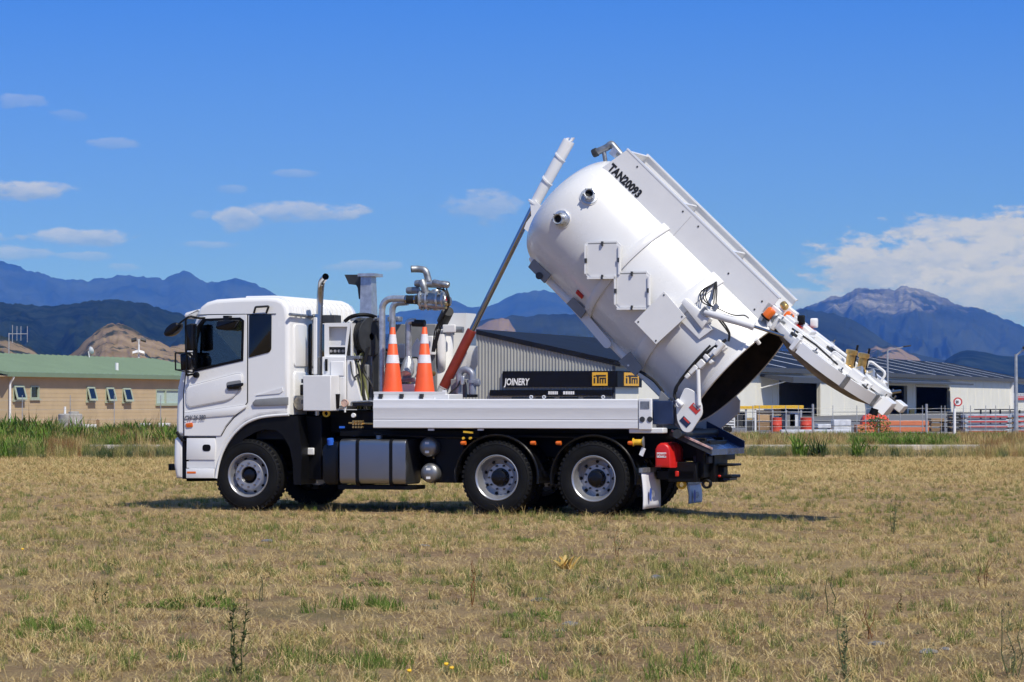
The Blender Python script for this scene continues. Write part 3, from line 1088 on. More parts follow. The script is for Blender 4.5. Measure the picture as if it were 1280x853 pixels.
# ------------------------------------------------------------------ chassis
XR, XM, XF = 0.0, -1.384, -5.105
ch = MB()
for s in (-1, 1):
    ch.box(-6.0, 1.35, s * .43 - .04, s * .43 + .04, .76, 1.04)
for x in (-5.7, -4.3, -3.2, -2.3, -.7, .6, 1.3):
    ch.box(x, x + .1, -.39, .39, .80, 1.0)
chassis = ch.build('chassis', black, truck, bevel=.01)
MB().box(-5.75, -4.75, -.36, .36, .62, 1.25).build('engine', black, chassis, bevel=.05)
MB().lathe([(0, 0), (.24, .02), (.30, .3), (.22, .55), (.17, .9), (0, .92)], (-4.75, 0, .86), (1, 0, 0), 16).build('gearbox', black, chassis)
MB().cyl((-3.9, 0, .82), (-1.5, 0, .62), .06, n=10).build('drive_shaft', black, chassis)
for x in (XR, XM, XF):
    ax = MB().cyl((x, -1.0, .49), (x, 1.0, .49), .075, n=14)
    if x != XF:
        ax.lathe([(0, -.24), (.14, -.18), (.24, 0), (.14, .18), (0, .24)], (x, 0, .49), (0, 1, 0), 18)
    ax.build('axle', black, chassis)
for s in (-1, 1):
    sp = MB()
    for k in range(5):
        hw = .78 - .1 * k
        sp.add(*[(lambda xs_: ([(-.69 + q * hw, s * .52 + e * .045, .70 - .018 * k + .10 * q * q + dz) for q in xs_ for e in (-1, 1) for dz in (0, .016)],
               [(4 * i + a, 4 * i + b, 4 * i + 4 + b, 4 * i + 4 + a) for i in range(len(xs_) - 1) for a, b in ((0, 1), (1, 3), (3, 2), (2, 0))]))([-1, -.6, -.3, 0, .3, .6, 1])][0])
    sp.build('leaf_spring', black, chassis)
pbox('battery_box', 366, 520, 402, 600, -.95, -.45, black, chassis)
pbox('underbody_frame', 372, 513, 800, 543, -.62, .62, black, chassis)
pbox('underbody_frame', 424, 537, 600, 547, -.8, .9, black, chassis)
pbox('equipment_box', 545, 548, 580, 604, -.9, .2, black, chassis)
MB().box(-4.3, -2.2, .5, 1.15, .42, 1.0).build('far_tank', black, chassis, bevel=.05)
MB().box(-4.2, -1.95, -.42, .42, .52, .95).build('transfer_case', black, chassis, bevel=.06)
cr_ = MB()
for i in range(9):                                       # air and hydraulic lines slung under the deck
    y = -.95 + .1 * i
    cr_.tube(bend([(-3.3, y, 1.08 - .02 * (i % 3)), (-2.2, y + .04, 1.03), (-1.0, y - .02, 1.06), (.4, y, 1.04)], .3), .016, 6)
cr_.build('hydraulic_hose', hosem, chassis)


# ------------------------------------------------------------------ wheels
def tyre_mesh():
    h = .140
    prof = [(.292, -.085), (.300, -.118), (.330, -.134), (.385, -.1425), (.435, -.139), (.470, -.130), (.488, -.118), (.498, -.104)]
    tread = []
    for y0 in (-.100, -.058, -.019, .019, .058):
        tread += [(.503, y0), (.503, y0 + .030), (.490, y0 + .033), (.490, y0 + .038)]
    prof = prof + tread[:-2] + [(.498, .104), (.488, .118), (.470, .130), (.435, .139), (.385, .1425), (.330, .134), (.300, .118), (.292, .085)]
    mb = MB().lathe(prof, (0, 0, 0), (0, 1, 0), 72)
    mb.lathe([(.448, -.1405), (.453, -.1425), (.458, -.1385)], (0, 0, 0), (0, 1, 0), 72)
    for sgn in (-1, 1):
        for k in range(46):
            a = 2 * math.pi * (k + (.5 if sgn > 0 else 0)) / 46
            d, t = Vector((math.cos(a), 0, math.sin(a))), Vector((-math.sin(a), 0, math.cos(a)))
            mb.obox(d * .489 + Vector((0, sgn * .112, 0)), d * .017, t * .019, (0, .017, 0))
    return mb


def rim_mesh(front):
    if front:
        prof = [(.286, .10), (.286, -.10), (.308, -.118), (.312, -.128), (.304, -.132), (.292, -.124), (.280, -.10), (.272, -.04), (.262, -.02), (.245, -.03), (.222, -.075), (.205, -.098), (.125, -.098), (.118, -.09), (.112, -.02)]
    else:
        prof = [(.286, .10), (.286, -.10), (.308, -.118), (.312, -.128), (.304, -.132), (.290, -.124), (.279, -.105), (.272, -.05), (.255, -.03), (.250, .03), (.232, .055), (.205, .048), (.185, .03), (.128, .03), (.122, .036), (.120, .09)]
    return MB().lathe(prof, (0, 0, 0), (0, 1, 0), 56)


steelrim = mat('silver_wheel_paint', (0.46, 0.465, 0.48), 0.30, 0.7, var=0.06, scale=8)
T_ME = R_F = R_R = None


def make_wheel(front):
    w = empty('wheel', parent=truck)
    tyre_mesh().build('tyre', rubber, w, angle=32)
    rim = rim_mesh(front).build('rim', steelrim, w, angle=40)
    hub = MB()
    yn = -.098 if front else .03
    if front:
        hub.lathe([(.112, -.03), (.112, -.085), (.10, -.075), (.085, -.06), (.082, -.085), (.05, -.095), (0, -.096)], (0, 0, 0), (0, 1, 0), 28)
    else:
        hub.lathe([(.122, .05), (.118, -.02), (.105, -.06), (.085, -.072), (.04, -.075), (0, -.075)], (0, 0, 0), (0, 1, 0), 28)
    hub.build('hub', blackgloss, w)
    for k in range(10):
        a = 2 * math.pi * (k + .5) / 10
        c = Vector((math.cos(a) * .165, yn, math.sin(a) * .165))
        MB().cyl(c, c + Vector((0, -.032, 0)), .0165, .013, 6).build('wheel_nut', chrome if front else darkgrey, w)
    for k in range(8 if not front else 10):
        a = 2 * math.pi * k / (8 if not front else 10)
        rr = .228 if not front else .24
        yy = .047 if not front else -.048
        c = Vector((math.cos(a) * rr, yy, math.sin(a) * rr))
        d = Vector((math.cos(a), 0, math.sin(a)))
        n_ = Vector((0, -1, 0)) if not front else (Vector((0, -.55, 0)) + d * .83).normalized()
        MB().lathe([(0, .006), (.022, .006), (.024, -.02)], c, n_, 12).build('hand_hole', black, w)
    return w


WZ = .497
wf = make_wheel(True)
wf.location = (XF, -1.085, WZ)
wf2 = copy_tree(wf, truck)
wf2.location, wf2.rotation_euler = (XF, 1.085, WZ), (0, 0, math.pi)
wr = make_wheel(False)
wr.location = (XR, -1.085, WZ)
for x in (XR, XM):
    for s in (-1, 1):
        for y in (1.085, .765):
            if x == XR and s == -1 and y > 1:
                continue
            w = copy_tree(wr, truck)
            w.location = (x, s * y, WZ)
            w.rotation_euler = (0, R(17 * (x != XR)), 0) if (s == -1) == (y > 1) else (0, R(17 * (x != XR)), math.pi)

# ------------------------------------------------------------------ mudguards, flaps and what hangs under the deck
for x in (XR, XM):
    for s in (-1, 1):
        mb = MB()
        pr = []
        for k in range(25):
            a = R(-8 + 196 * k / 24)
            pr.append((x + math.cos(a) * .60, .50 + math.sin(a) * .575))
        inn = [(x + (a - x) * .972, .5 + (b - .5) * .972) for a, b in pr]
        mb.prism(pr + inn[::-1], s * .64, s * 1.22)
        edge = [(a, s * 1.22, b) for a, b in pr]
        mb.tube(edge, .017, 6)
        mb.build('mudguard', blackgloss, truck)
for pxx in (578, 665, 697, 787):
    c = P3(pxx, 554, -1.24)
    mk = MB().cyl(c, c + Vector((.05, 0, .0)), .028, .028, 10).lathe([(.028, 0), (.024, -.02), (0, -.026)], c, (1, 0, 0), 10)
    mk.build('marker_light', amber, truck)
    MB().cyl(c + Vector((.03, .0, 0)), c + Vector((.03, .12, -.03)), .012, n=6).build('marker_bracket', black, truck)


def flap(px0, py0, px1, py1, x0, sd):
    la, zt = Q(px0, py0, x0)
    lb_, zb = Q(px1, py1, x0)
    vs, fs = [], []
    n = 8
    for i in range(n + 1):
        z = zt + (zb - zt) * i / n
        for j in range(5):
            y = la + (lb_ - la) * j / 4
            bow = .03 * math.sin(i / n * 2.2) + .012 * math.cos(j * 1.3)
            vs += [(x0 + bow, y, z)]
    for i in range(n):
        for j in range(4):
            fs.append((i * 5 + j, i * 5 + j + 1, i * 5 + j + 6, i * 5 + j + 5))
    o = MB().add(vs, fs).build('mud_flap', flapm, truck, angle=60)
    sl = o.modifiers.new('thickness', 'SOLIDIFY')
    sl.thickness = .012
    MB().box(x0 - .02, x0 + .03, min(la, lb_) - .02, max(la, lb_) + .02, zt - .01, zt + .05).build('flap_clamp', galvd, o)
    yc = la + (lb_ - la) * .30
    zc = zt + (zb - zt) * .62
    lg = MB()
    lg.add([(x0 + .062 + 0.0, yc + math.cos(a) * .055, zc + math.sin(a) * .09) for a in [k * math.pi / 8 for k in range(16)]], [tuple(range(16))])
    lg.build('flap_emblem', blueink, o)
    text_obj('lettering', 'SIA', .12, greyink, o, lambda u, v: Vector((x0 + .062, yc + .07 + u, zc - .03 + v)), bold=.004)
    return o


flap(801, 590, 823, 634, .70, -1)
flap(858, 605, 875, 628, .70, 1)
# fuel tank with straps
fx0, fz1 = P(424, 549, -1.2)
fx1, fz0 = P(507, 606, -1.2)
ft = MB().rprism(roundpoly([(-1.2, fz0), (-.62, fz0), (-.62, fz1), (-1.2, fz1)], .085, 5), fx0, fx1, .02, 2, to3=lambda a, y, b: (y, a, b)).build('fuel_tank', alutank, truck)
for pa, pb in ((444.5, 448.5), (486.5, 490.5)):
    xa, xb = P(pa, 570, -1.2)[0], P(pb, 570, -1.2)[0]
    MB().prism(roundpoly([(-1.206, fz0 - .03), (-.6, fz0 - .03), (-.6, fz1 + .012), (-1.206, fz1 + .012)], .09, 5), xa, xb, to3=lambda a, y, b: (y, a, b)).build('tank_strap', black, ft)
MB().box(fx0 - .05, fx1 + .05, -1.12, -.6, fz0 - .075, fz0 - .02).build('tank_bracket', black, ft)
MB().cyl((P(474, 549, -1.0)[0], -1.0, fz1 - .01), (P(474, 549, -1.0)[0], -1.0, fz1 + .05), .045, n=14).build('filler_cap', galvd, ft)
ad = pprism('additive_tank', [(402, 560), (408, 552), (423, 552), (423, 606), (408, 606), (402, 600)], -1.12, -.62, blackgloss, r=.03)
c = P3(413.5, 553, -1.1)
MB().cyl(c + Vector((0, 0, -.03)), c + Vector((0, -.02, .05)), .05, .045, 16).build('filler_cap', bluep, ad)
pbox('reflector_plate', 380, 560, 392, 569, -1.0, -.96, white2)
for (cx_, cy_) in ((535.5, 559), (537, 591.5)):                 # two air receivers, domed ends outwards
    c = P3(cx_, cy_, -1.0)
    rr = .137
    at = MB().lathe([(0, -.055), (.05, -.05), (.10, -.032), (.128, -.008), (rr, .03), (rr, .75), (.1, .80), (0, .82)], c, (0, 1, 0), 32).build('air_tank', mat('dull_aluminium', (0.30, 0.305, 0.31), .42, .8, var=.04), truck)
    MB().lathe([(rr + .004, .10), (rr + .006, .10), (rr + .006, .16), (rr + .004, .16)], c, (0, 1, 0), 32).build('tank_strap', black, at)
    for dz, w in ((.055, .03), (-.065, .03)):
        MB().box(c.x - w, c.x + w, c.y - .0525, c.y - .046, c.z + dz - .016, c.z + dz + .016).build('label_plate', whiteink, at)
    MB().cyl(c + Vector((.0, .2, -rr - .03)), c + Vector((0, .2, -rr + .01)), .012, n=8).build('drain_valve', brass, at)
# small yellow, brass and orange fittings along the deck
c = P3(408, 517, -1.15)
MB().lathe([(.030 + .0, -.012), (.052, -.012), (.052, .012), (.030, .012), (.030, -.012)], c, (0.2, 1, .1), 16).build('towing_eye', yellowp, truck)
MB().obox(c + Vector((.03, .02, .13)), (.04, 0, .0), (0, .012, 0), (.015, 0, .09)).build('eye_bracket', yellowp, truck)
vb = MB()
for i in range(4):
    for j in range(3):
        q = P3(442 + i * 3.4, 527 + j * 3.6, -1.1)
        vb.cyl(q + Vector((0, -.02, 0)), q + Vector((0, .05, 0)), .014, n=8)
q0, q1 = P3(436, 529, -1.08), P3(470, 530, -1.08)
vb.cyl(q0, q1, .012, n=8)
vb.build('valve_manifold', brass, truck)
c = P3(442, 519.5, -1.1)
MB().lathe([(0, -.02), (.028, -.02), (.032, -.012), (.032, .015), (0, .018)], c, (0, 1, 0), 16).build('pressure_gauge', whiteink, truck)
pbox('valve_handle', 424, 533, 430, 535.5, -1.1, -1.07, bluep, bevel=0)
yb_ = MB()
a, b = P3(580, 540, -1.2), P3(591, 541, -1.2)
yb_.obox((a + b) / 2, (b - a) / 2, (0, .03, 0), (0, 0, .012))
for q in (P3(579.5, 548, -1.2), P3(588, 548, -1.2)):
    yb_.cyl(q + Vector((0, -.02, 0)), q + Vector((0, .02, 0)), .018, n=10)
yb_.build('strap_winch', yellowp, truck)
c = P3(797.5, 553, -1.2)
rl = MB().lathe([(0, -.07), (.055, -.07), (.055, -.055), (.04, -.05), (.04, .05), (.055, .055), (.055, .07), (0, .07)], c, (1, .15, 0), 18)
rl.build('strap_reel', yellowp, truck)
MB().lathe([(.0, .071), (.075, .071), (.075, .082), (0, .085)], c, (1, .15, 0), 20).build('reel_flange', galvd, truck)
MB().obox(P3(803, 565, -1.2), (.02, 0, .05), (0, .012, 0), (.025, 0, -.012)).build('strap_tail', whiteink, truck)

# ------------------------------------------------------------------ deck
dx0, dz1 = P(467, 499, -1.22)
dx1 = P(815, 499, -1.22)[0]
dz0 = P(467, 535.3, -1.22)[1]
dz0 = 1.165
MB().box(dx0 + .02, dx1, -1.18, 1.18, dz0 + .0, dz0 + .06).build('deck_floor', midgrey, truck)
MB().box(dx0, dx1 + .2, -.55, .55, dz0 - .14, dz0 - .003).build('sub_frame', black, truck)
for s in (-1, 1):
    y = s * 1.22
    o = -s
    H_ = dz1 - dz0
    pr = [(0, 0), (.012, .01), (.012, .105), (.007, .112), (.007, .120), (.012, .127), (.012, .252), (.018, .272), (.018, .288), (.012, .308), (.012, .385), (.0, H_), (-.05, H_), (-.05, 0)]
    sec = [(y - o * a, dz0 + b) for a, b in pr]
    sb = MB().prism(sec, dx0, P(797.5, 510, -1.22)[0], to3=lambda a, yy, b: (yy, a, b)).build('side_board', alu, truck, angle=25)
    xa = P(798.5, 510, -1.22)[0]
    po = MB().box(xa, dx1, y - .03 * (s > 0) - .02 * (s < 0), y + .03, dz0 - .01, dz1 + .005).build('corner_post', alu, sb, bevel=.01)
    for k in (.055, .16):
        MB().lathe([(0, -.03), (.035, -.03), (.038, -.02)], (xa + k, y - .001 if s < 0 else y + .03, dz0 + .13), (0, 1, 0), 16).build('post_hole', darkgrey, sb)
    MB().box(xa + .03, dx1 - .03, y - .026 * (s < 0) + .0, y + .0, dz0 + .27, dz0 + .37).build('post_recess', galvd, sb)
pbox('light_rail', 786, 535, 829, 542, -1.2, -1.0, greyw)
for q in (538, 600):
    pbox('deck_hook', q - 3, 536, q + 4, 538.5, -1.2, -1.17, whiteink, bevel=0)
pbox('rear_deck_panel', 816, 501, 841, 531, -1.05, -.95, navy)  # a white panel in blue shade, the shade painted as navy
for (a, b) in ((664, 2.5), (680, 2.5), (754, 2.5)):
    c = P3(a, 497.5, -1.1)
    MB().lathe([(.014, -.008), (.026, -.008), (.026, .008), (.014, .008), (.014, -.008)], c + Vector((0, 0, .01)), (0, 1, 0), 12).build('lashing_ring', whiteink, truck)
# locker along the edge: cones stand on its lid
lk = MB()
lx0, lz1 = P(467, 493, -1.16)
lx1, lz0 = P(561, 499, -1.16)
lk.box(lx0, lx1, -1.16, -.62, dz0 + .06, lz1)
locker = lk.build('locker', greyw, truck, bevel=.01)
MB().box(lx0 + .01, lx1 - .2, -1.185, -1.161, lz1 - .075, lz1 - .045).build('locker_rail', alu, locker)
MB().box(lx0, lx1 - .05, -1.16, -1.13, lz1 + .001, lz1 + .035).build('locker_lip', greyw, locker)
for q in (476, 502, 527):
    a, b = P(q - 2.2, 493, -1.18)[0], P(q + 2.2, 493, -1.18)[0]
    MB().box(a, b, -1.20, -1.15, lz1 - .08, lz1 + .004).build('hinge', darkgrey, locker)
pprism('deck_bracket', [(540, 499), (540, 494), (553, 493.5), (553, 488), (557.5, 488), (557.5, 499)], -1.0, -.97, white2)

# ------------------------------------------------------------------ cab
CL = -1.235
cab_px = [(219, 545), (219.5, 520), (221, 485), (226, 462), (236, 425), (246, 391), (250, 383.5), (258, 377.5), (270, 374.2), (300, 372.2), (335, 371.5), (346, 372.3), (354, 376), (359, 384), (361, 398), (361, 460),
          (361, 518.5), (345, 519.3), (325, 521.5), (308, 528), (294, 540), (284, 553), (276.5, 568), (272, 584), (270, 598), (233, 598), (232, 547), (226, 546)]
cab_poly = PP(cab_px, CL)
win_px = [(255, 400.5), (300, 399), (304, 402), (303, 449.5), (243.5, 463), (244, 430), (249, 408)]
win_poly = PP(win_px, CL)
cmb = MB().rprism(cab_poly, CL, -CL, .06, 4, holes=[win_poly])
nC = len(cab_poly)
for q in (4 * nC + 4, 4 * nC + 3):               # windscreen opening in the front face
    del cmb.f[q]
cab = cmb.build('cab', white, truck, angle=32)
inner = inset(cab_poly, .07)
keep = [p for p in inner]
lmb = MB().rprism(keep, CL + .05, -CL - .05, .03, 2, holes=[inset(win_poly, -.01)])
for q in (2 * nC + 4, 2 * nC + 3):
    del lmb.f[q]
lmb.build('cab_lining', cabtrim, cab)
MB().prism(inset(win_poly, -.004), CL + .012, CL + .018).build('window_pane', winglass, cab)
MB().prism(inset(win_poly, -.004), -CL - .018, -CL - .012).build('window_pane', winglass, cab)
MB().prism(inset(win_poly, -.022), CL - .022, CL + .02, holes=[inset(win_poly, .014)]).build('window_seal', black, cab)
door_px = [(231, 545), (230.5, 490), (236, 447), (243, 415), (249, 398), (260, 394.6), (308.8, 393.6), (308.8, 503), (303, 511), (292, 521), (282, 533), (276, 545)]
dp = PP(door_px, CL)
door = MB().prism(dp, CL - .014, CL - .001, holes=[inset(win_poly, -.02)]).build('door', white, cab, bevel=.004)
sm = MB()
sm.tube([P3(a, b, CL - .004) for a, b in [(309.6, 393.6), (309.6, 503), (303.5, 512), (292.6, 522), (283, 533.5), (276.5, 545)]], .007, 6)
sm.tube([P3(a, b, CL - .004) for a, b in [(246, 394), (260, 393.4), (345, 392.6)]], .006, 6)
sm.tube([P3(a, b, CL - .004) for a, b in [(229.6, 545), (229.4, 490), (234, 450)]], .006, 6)
sm.build('door_seam', darkgrey, cab)
pn = PP([(234, 483.5), (296, 467), (303.5, 467), (304.5, 474), (303, 484), (293, 497), (284, 501.5), (237.5, 510), (234, 505)], CL)
MB().rprism(roundpoly(pn, .05), CL - .036, CL - .012, .02, 3).build('door_panel', white, cab)
sw = PP([(231.5, 516), (309, 506), (309, 509), (295, 519), (231.5, 524)], CL)
MB().rprism(sw, CL - .03, CL - .012, .015, 2).build('door_swage', white, cab)
hd = MB().rprism(roundpoly(PP([(285.5, 482), (306.5, 478.5), (306.5, 482), (300, 486.5), (287, 486.5)], CL), .02), CL - .075, CL - .045, .01, 2)
hd.build('door_handle', blackgloss, cab)
MB().rprism(roundpoly(PP([(284, 478), (303, 475), (303, 488), (285, 489)], CL), .04), CL - .0375, CL - .0345, .001, 1).build('handle_recess', midgrey, cab)
MB().rprism(roundpoly(PP([(312, 393.4), (339.8, 393.4), (339.4, 437), (337, 440.5), (311.4, 447.2)], CL), [.01, .02, .06, .05, .02]), CL - .012, CL - .001, .004, 2).build('rear_quarter_glass', darkglass, cab)
sk = PP([(234, 548), (269, 548), (270.5, 557), (269, 575), (233.5, 575)], CL)
MB().rprism(sk, CL - .02, CL - .001, .01, 2).build('step_panel', white, cab)
MB().rprism(roundpoly(PP([(254, 555.8), (264.2, 555.8), (264.2, 564.2), (254, 564.2)], CL), .045), CL - .026, CL - .02, .002, 1).build('step_recess', black, cab)
MB().prism(PP([(233.5, 577), (269, 577), (269, 585), (233.5, 585)], CL), CL - .004, CL - .001).build('step_tread', greyw, cab)
MB().rprism(PP([(233.5, 586), (268.5, 586), (268.5, 598), (233.5, 598)], CL), CL - .03, CL - .001, .012, 2).build('lower_step', white, cab)
MB().prism(PP([(235, 589.5), (246, 589.5), (246, 592), (235, 592)], CL), CL - .034, CL - .03).build('side_reflector', amber, cab)
MB().prism(PP([(231, 545.8), (270, 545.8), (270, 547.6), (231, 547.6)], CL), CL - .006, CL + .01).build('door_gap', black, cab)
MB().prism(PP([(228, 548), (231, 544.5), (233, 549), (233, 602), (269, 601.5), (269, 599), (228, 599)], CL), CL + .004, -CL - .004).build('bumper_gap', black, cab)
bp_ = PP([(217.5, 549), (221, 546), (227, 547), (228.5, 553), (228.5, 598.5), (219.5, 598), (216.6, 580)], CL)
bum = MB().rprism(bp_, CL - .005, -CL + .005, .05, 3).build('bumper', white, cab)
MB().box(P(214.5, 585, -.9)[0], P(218, 585, -.9)[0], -1.0, 1.0, P(217, 588, -.9)[1], P(217, 580, -.9)[1]).build('bumper_guard', black, cab)
MB().tube([P3(a, b, CL - .01) for a, b in [(221, 540), (225, 547), (229, 551), (231, 552)]], .022, 8).build('corner_rail', black, cab)
MB().rprism(roundpoly(PP([(232.5, 529.5), (241.5, 528.3), (242, 534), (234, 534.8)], CL), .02), CL - .03, CL - .01, .006, 2).build('indicator', amber, cab)
text_obj('badge', 'CW 26 380', .092, inkd, cab, lambda u, v: (lambda q: Vector((q[0] + u, CL - .034, q[1] + v + u * .035)))(P(231.5, 525.6, CL)), shear=.3, bold=.0025, sx=.74)
arch = [P3(a, b, CL - .004) for a, b in [(361, 518.5), (345, 519.3), (325, 521.5), (308, 528), (294, 540), (284, 553), (276.5, 568), (272, 584), (270, 598)]]
MB().tube(bend(arch, .1, 3), .02, 8).build('wheel_arch_trim', white, cab)
ai = PP([(361, 520), (345, 521), (325, 523.5), (309, 530), (296, 542), (286, 555), (279, 569), (274, 585), (272, 598), (276, 598), (281, 585), (287, 571), (295, 558), (306, 548), (318, 541), (330, 537), (345, 538), (354, 545), (362, 560), (366, 580), (367, 606), (376, 606), (377, 560), (372, 520)], CL + .02)
MB().prism(ai, CL + .02, -.7).build('wheel_arch_liner', black, cab)
MB().prism([(a, b) for a, b in ai], .7, -CL - .02).build('wheel_arch_liner', black, cab)
MB().box(P(365, 520, -1)[0] - .5, P(372, 520, -1)[0], -1.1, 1.1, 1.0, 1.32).build('cab_mount', black, cab)
vent = PP([(316, 504), (320, 499.5), (345, 497.3), (361, 496.6), (361, 506.5), (318, 508)], CL)
MB().rprism(vent, CL - .03, CL - .001, .012, 2).build('side_vent', midgrey, cab)
MB().prism(PP([(320, 494.5), (353, 484.5), (354, 489), (350, 492)], CL), CL - .012, CL - .001).build('panel_crease', greyw, cab)
# roof, visor, mirrors
MB().rprism(roundpoly(PP([(229.5, 395), (231, 391), (240, 388.5), (250, 386), (249, 391), (243, 399), (232, 398.5)], -1.12), .02), -1.12, 1.12, .03, 2).build('sun_visor', white, cab)
MB().tube(bend([P3(317.5, 391, CL - .005), P3(319.5, 384, CL - .06), P3(336, 383, CL - .06), P3(333, 391, CL - .005)], .02), .016, 8).build('grab_handle', darkgrey, cab)
mr_ = MB().tube(bend([P3(257, 397.5, CL), P3(247, 397.8, CL - .06), P3(238, 395.5, CL - .22), P3(232, 398, CL - .25), P3(233, 470, CL - .2), P3(240, 468, CL - .06), P3(246, 468.5, CL)], .05), .016, 8)
mr_.tube([P3(234, 397, CL - .24), P3(222, 406, CL - .28), P3(218, 410, CL - .28)], .014, 8)
mr_.lathe([(0, -.03), (.04, -.02), (.045, .03), (0, .04)], P3(245, 469, CL - .04), (0, 1, 0), 12)
mirror = mr_.build('mirror_arm', black, cab)
MB().rprism(roundpoly(PP([(231.8, 406), (241.5, 404), (242, 437), (232.5, 439)], CL - .3), .03), CL - .32, CL - .16, .03, 3).build('mirror', blackgloss, mirror)
MB().rprism(roundpoly(PP([(225, 442.5), (234, 441), (240, 447), (239, 462), (226, 464)], CL - .3), .03), CL - .32, CL - .18, .03, 3).build('mirror', blackgloss, mirror)
fw = MB()
fr_ = [P3(a, b, CL - .34) for a, b in [(219.3, 441.5), (233, 441), (233, 465.5), (219.5, 462.5)]]
fw.tube(fr_ + [fr_[0]], .012, 6)
fr2 = [p + Vector((.0, .22, 0)) for p in fr_]
fw.tube(fr2 + [fr2[0]], .012, 6)
for a, b in zip(fr_, fr2):
    fw.tube([a, b], .01, 6)
fw.build('mirror_guard', black, mirror)
c = P3(217, 412, CL - .3)
d1 = (P3(226, 404.5, CL - .3) - P3(208.5, 420, CL - .3)).normalized()
n_ = d1.cross(Vector((0, 1, 0)))
ml = MB()
el_ = [(math.cos(q) * .135, math.sin(q) * .068) for q in [k * math.pi / 10 for k in range(20)]]
ml.rprism(el_, -.10, .10, .03, 3, to3=lambda a, y, b: c + d1 * a + n_ * b + Vector((0, y, 0)))
ml.build('mirror', blackgloss, mirror)
km = MB().rprism(roundpoly(PP([(269.5, 410), (272, 401), (297, 400), (291.5, 412), (284, 413.5), (272, 412)], CL - .18), .03), CL - .2, CL - .06, .025, 3)
km.box(*sorted((P(283.5, 396, CL)[0], P(290.5, 396, CL)[0])), CL - .12, CL - .01, P(286, 403, CL)[1], P(286, 395, CL)[1])
km.build('kerb_mirror', blackgloss, cab)
# windscreen and grille at the front
f0, f1 = P(226.5, 462, 0), P(244, 396, 0)
f0, f1 = cab_poly[3], cab_poly[5]
dn = Vector((-(f1[1] - f0[1]), 0, f1[0] - f0[0])).normalized()
MB().obox(Vector(((f0[0] + f1[0]) / 2, 0, (f0[1] + f1[1]) / 2)) + dn * .004, Vector(((f1[0] - f0[0]) / 2, 0, (f1[1] - f0[1]) / 2)) * .98, (0, 1.16, 0), dn * .006).build('windscreen', winglass, cab)
for k in range(3):
    z = 1.2 + k * .13
    MB().box(cab_poly[0][0] - .02, cab_poly[0][0] + .05, -.8, .8, z, z + .07).build('grille_bar', black, cab, bevel=.01)
for s in (-1, 1):
    MB().lathe([(0, -.02), (.07, -.015), (.09, .01), (.09, .06)], (bp_[6][0] - .005, s * .95, .72), (1, 0, 0), 18).build('headlight', chrome, cab)
# interior
MB().box(cab_poly[3][0] + .12, cab_poly[3][0] + .55, -1.1, 1.1, 1.5, 1.93).build('dashboard', cabtrim, cab, bevel=.08)
swc = Vector((cab_poly[3][0] + .72, .52, 2.02))
MB().tube([swc + Vector((math.cos(a) * .10, math.sin(a) * .22, math.cos(a) * .2)) for a in [k * math.pi / 12 for k in range(25)]], .018, 8).build('steering_wheel', black, cab)
for y in (-.62, .58):
    MB().box(-5.15, -4.72, y - .24, y + .24, 1.4, 1.62).box(-4.95, -4.75, y - .24, y + .24, 1.62, 2.25).build('seat', cabtrim, cab, bevel=.05)
# back wall of the cab
XB = cab_poly[15][0]
for (a, b, c_, d) in ((-1.08, -.62, 2.02, 2.62), (-1.08, -.62, 1.55, 1.95), (.55, 1.05, 1.6, 2.6)):
    MB().rprism(roundpoly(rect(a, b, c_, d), .06), XB - .02, XB + .022, .015, 3, to3=lambda p, y, q: (y, p, q)).build('pressed_panel', white, cab)
(l0, z0), (l1, z1) = Q(385.5, 470, XB), Q(398, 405, XB)
MB().rprism(roundpoly(rect(l0, l1 + .5, z0, z1), .1), XB - .01, XB + .03, .01, 2, to3=lambda p, y, q: (y, p, q)).build('rear_window', darkglass, cab)
rr_ = MB()
pr = [(cab_poly[i][0], cab_poly[i][1]) for i in (9, 10, 11, 12, 13, 14)]
for k in range(13):
    y = -1.02 + k * .17
    rr_.tube([(a + (.004 if i > 2 else 0), y, b + .004) for i, (a, b) in enumerate(pr)], .024, 8)
rr_.build('roof_rib', white, cab)
(l0, z0) = Q(361, 393, XB + .05)
MB().tube([Vector((XB + .04, Q(359, 395, XB)[0], z0)), Vector((XB + .05, Q(388, 396, XB)[0], Q(388, 396, XB)[1])), Vector((XB + .08, Q(396, 399, XB)[0], Q(396, 399, XB)[1]))], .022, 8).build('rear_grab_rail', galvd, cab)
# tarpaulin roll and latch under the back of the cab
sac = mat('soiled_canvas', (0.45, 0.40, 0.31), 0.9, var=0.35, scale=9, bump=0.3)
MB().tube([Vector((XB + .1, -1.12, 1.5)), Vector((XB + .16, -.9, 1.53)), Vector((XB + .12, -.6, 1.49)), Vector((XB + .15, -.2, 1.52))], [.09, .12, .11, .1], 12).build('canvas_roll', sac, truck)
pbox('cab_latch', 358, 481, 378, 494, -.9, -.7, black)
# ------------------------------------------------------------------ machinery between cab and tank
ex = MB().tube(bend([P3(396.5, 520, -.72), P3(400, 372, -.72), P3(401.5, 352, -.74), P3(407, 346, -1.0)], .12, 6), .047, 16, caps=False).build('exhaust_stack', chrome, truck)
et = P3(406.6, 346.5, -.98)
MB().lathe([(0, -.06), (.043, -.05), (.043, .0)], et, (P3(407, 346, -1.0) - P3(401.5, 352, -.74)), 16).build('stack_mouth', black, ex)
pp_ = P3(397, 395, -.72)
MB().cyl(P3(395.5, 468, -.72), P3(396.5, 393, -.72), .068, n=18, caps=False).build('heat_shield', chrome, ex)
pbox('perforated_guard', 391.5, 397, 396, 469, -.86, -.84, greyw, ex)
pbox('stack_clamp', 399, 394, 419, 404, -.72, -.5, darkgrey, ex)
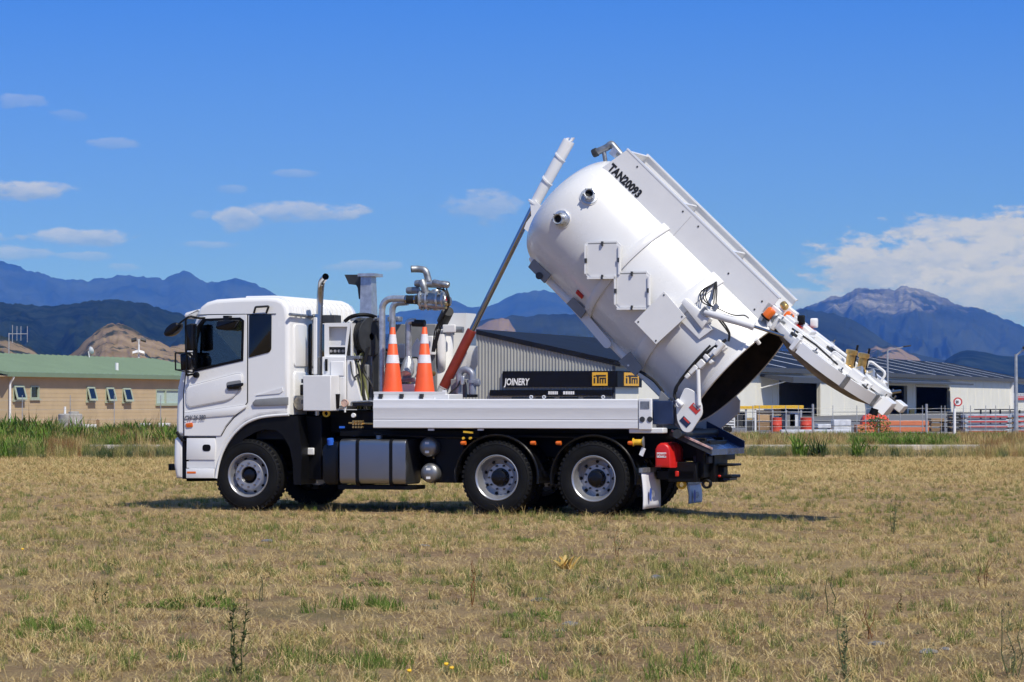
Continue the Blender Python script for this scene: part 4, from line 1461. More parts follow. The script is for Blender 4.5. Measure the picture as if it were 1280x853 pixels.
# white cabinets
uc_lat = -.80
uc = MB()
a, zt = P(405.5, 404, uc_lat)
b, zb = P(432, 446, uc_lat)
hol = [PP([(411, 408.5), (434, 408.5), (431.5, 432), (411, 432)], uc_lat), PP([(411, 434), (431.5, 434), (431.5, 443.5), (411, 443.5)], uc_lat)]
xr = P(440, 404, uc_lat)[0]
uc.prism([(a, zb), (xr - .09, zb), (xr - .02, zt), (a, zt)], uc_lat, uc_lat + .012, holes=[[(x + .0, z) for x, z in h] for h in hol])
uc.box(a, xr - .06, uc_lat + .35, uc_lat + .37, zb, zt).box(a, a + .012, uc_lat + .012, uc_lat + .35, zb, zt).box(xr - .02, xr, uc_lat, uc_lat + .37, zb - .02, zt).box(a, xr, uc_lat + .012, uc_lat + .35, zt - .012, zt)
ucab = uc.build('control_cabinet', white2, truck)
pbox('sloped_panel', 410, 408, 434, 433, uc_lat + .10, uc_lat + .13, greyw, ucab)
pbox('meter_bank', 411, 434, 433, 444, uc_lat + .16, uc_lat + .2, darkgrey, ucab)
gg = MB()
for i in range(4):
    q = P3(414 + i * 5, 439, uc_lat + .14)
    gg.lathe([(0, -.012), (.02, -.012), (.02, .03)], q, (0, 1, 0), 12)
gg.build('gauge_cluster', greyink, ucab)
lc = pbox('tool_cabinet', 402.5, 446, 432, 512, -.90, -.42, white2)
pbox('cabinet_face', 413, 452, 430, 470, -.915, -.901, white, lc)
pbox('cabinet_face', 413, 472, 430, 508, -.912, -.901, greyw, lc)
pbox('latch', 406, 449, 408.8, 464, -.925, -.901, black, lc, bevel=.004)
a, zt = P(433.5, 449, -.88)
b, zb = P(444, 508, -.88)
sc_ = MB().prism([(a, zb), (b + .12, zb), (b, zb + .4), (b - .02, zt), (a, zt)], -.88, -.40).build('side_cabinet', white, truck, bevel=.01)
pbox('lamp_bar', 432.5, 445, 450, 449, -.89, -.8, galvd, sc_, bevel=.005)
MB().tube(bend([P3(438, 452, -.9), P3(440, 468, -.92), P3(444, 476, -.92), P3(443, 472, -.92), P3(448, 468, -.9)], .03), .012, 7).build('grab_handle', darkgrey, sc_)
gb_ = pbox('switch_cabinet', 378.5, 469.5, 413.5, 514, -1.22, -.92, greyw)
pbox('cabinet_hinge', 376.5, 474, 379, 479, -1.21, -1.17, darkgrey, gb_, bevel=0)
pbox('cabinet_hinge', 376.5, 500, 379, 505, -1.21, -1.17, darkgrey, gb_, bevel=0)
fn = MB()
c0, c1 = P3(419.5, 493, -1.0), P3(420.5, 511, -1.0)
fn.tube([c0, c1], [.065, .04], 14)
fn.tube(bend([P3(415, 488, -.98), P3(417, 486, -.98), P3(419, 489, -.98)], .02), .022, 8)
fn.build('tool_holster', blackgloss, truck)
c = P3(431, 504, -.98)
dg_ = MB().lathe([(0, -.012), (.046, -.012), (.05, -.02), (.054, -.005), (.05, .03), (0, .035)], c, (0, 1, 0), 22).build('dial_gauge', mat('copper_dial', (0.62, 0.42, 0.34), .4, var=.2, scale=30), truck)
MB().cyl(c + Vector((0, .01, -.05)), c + Vector((0, .01, -.13)), .013, n=8).build('gauge_stem', white2, dg_)
MB().tube(bend([P3(439, 508, -1.0), P3(439, 503, -1.0), P3(463, 501.5, -1.0), P3(470, 503, -.98)], .03), .014, 8).build('hand_rail', galvd, truck)
pbox('valve_bank', 440, 503, 466, 508, -.98, -.9, darkgrey)
# hose reel with its guard
rc = P3(458, 421, -.55)
rx = Vector((.95, -.31, 0)).normalized()
reel = MB().lathe([(.05, -.10), (.27, -.10), (.275, -.09), (.26, -.08), (.20, -.075), (.20, .075), (.26, .08), (.275, .09), (.27, .10), (.05, .10)], rc, rx, 28).build('hose_reel', darkgrey, truck)
hc = MB()
hp = []
for k in range(130):
    q = k / 130
    a = q * 2 * math.pi * 7
    e = rx.orthogonal().normalized()
    f_ = rx.cross(e)
    hp.append(rc + rx * (-.06 + .12 * abs(((q * 2) % 2) - 1)) + (e * math.cos(a) + f_ * math.sin(a)) * (.215 + .02 * q))
hc.tube(hp, .017, 6).build('wound_hose', hosem, reel)
MB().tube(bend([P3(431, 402, -.75), P3(438, 396, -.75), P3(450, 393.5, -.7), P3(462, 394, -.6), P3(470, 397, -.5)], .1), .028, 10).build('guard_hoop', black, reel)
MB().box(rc.x - .1, rc.x + .06, -.5, -.2, rc.z - .9, rc.z - .1).box(rc.x - .25, rc.x + .15, -.55, -.45, rc.z + .22, rc.z + .27).build('reel_stand', galvd, reel, bevel=.01)
# hoses and cables hanging by the reel
rh = random.Random(11)
for k in range(13):
    x = 441 + rh.uniform(0, 27)
    lat = rh.uniform(-.85, -.45)
    x2 = x + rh.uniform(-8, 10)
    m_ = hosem if k % 3 else mat('olive_cable', (0.16, 0.17, 0.06), .55, var=.2)
    MB().tube(bend([P3(x, 440 + rh.uniform(-8, 8), lat), P3(x + rh.uniform(-12, 12), 460 + rh.uniform(-6, 10), lat - .03), P3(x2 + rh.uniform(-8, 8), 480, lat), P3(x2, 512, lat)], .12, 4), rh.choice((.011, .013, .02)), 6).build('hose', m_, truck)
pbox('pump_frame', 452, 440, 474, 512, -.45, -.15, darkgrey)
pbox('pump_housing', 446, 456, 460, 500, -.62, -.4, midgrey)
# galvanised post with dark baffle
tp = MB()
q = [P(446.5, 345, -.15), P(449, 400, -.15), P(450, 512, -.15)]
wt_, wb_ = P(463, 345, -.15)[0], P(466, 400, -.15)[0]
tp.add([(P(451, 345, -.15)[0], -.15, P(450, 345, -.15)[1]), (P(464, 345, -.15)[0], -.15, P(450, 345, -.15)[1]), (P(464, 345, -.15)[0], .03, P(450, 345, -.15)[1]), (P(451, 345, -.15)[0], .03, P(450, 345, -.15)[1]),
        (P(449, 512, -.15)[0], -.24, 1.3), (P(468, 512, -.15)[0], -.24, 1.3), (P(468, 512, -.15)[0], .12, 1.3), (P(449, 512, -.15)[0], .12, 1.3)],
       [(0, 1, 2, 3), (4, 7, 6, 5), (0, 4, 5, 1), (1, 5, 6, 2), (2, 6, 7, 3), (3, 7, 4, 0)])
post = tp.build('duct_post', galv, truck, angle=20)
pbox('post_cap', 447, 342, 467, 345.5, -.22, .12, galv, post, bevel=0)
pprism('post_baffle', [(430.5, 343.5), (450, 343.5), (450, 374), (448.5, 374), (447, 360), (445, 356.5), (436, 355.5)], -.10, .0, darkgrey, post)
# pipework
pl = -.70
MB().tube(bend([P3(477.5, 494, pl), P3(477.5, 373.5, pl), P3(508, 373.5, pl)], .24, 8), .047, 16).build('suction_pipe', galv, truck)
MB().tube(bend([P3(488.5, 490, -.35), P3(490.5, 420, -.35), P3(490.5, 379, -.35), P3(510, 378, -.35)], .2, 8), .045, 16).build('suction_pipe', galv, truck)
MB().tube([P3(507, 374.8, pl), P3(521, 374.8, pl)], .062, 18).build('rubber_coupling', hosem, truck)
cl_ = MB()
for x in (508.5, 519.5):
    cl_.lathe([(.062, -.01), (.066, -.01), (.066, .01), (.062, .01)], P3(x, 374.8, pl), (1, 0, 0), 18)
cl_.build('hose_clamp', chrome, truck)
MB().tube(bend([P3(510.5, 466, -.45), P3(510.5, 402, -.45), P3(519, 402, -.45)], .05, 5), .046, 16).build('riser_pipe', galv, truck)
MB().tube([P3(516, 404, -.45), P3(531, 404.5, -.45)], .05, 16).build('rubber_coupling', hosem, truck)
el2 = MB().tube([P3(510.5, 446, -.45), P3(510.5, 454, -.45), P3(509, 464, -.5), P3(507, 470, -.6)], [.05, .085, .10, .085], 18)
el2.lathe([(.05, -.02), (.12, -.02), (.12, .0), (.05, 0)], P3(510, 473, -.45), (0, 0, 1), 20)
el2.build('pipe_elbow', galv, truck)
pbox('valve_flange', 502, 472, 520, 478, -.62, -.4, galvd)
rp_ = random.Random(9)
for k in range(9):                                         # small lines, unions and valves among the pipework
    x, y, la = rp_.uniform(482, 545), rp_.uniform(425, 485), rp_.uniform(-.45, .0)
    a_ = P3(x, y, la)
    b_ = a_ + Vector((rp_.uniform(-.25, .25), rp_.uniform(-.1, .1), rp_.uniform(-.05, .05)))
    c_ = b_ + Vector((0, 0, -rp_.uniform(.15, .35)))
    li = MB().tube(bend([a_, b_, c_], .05, 4), rp_.choice((.012, .016, .024)), 8).build('service_line', rp_.choice((galv, galvd, hosem, white2)), truck)
    MB().lathe([(0, -.03), (.035, -.025), (.035, .025), (0, .03)], a_, b_ - a_, 10).build('union_nut', rp_.choice((brass, galvd, castm)), li)
for (x0, y0, x1, y1, la, m_) in ((484, 396, 499, 402, -.1, galvd), (497, 430, 506, 448, -.15, white2), (522, 462, 531, 478, -.2, castm), (534, 420, 541, 444, -.1, white2), (494, 455, 501, 474, -.2, darkgrey)):
    pbox('valve_block', x0, y0, x1, y1, la, la + .14, m_)
pbox('pump_cover', 500, 480, 520, 493, -.6, -.2, white2)
pbox('pump_cover', 493, 405.5, 545, 493, .05, .5, midgrey)
pprism('pointed_guard', [(514, 490), (513, 437), (521, 423), (524.5, 428), (521.5, 454), (521.5, 490)], -.30, -.26, white2)
# four-way valve and silencer on top
vl = -.55
vb_ = MB().tube([P3(521, 375, vl), P3(524, 375, vl), P3(530, 374, vl), P3(542, 375, vl), P3(556, 377, vl), P3(563, 377, vl)], [.06, .10, .125, .125, .115, .06], 20).build('four_way_valve', castm, truck)
for (x0, y0, x1, y1, r_, lt) in ((519, 354.5, 561, 356, .052, -.55), (508.5, 363.5, 524, 363, .05, -.5), (541, 353, 561, 357, .045, -.75), (527, 350, 533, 368, .05, -.6), (545, 362, 546, 388, .07, -.55), (524, 380, 560, 384, .045, -.62)):
    a, b = P3(x0, y0, lt), P3(x1, y1, lt)
    MB().tube([a, a + (b - a) * .08, b - (b - a) * .08, b], [r_ * .8, r_, r_, r_ * .8], 16).build('valve_body', castm if r_ != .05 else galvd, vb_)
for x in (536, 549, 528, 556):
    MB().lathe([(.08, -.014), (.145, -.014), (.145, .014), (.08, .014)], P3(x, 375.5, vl), (1, 0, .02), 20).build('pipe_flange', galv, vb_)
bo = MB()
for x in (528, 536, 549):
    for k in range(8):
        a = k * math.pi / 4 + .3
        q = P3(x, 375.5, vl) + Vector((0, math.cos(a) * .127, math.sin(a) * .127))
        bo.cyl(q + Vector((-.03, 0, 0)), q + Vector((.03, 0, 0)), .012, n=6)
bo.build('flange_bolts', chrome, vb_)
st = MB().tube(bend([P3(536, 352, vl), P3(532, 337.5, vl), P3(523, 336.5, vl), P3(514, 336.5, vl - .05)], .13, 6), .048, 16, caps=False).build('discharge_pipe', galvd, truck)
MB().lathe([(0, -.03), (.044, -.02), (.044, .0)], P3(514.6, 336.5, vl - .048), P3(514, 336.5, vl - .05) - P3(523, 336.5, vl), 14).build('pipe_mouth', black, st)
for k in range(4):
    a = P3(546 + k * 4, 361, -.72)
    MB().tube(bend([a, P3(556 + k * 2, 362 + k * 3, -.76), P3(561, 376 + 3 * k, -.74), P3(556 - k * 4, 392 + k * 6, -.68), P3(543 - k, 440, -.66)], .1, 4), .011, 6).build('hose', hosem, truck)
pbox('valve_tag', 557, 371, 560, 376, -.75, -.73, redink, bevel=0)
c = P3(558.5, 382.5, -.72)
MB().lathe([(0, -.05), (.035, -.04), (.03, 0), (.045, .01), (.045, .04), (0, .05)], c, (0.3, 0, 1), 12).build('relief_valve', brass, truck)
a, b = P3(560, 389, .1), P3(553.5, 402, .25)
MB().tube([a, b], .085, 18).build('rubber_coupling', hosem, truck)
MB().tube([b, P3(551, 410, .28)], .062, 16).build('connector_pipe', galv, truck)
# white filter vessel, lid and pylon behind the ram
fv = MB().lathe([(0, 0), (.17, 0), (.19, .03), (.19, .95), (.17, 1.0), (0, 1.02)], Vector((P(552, 492, -.45)[0], -.45, 1.25 + .28)), (0, 0, 1), 32)
vz = P(552, 412, .30)[1]
fv = MB().lathe([(0, 1.3), (.19, 1.3), (.205, 1.33), (.205, vz - .06), (.2, vz - .05), (.25, vz - .045), (.25, vz - .02), (.2, vz - .01), (.12, vz + .02), (0, vz + .03)], Vector((P(549, 492, .30)[0], .30, 0)), (0, 0, 1), 32).build('filter_vessel', white2, truck)
MB().tube(bend([P3(552, 418, .07), P3(552, 452, .07), P3(552, 461, .15), P3(552, 466, .25)], .1, 5), .062, 14).build('vessel_pipe', white, fv)
lidc = P3(549, 411, .30)
for k in range(5):
    a = R(200 + 38 * k)
    q = Vector((lidc.x + math.cos(a) * .235, .30 + math.sin(a) * .235, vz - .03))
    MB().cyl(q + Vector((0, 0, -.05)), q + Vector((0, 0, .05)), .014, n=8).build('lid_bolt', galvd, fv)
a, b = P3(566, 412, .25), P3(579, 412.5, .25)
MB().tube([a, b], .045, 14).build('vessel_port', galvd, fv)
pbox('port_bracket', 553, 406, 569, 416, .02, .06, white2, fv)
py_ = pprism('tipping_pylon', [(541, 494), (552, 440), (559, 391.5), (583, 391.5), (583, 494)], .56, .95, white)
pprism('pylon_side', [(553, 489), (577, 432), (583, 432), (583, 456), (560, 494)], .10, .555, white2, py_)
# U-bend pipe and bits at the foot of the pylon
ub = mat('blue_grey_pipe', (0.26, 0.28, 0.34), .42, .3, var=.15, scale=9)
MB().tube(bend([P3(574, 496, -.55), P3(574, 466, -.55), P3(581, 461, -.55), P3(590.5, 466, -.55), P3(590.5, 497, -.55)], .13, 6), .048, 16).build('return_pipe', ub, truck)
MB().lathe([(0, -.045), (.04, -.045), (.055, -.03), (.055, .03), (.04, .045), (0, .045)], P3(596, 478.5, -.55), (1, 0, 0), 14).build('pipe_fitting', ub, truck)
MB().lathe([(.04, -.02), (.075, -.02), (.075, .02), (.04, .02)], P3(590.5, 477, -.55), (0, 0, 1), 16).build('pipe_flange', ub, truck)
MB().lathe([(.04, -.02), (.075, -.02), (.075, .02), (.04, .02)], P3(590.5, 495, -.55), (0, 0, 1), 16).build('pipe_flange', black, truck)
pbox('foot_bracket', 563, 474, 583, 497, -.42, -.32, midgrey)
pbox('foot_clip', 575, 470, 580, 481, -.66, -.62, galv)
MB().tube(bend([P3(558, 497, -.7), P3(564, 490, -.7), P3(572, 484, -.66), P3(577, 474, -.64)], .08), .012, 6).build('hose', hosem, truck)

# ------------------------------------------------------------------ tipping ram
RL = -.06
r0, r1, r2, r3 = P3(551.5, 490, RL), P3(590, 413, RL), P3(668, 256, RL), P3(711.5, 176, RL)
dr = (r1 - r0).normalized()
ram = MB().tube([r0 + dr * .06, r1 - dr * .02, r1], [.07, .07, .066], 20).build('tipping_ram', ramred, truck)
MB().tube([r0 - dr * .06, r0 + dr * .08], [.055, .072], 18).build('ram_foot', white2, ram)
MB().tube([r1 - dr * .05, r2 + (r2 - r1).normalized() * .05], .043, 18).build('ram_rod', chrome, ram)
dt = (r3 - r2).normalized()
MB().tube([r2 - dt * .02, r2 + dt * .02, r3 - dt * .03, r3], [.072, .074, .085, .08], 20).build('ram_barrel', white, ram)
for q in (.0, .35, .72):
    p_ = r2 + (r3 - r2) * (q + .02)
    MB().lathe([(.07, -.012), (.094 if q else .11, -.012), (.094 if q else .11, .012), (.07, .012)], p_, dt + Vector((.1, 0, -.35)) * (q > 0), 20).build('barrel_collar', white2, ram)
for s in (-1, 1):
    MB().obox(r3 + dt * .015 + Vector((s * .035, 0, 0)), (.02, 0, 0), (0, .02, 0), dt * .03).build('barrel_lug', white2, ram)

# ------------------------------------------------------------------ tank (tipped about 44 degrees)
TA = R(44)
TC = Vector((1.70, 0, 1.914))
TT, TN, TY = Vector((math.cos(TA), 0, -math.sin(TA))), Vector((math.sin(TA), 0, math.cos(TA))), Vector((0, 1, 0))


def TK(s, y, n):
    return TC + TT * s + TY * y + TN * n


def TS(px, py, lat):
    d = P3(px, py, lat) - TC
    return d.dot(TT), d.dot(TN)


RT = .925
prof = [(0, -3.60)]
for k in range(1, 15):
    a = k / 14 * math.pi / 2
    prof.append((RT * math.sin(a) ** .75, -3.10 - .5 * max(0.0, math.cos(a)) ** .8))
prof += [(RT, -2.6), (RT, -2.0), (RT, -1.0), (RT, -.04)]
tank = MB().lathe(prof, TC, TT, 96).build('tank', tankwhite, truck, angle=30)
MB().lathe([(.903, .004), (.90, -.4), (.90, -3.0), (.5, -3.38), (0, -3.45)], TC, TT, 72).build('tank_interior', rust, tank)
MB().lathe([(.902, .012), (.945, .012), (.95, .006), (.95, -.05), (.945, -.056), (.924, -.056)], TC, TT, 96).build('rear_flange', white2, tank)
for s0, w in ((-2.03, .06), (-1.02, .10)):
    MB().lathe([(RT - .005, -w), (RT + .028, -w), (RT + .032, -w + .006), (RT + .032, w - .006), (RT + .028, w), (RT - .005, w)], TK(s0, 0, 0), TT, 96).build('tank_band', tankwhite, tank)
# pump-out pipe along the belly
bel = MB().tube([TK(-3.2, -.30, -.84), TK(-3.05, -.32, -.90), TK(-.4, -.32, -.90)], .06, 12).build('belly_pipe', white2, tank)
(s0, n0), (s1, n1) = TS(724, 372, -.7), TS(750, 396, -.7)
# water box riding on top: open trough
BW, BN0, BN1 = .48, .68, 1.187
w_ = .022
sF0, sF1, sR0, sR1 = -3.285, -3.17, -.165, -.21
tr3 = lambda a, y, b: TK(a, y, b)
bx = MB()
poly = [(sF0, BN0), (sR0, BN0), (sR1, BN1), (sF1, BN1)]
bx.prism(poly, -BW, -BW + w_, to3=tr3)
bx.prism(poly, BW - w_, BW, to3=tr3)
bx.prism([(sF0, BN0), (sF0 + .03, BN0), (sF1 + .03, BN1 - .002), (sF1, BN1 - .002)], -BW + w_, BW - w_, to3=tr3)
bx.prism([(sR0 - .03, BN0), (sR0, BN0), (sR1, BN1 - .15), (sR1 - .03, BN1 - .15)], -BW + w_, BW - w_, to3=tr3)
bx.prism([(sF0 + .05, .86), (sR0 - .05, .86), (sR0 - .05, .88), (sF0 + .05, .88)], -BW + w_, BW - w_, to3=tr3)
wbox = bx.build('water_box', white2, tank)
for sd in (-2.16, -1.20):
    MB().prism([(sd, .88), (sd + .03, .88), (sd + .03, BN1 - .02), (sd, BN1 - .02)], -BW + w_, BW - w_, to3=tr3).build('divider', white2, wbox)
for y in (-BW, BW - .05):
    MB().prism([(sF1 - .01, BN1), (sR1 + .01, BN1), (sR1 + .01, BN1 + .02), (sF1 - .01, BN1 + .02)], y - .005, y + .055, to3=tr3).build('top_flange', white, wbox)
MB().prism([(-1.88, BN0 + .03), (-1.87, BN0 + .03), (-1.87, BN1 - .03), (-1.88, BN1 - .03)], -BW - .006, -BW - .001, to3=tr3).build('panel_joint', greyw, wbox)
for (s_, n_q) in ((-2.0, .74), (-2.0, 1.12), (-1.75, .74), (-1.7, 1.12), (-.95, .95), (-.35, 1.0), (-.35, .85), (-2.9, 1.12), (-2.6, .72)):
    MB().lathe([(0, -.008), (.013, -.006), (.013, 0)], TK(s_, -BW, n_q), TY, 8).build('rivet', darkgrey, wbox)
s0, n0 = TS(757.5, 214, -BW)[0], .812
text_obj('lettering', 'TAN20093', .158, inked, wbox, lambda u, v: TK(s0 + u, -BW - .005, n0 + v), bold=.0085, spacing=1.04, sx=.80)
cn = MB().prism([(-.98, BN0 - .01), (-.72, BN0 - .01), (-.72, BN0 + .05), (-.75, BN0 + .08), (-.98, BN0 + .05)], -BW - .01, -BW - .001, to3=tr3).build('cable_notch', darkgrey, wbox)
# overflow pipe at the front of the box
a = [P3(741, 191, -.1), P3(752, 188, -.1), P3(762, 181, -.1), P3(772, 189, -.1), P3(778, 196, -.1)]
ov = MB().tube(bend([P3(743, 191.5, -.1), P3(760, 184, -.1), P3(764, 179.5, -.1), P3(776, 194, -.1)], .07, 5), .05, 16).build('overflow_pipe', galvd, tank)
MB().lathe([(0, -.03), (.055, -.02), (.062, .0), (.062, .05), (.05, .06)], P3(742.5, 191.7, -.1), (P3(760, 184, -.1) - P3(743, 191.5, -.1)), 16).build('pipe_mouth', darkgrey, ov)
MB().cyl(P3(755, 190, -.1), P3(757.5, 207, -.1), .03, n=12).build('pipe_stay', galvd, ov)
MB().obox(P3(768, 191, -.1), (.03, 0, .04), (0, .05, 0), (.035, 0, -.03)).build('pipe_clamp', galv, ov)
# front bracket for the ram
for y in (-.16, .10):
    pprism('ram_bracket', [(663, 256), (668, 250), (676, 258), (688, 262), (690, 275), (660, 290), (655, 286), (658, 278), (664, 270)], y, y + .03, white, tank)
# sight ports
for (px_, py_c, ext) in ((735.5, 246, .12), (704.5, 274.5, .16)):
    s_, n_ = TS(px_, py_c, -.85)
    rad = RT if s_ > -3.38 else RT * .985
    yy = -math.sqrt(max(0, rad * rad - n_ * n_))
    c = TK(s_, yy, n_)
    ax = (TY * yy + TN * n_).normalized()
    po = MB().lathe([(.052, -.05), (.118, -.03), (.122, .012), (.115, .02), (.088, .024), (.085, .05), (.072, .055), (.072, ext), (.066, ext + .01), (.055, ext + .005), (.052, .02)], c, ax, 28).build('sight_port', galv, tank)
    MB().lathe([(.100, .013), (.128, .012), (.128, -.02)], c, ax, 28).build('port_collar', white2, po)
    MB().lathe([(0, ext - .05), (.056, ext - .045)], c, ax, 20).build('port_glass', black, po)
    for k in range(6):
        q = k * math.pi / 3 + .4
        e = ax.orthogonal().normalized()
        f_ = ax.cross(e)
        b_ = c + ax * (ext * .6) + (e * math.cos(q) + f_ * math.sin(q)) * .078
        MB().cyl(b_, b_ + ax * (ext * .5), .010, n=6).build('port_bolt', galvd, po)
# two placard holders (upright squares on the tipped tank)
for (x0, y0, x1, y1) in ((731, 302.5, 776, 349), (768, 340, 813, 387.5)):
    la = -1.0
    xa, zt = P(x0, y0, la)
    xb, zb = P(x1, y1, la)
    c_ = .075
    oc = [(xa + c_, zb), (xb - .03, zb), (xb, zb + .03), (xb, zt - c_ * .7), (xb - c_ * .7, zt), (xa + .03, zt), (xa, zt - .03), (xa, zb + c_)]
    hb = MB().prism(oc, la, la + .02).prism(inset(oc, .1), la + .02, -.86).build('placard_holder', white2, tank)
    MB().prism(inset(oc, .035), la - .008, la - .001).build('placard_plate', greyw, hb)
    lip = MB()
    lip.box(xa + .04, xb - .06, la - .03, la - .001, zb + .004, zb + .03)
    lip.box(xa + .002, xa + .025, la - .03, la - .001, zb + c_, zt - .05)
    lip.box(xb - .03, xb - .008, la - .03, la - .001, zb + .06, zt - .07)
    lip.build('holder_lip', white2, hb)
    sl = MB().box(xa + .05, xb - .06, la - .006, la - .001, zt - .045, zt - .018).build('holder_slot', midgrey, hb)
    for (u, v) in (((xa + xb) / 2, zt - .03), ((xa + xb) / 2, zb + .03), (xa + .02, (zt + zb) / 2), (xb - .025, (zt + zb) / 2)):
        MB().box(u - .012, u + .012, la - .04, la - .002, v - .03, v + .03).build('clip', darkgrey, hb)
p3 = [(830, 364.5), (857, 396.5), (820, 430.5), (793, 402.5)]
pl3 = MB().prism(PP(p3, -1.03), -1.03, -1.0).prism(inset(PP(p3, -1.03), .03), -1.0, -.86).build('side_plate', white2, tank)
for (a, b) in ((830, 369), (852.5, 396), (820, 426), (798, 402.5)):
    MB().lathe([(0, -.008), (.012, -.006), (.012, 0)], P3(a, b, -1.03), TY, 8).build('rivet', darkgrey, pl3)
sb_ = MB().rprism(PP([(851, 378.5), (856, 373), (887, 399), (877, 411.5)], -1.0), -1.0, -.7, .02, 2).build('ram_mount', white, tank)
pprism('tank_pad', [(858, 396), (872, 416), (884, 405), (890, 412), (874, 424), (852, 402)], -.955, -.8, white2, sb_)
# lugs under the tank
for pts, la in (([(660, 334), (667, 324), (688, 344), (680, 354)], -.55), ([(708, 380), (716, 372), (733, 388), (726, 398)], -.55), ([(773, 452), (787, 440), (803, 460), (794, 470)], -.75)):
    lu = pprism('tank_lug', pts, la, la + .04, midgrey, tank)
c = P3(674, 345, -.56)
MB().lathe([(0, -.012), (.05, -.012), (.05, 0)], c, TY, 16).build('lug_pin', darkgrey, tank)
MB().lathe([(0, -.012), (.014, -.012), (.014, 0)], P3(785.5, 457, -.75), TY, 10).build('lug_bolt', whiteink, tank)
sta, stb = P3(717, 381, -.45), P3(759, 430, -.45)
sv = (stb - sta).normalized()
sn = sv.cross(TY)
stp = []
for k in range(9):
    a = math.pi / 2 - math.pi * k / 8
    stp.append(((stb - sta).length + math.cos(a) * .06, math.sin(a) * .06))
stp += [(0, -.06), (0, .06)]
MB().prism(stp, -.47, -.43, to3=lambda u, y, v: Vector((sta.x, y, sta.z)) + sv * u + sn * v).build('safety_prop', greyw, tank)
for (a, b, c_) in (((747, 384), (757, 391), redink), ((722, 363), (729, 371), redink)):
    q = P3((a[0] + b[0]) / 2, (a[1] + b[1]) / 2, -.55)
mk = MB()
for (x, y) in ((727, 367), ):
    s_, n_ = TS(x, y, -.62)
    mk.obox(TK(s_, -.66, -.665), TT * .06, (TY * .7 + TN * -.7) * .035, (TY * -.7 + TN * -.7) * .012)
mk.build('warning_decal', redlens, tank)
# door ram on the near side
d0, d1_, d2_ = P3(882, 390.5, -.99), P3(940, 407.5, -.97), P3(980, 420.5, -.90)
dr_ = MB().tube([d0 - (d1_ - d0).normalized() * .03, d0, d1_], [.03, .052, .052], 18).build('door_ram', white2, tank)
MB().tube([d1_ - (d2_ - d1_).normalized() * .02, d1_ + (d2_ - d1_).normalized() * .03], .058, 18).build('ram_gland', white2, dr_)
MB().tube([d1_, d2_], .021, 12).build('ram_rod', chrome, dr_)
MB().obox(P3(882, 390, -.97), TT * .05, TY * .06, TN * .05).build('ram_eye', galvd, dr_)
MB().obox(P3(894.5, 384.5, -.99), TT * .03, TY * .03, TN * .045).build('ram_port', galvd, dr_)
for k in range(6):
    o_ = k * 1.3
    MB().tube(bend([P3(896 - o_ * .4, 352 + o_ * .4, -.62), P3(885 - o_ * 1.6, 361 + o_ * .4, -.82), P3(877 - o_ + k % 2 * 6, 372 + o_, -.93), P3(886 + o_ * 1.2, 381 + o_ * .6, -.98), P3(894, 384, -1.0)] if k % 2 else
                   [P3(894 + o_ * .3, 353, -.62), P3(892 + o_ * .8, 364, -.84), P3(891 + o_ * .8, 376, -.95), P3(894 + k, 386, -1.0)], .08, 4), .009, 6).build('hose', hosem, tank)
MB().tube(bend([P3(898, 386, -1.0), P3(910, 392, -1.02), P3(920, 395, -1.0), P3(931, 394, -.98), P3(936, 398, -.98)], .1, 4), .009, 6).build('hose', hosem, tank)
for k in range(2):
    MB().tube(bend([P3(896 + k * 3, 397, -.98), P3(905 + 3 * k, 408, -.98), P3(912 + k, 418, -.96), P3(910 + k, 427, -.96)], .1, 4), .012, 6).build('hose', hosem, tank)
hs = MB().tube(bend([P3(908, 425, -.97), P3(893, 434, -1.0), P3(880, 444, -1.02), P3(866, 458, -1.02), P3(852, 474, -1.0), P3(843.5, 487, -1.0), P3(843, 497, -1.0), P3(848, 503, -1.0)], .12, 4), .022, 8).build('hose', hosem, tank)
MB().tube(bend([P3(888, 432, -1.0), P3(876, 444, -1.05), P3(862, 460, -1.05), P3(848, 478, -1.03), P3(845, 490, -1.02)], .1, 4), .016, 8).build('hose', hosem, tank)
MB().tube(bend([P3(799, 464, -.7), P3(806, 468, -.75), P3(818, 476, -.75), P3(826, 486, -.75), P3(829, 491, -.75)], .1, 4), .022, 8).build('hose', hosem, tank)
# clamp gear along the near edge of the mouth
cg = MB()
for (x, y, sa, nb) in ((902, 432, .10, .05), (893, 441, .05, .08), (886, 449, .10, .04), (877, 455, .06, .07), (867, 462, .05, .09), (860, 470, .04, .05)):
    cg.obox(P3(x, y, -.99), TT * sa * .8, TY * .05, TN * nb * .8)
cg.build('clamp_gear', white2, tank, bevel=.012)
MB().tube([P3(905, 430, -1.03), P3(893, 443, -1.03)], .04, 14).build('clamp_ram', white, tank)
MB().tube([P3(893, 443, -1.03), P3(884, 453, -1.03)], .018, 10).build('clamp_rod', chrome, tank)
MB().tube([P3(872.5, 462, -1.04), P3(874, 507, -1.04)], .028, 10).build('clamp_link', white, tank)
hp_ = PP([(845, 508), (856, 484), (868, 489), (877, 505), (878, 518), (863, 541.5), (853, 540), (846, 526)], -1.03)
hpl = MB().prism(roundpoly(hp_, .05), -1.03, -.99).build('hinge_plate', greyw, tank, bevel=.006)
(sa, na) = TS(858, 527, -1.03)
for (x, y, m1, m2) in ((856.5, 527.5, navy, redink), (868.5, 511, redink, greyink)):
    s_, n_ = TS(x, y, -1.03)
    ty = (TT * .9 + TN * -.43).normalized() if False else TT
    dc = MB().obox(TK(s_, -1.033, n_ + .0), TT * .07, TY * .002, TN * .045).build('warning_decal', m1, hpl)
    MB().obox(TK(s_, -1.037, n_ + .028), TT * .05, TY * .002, TN * .012).build('decal_stripe', m2, dc)
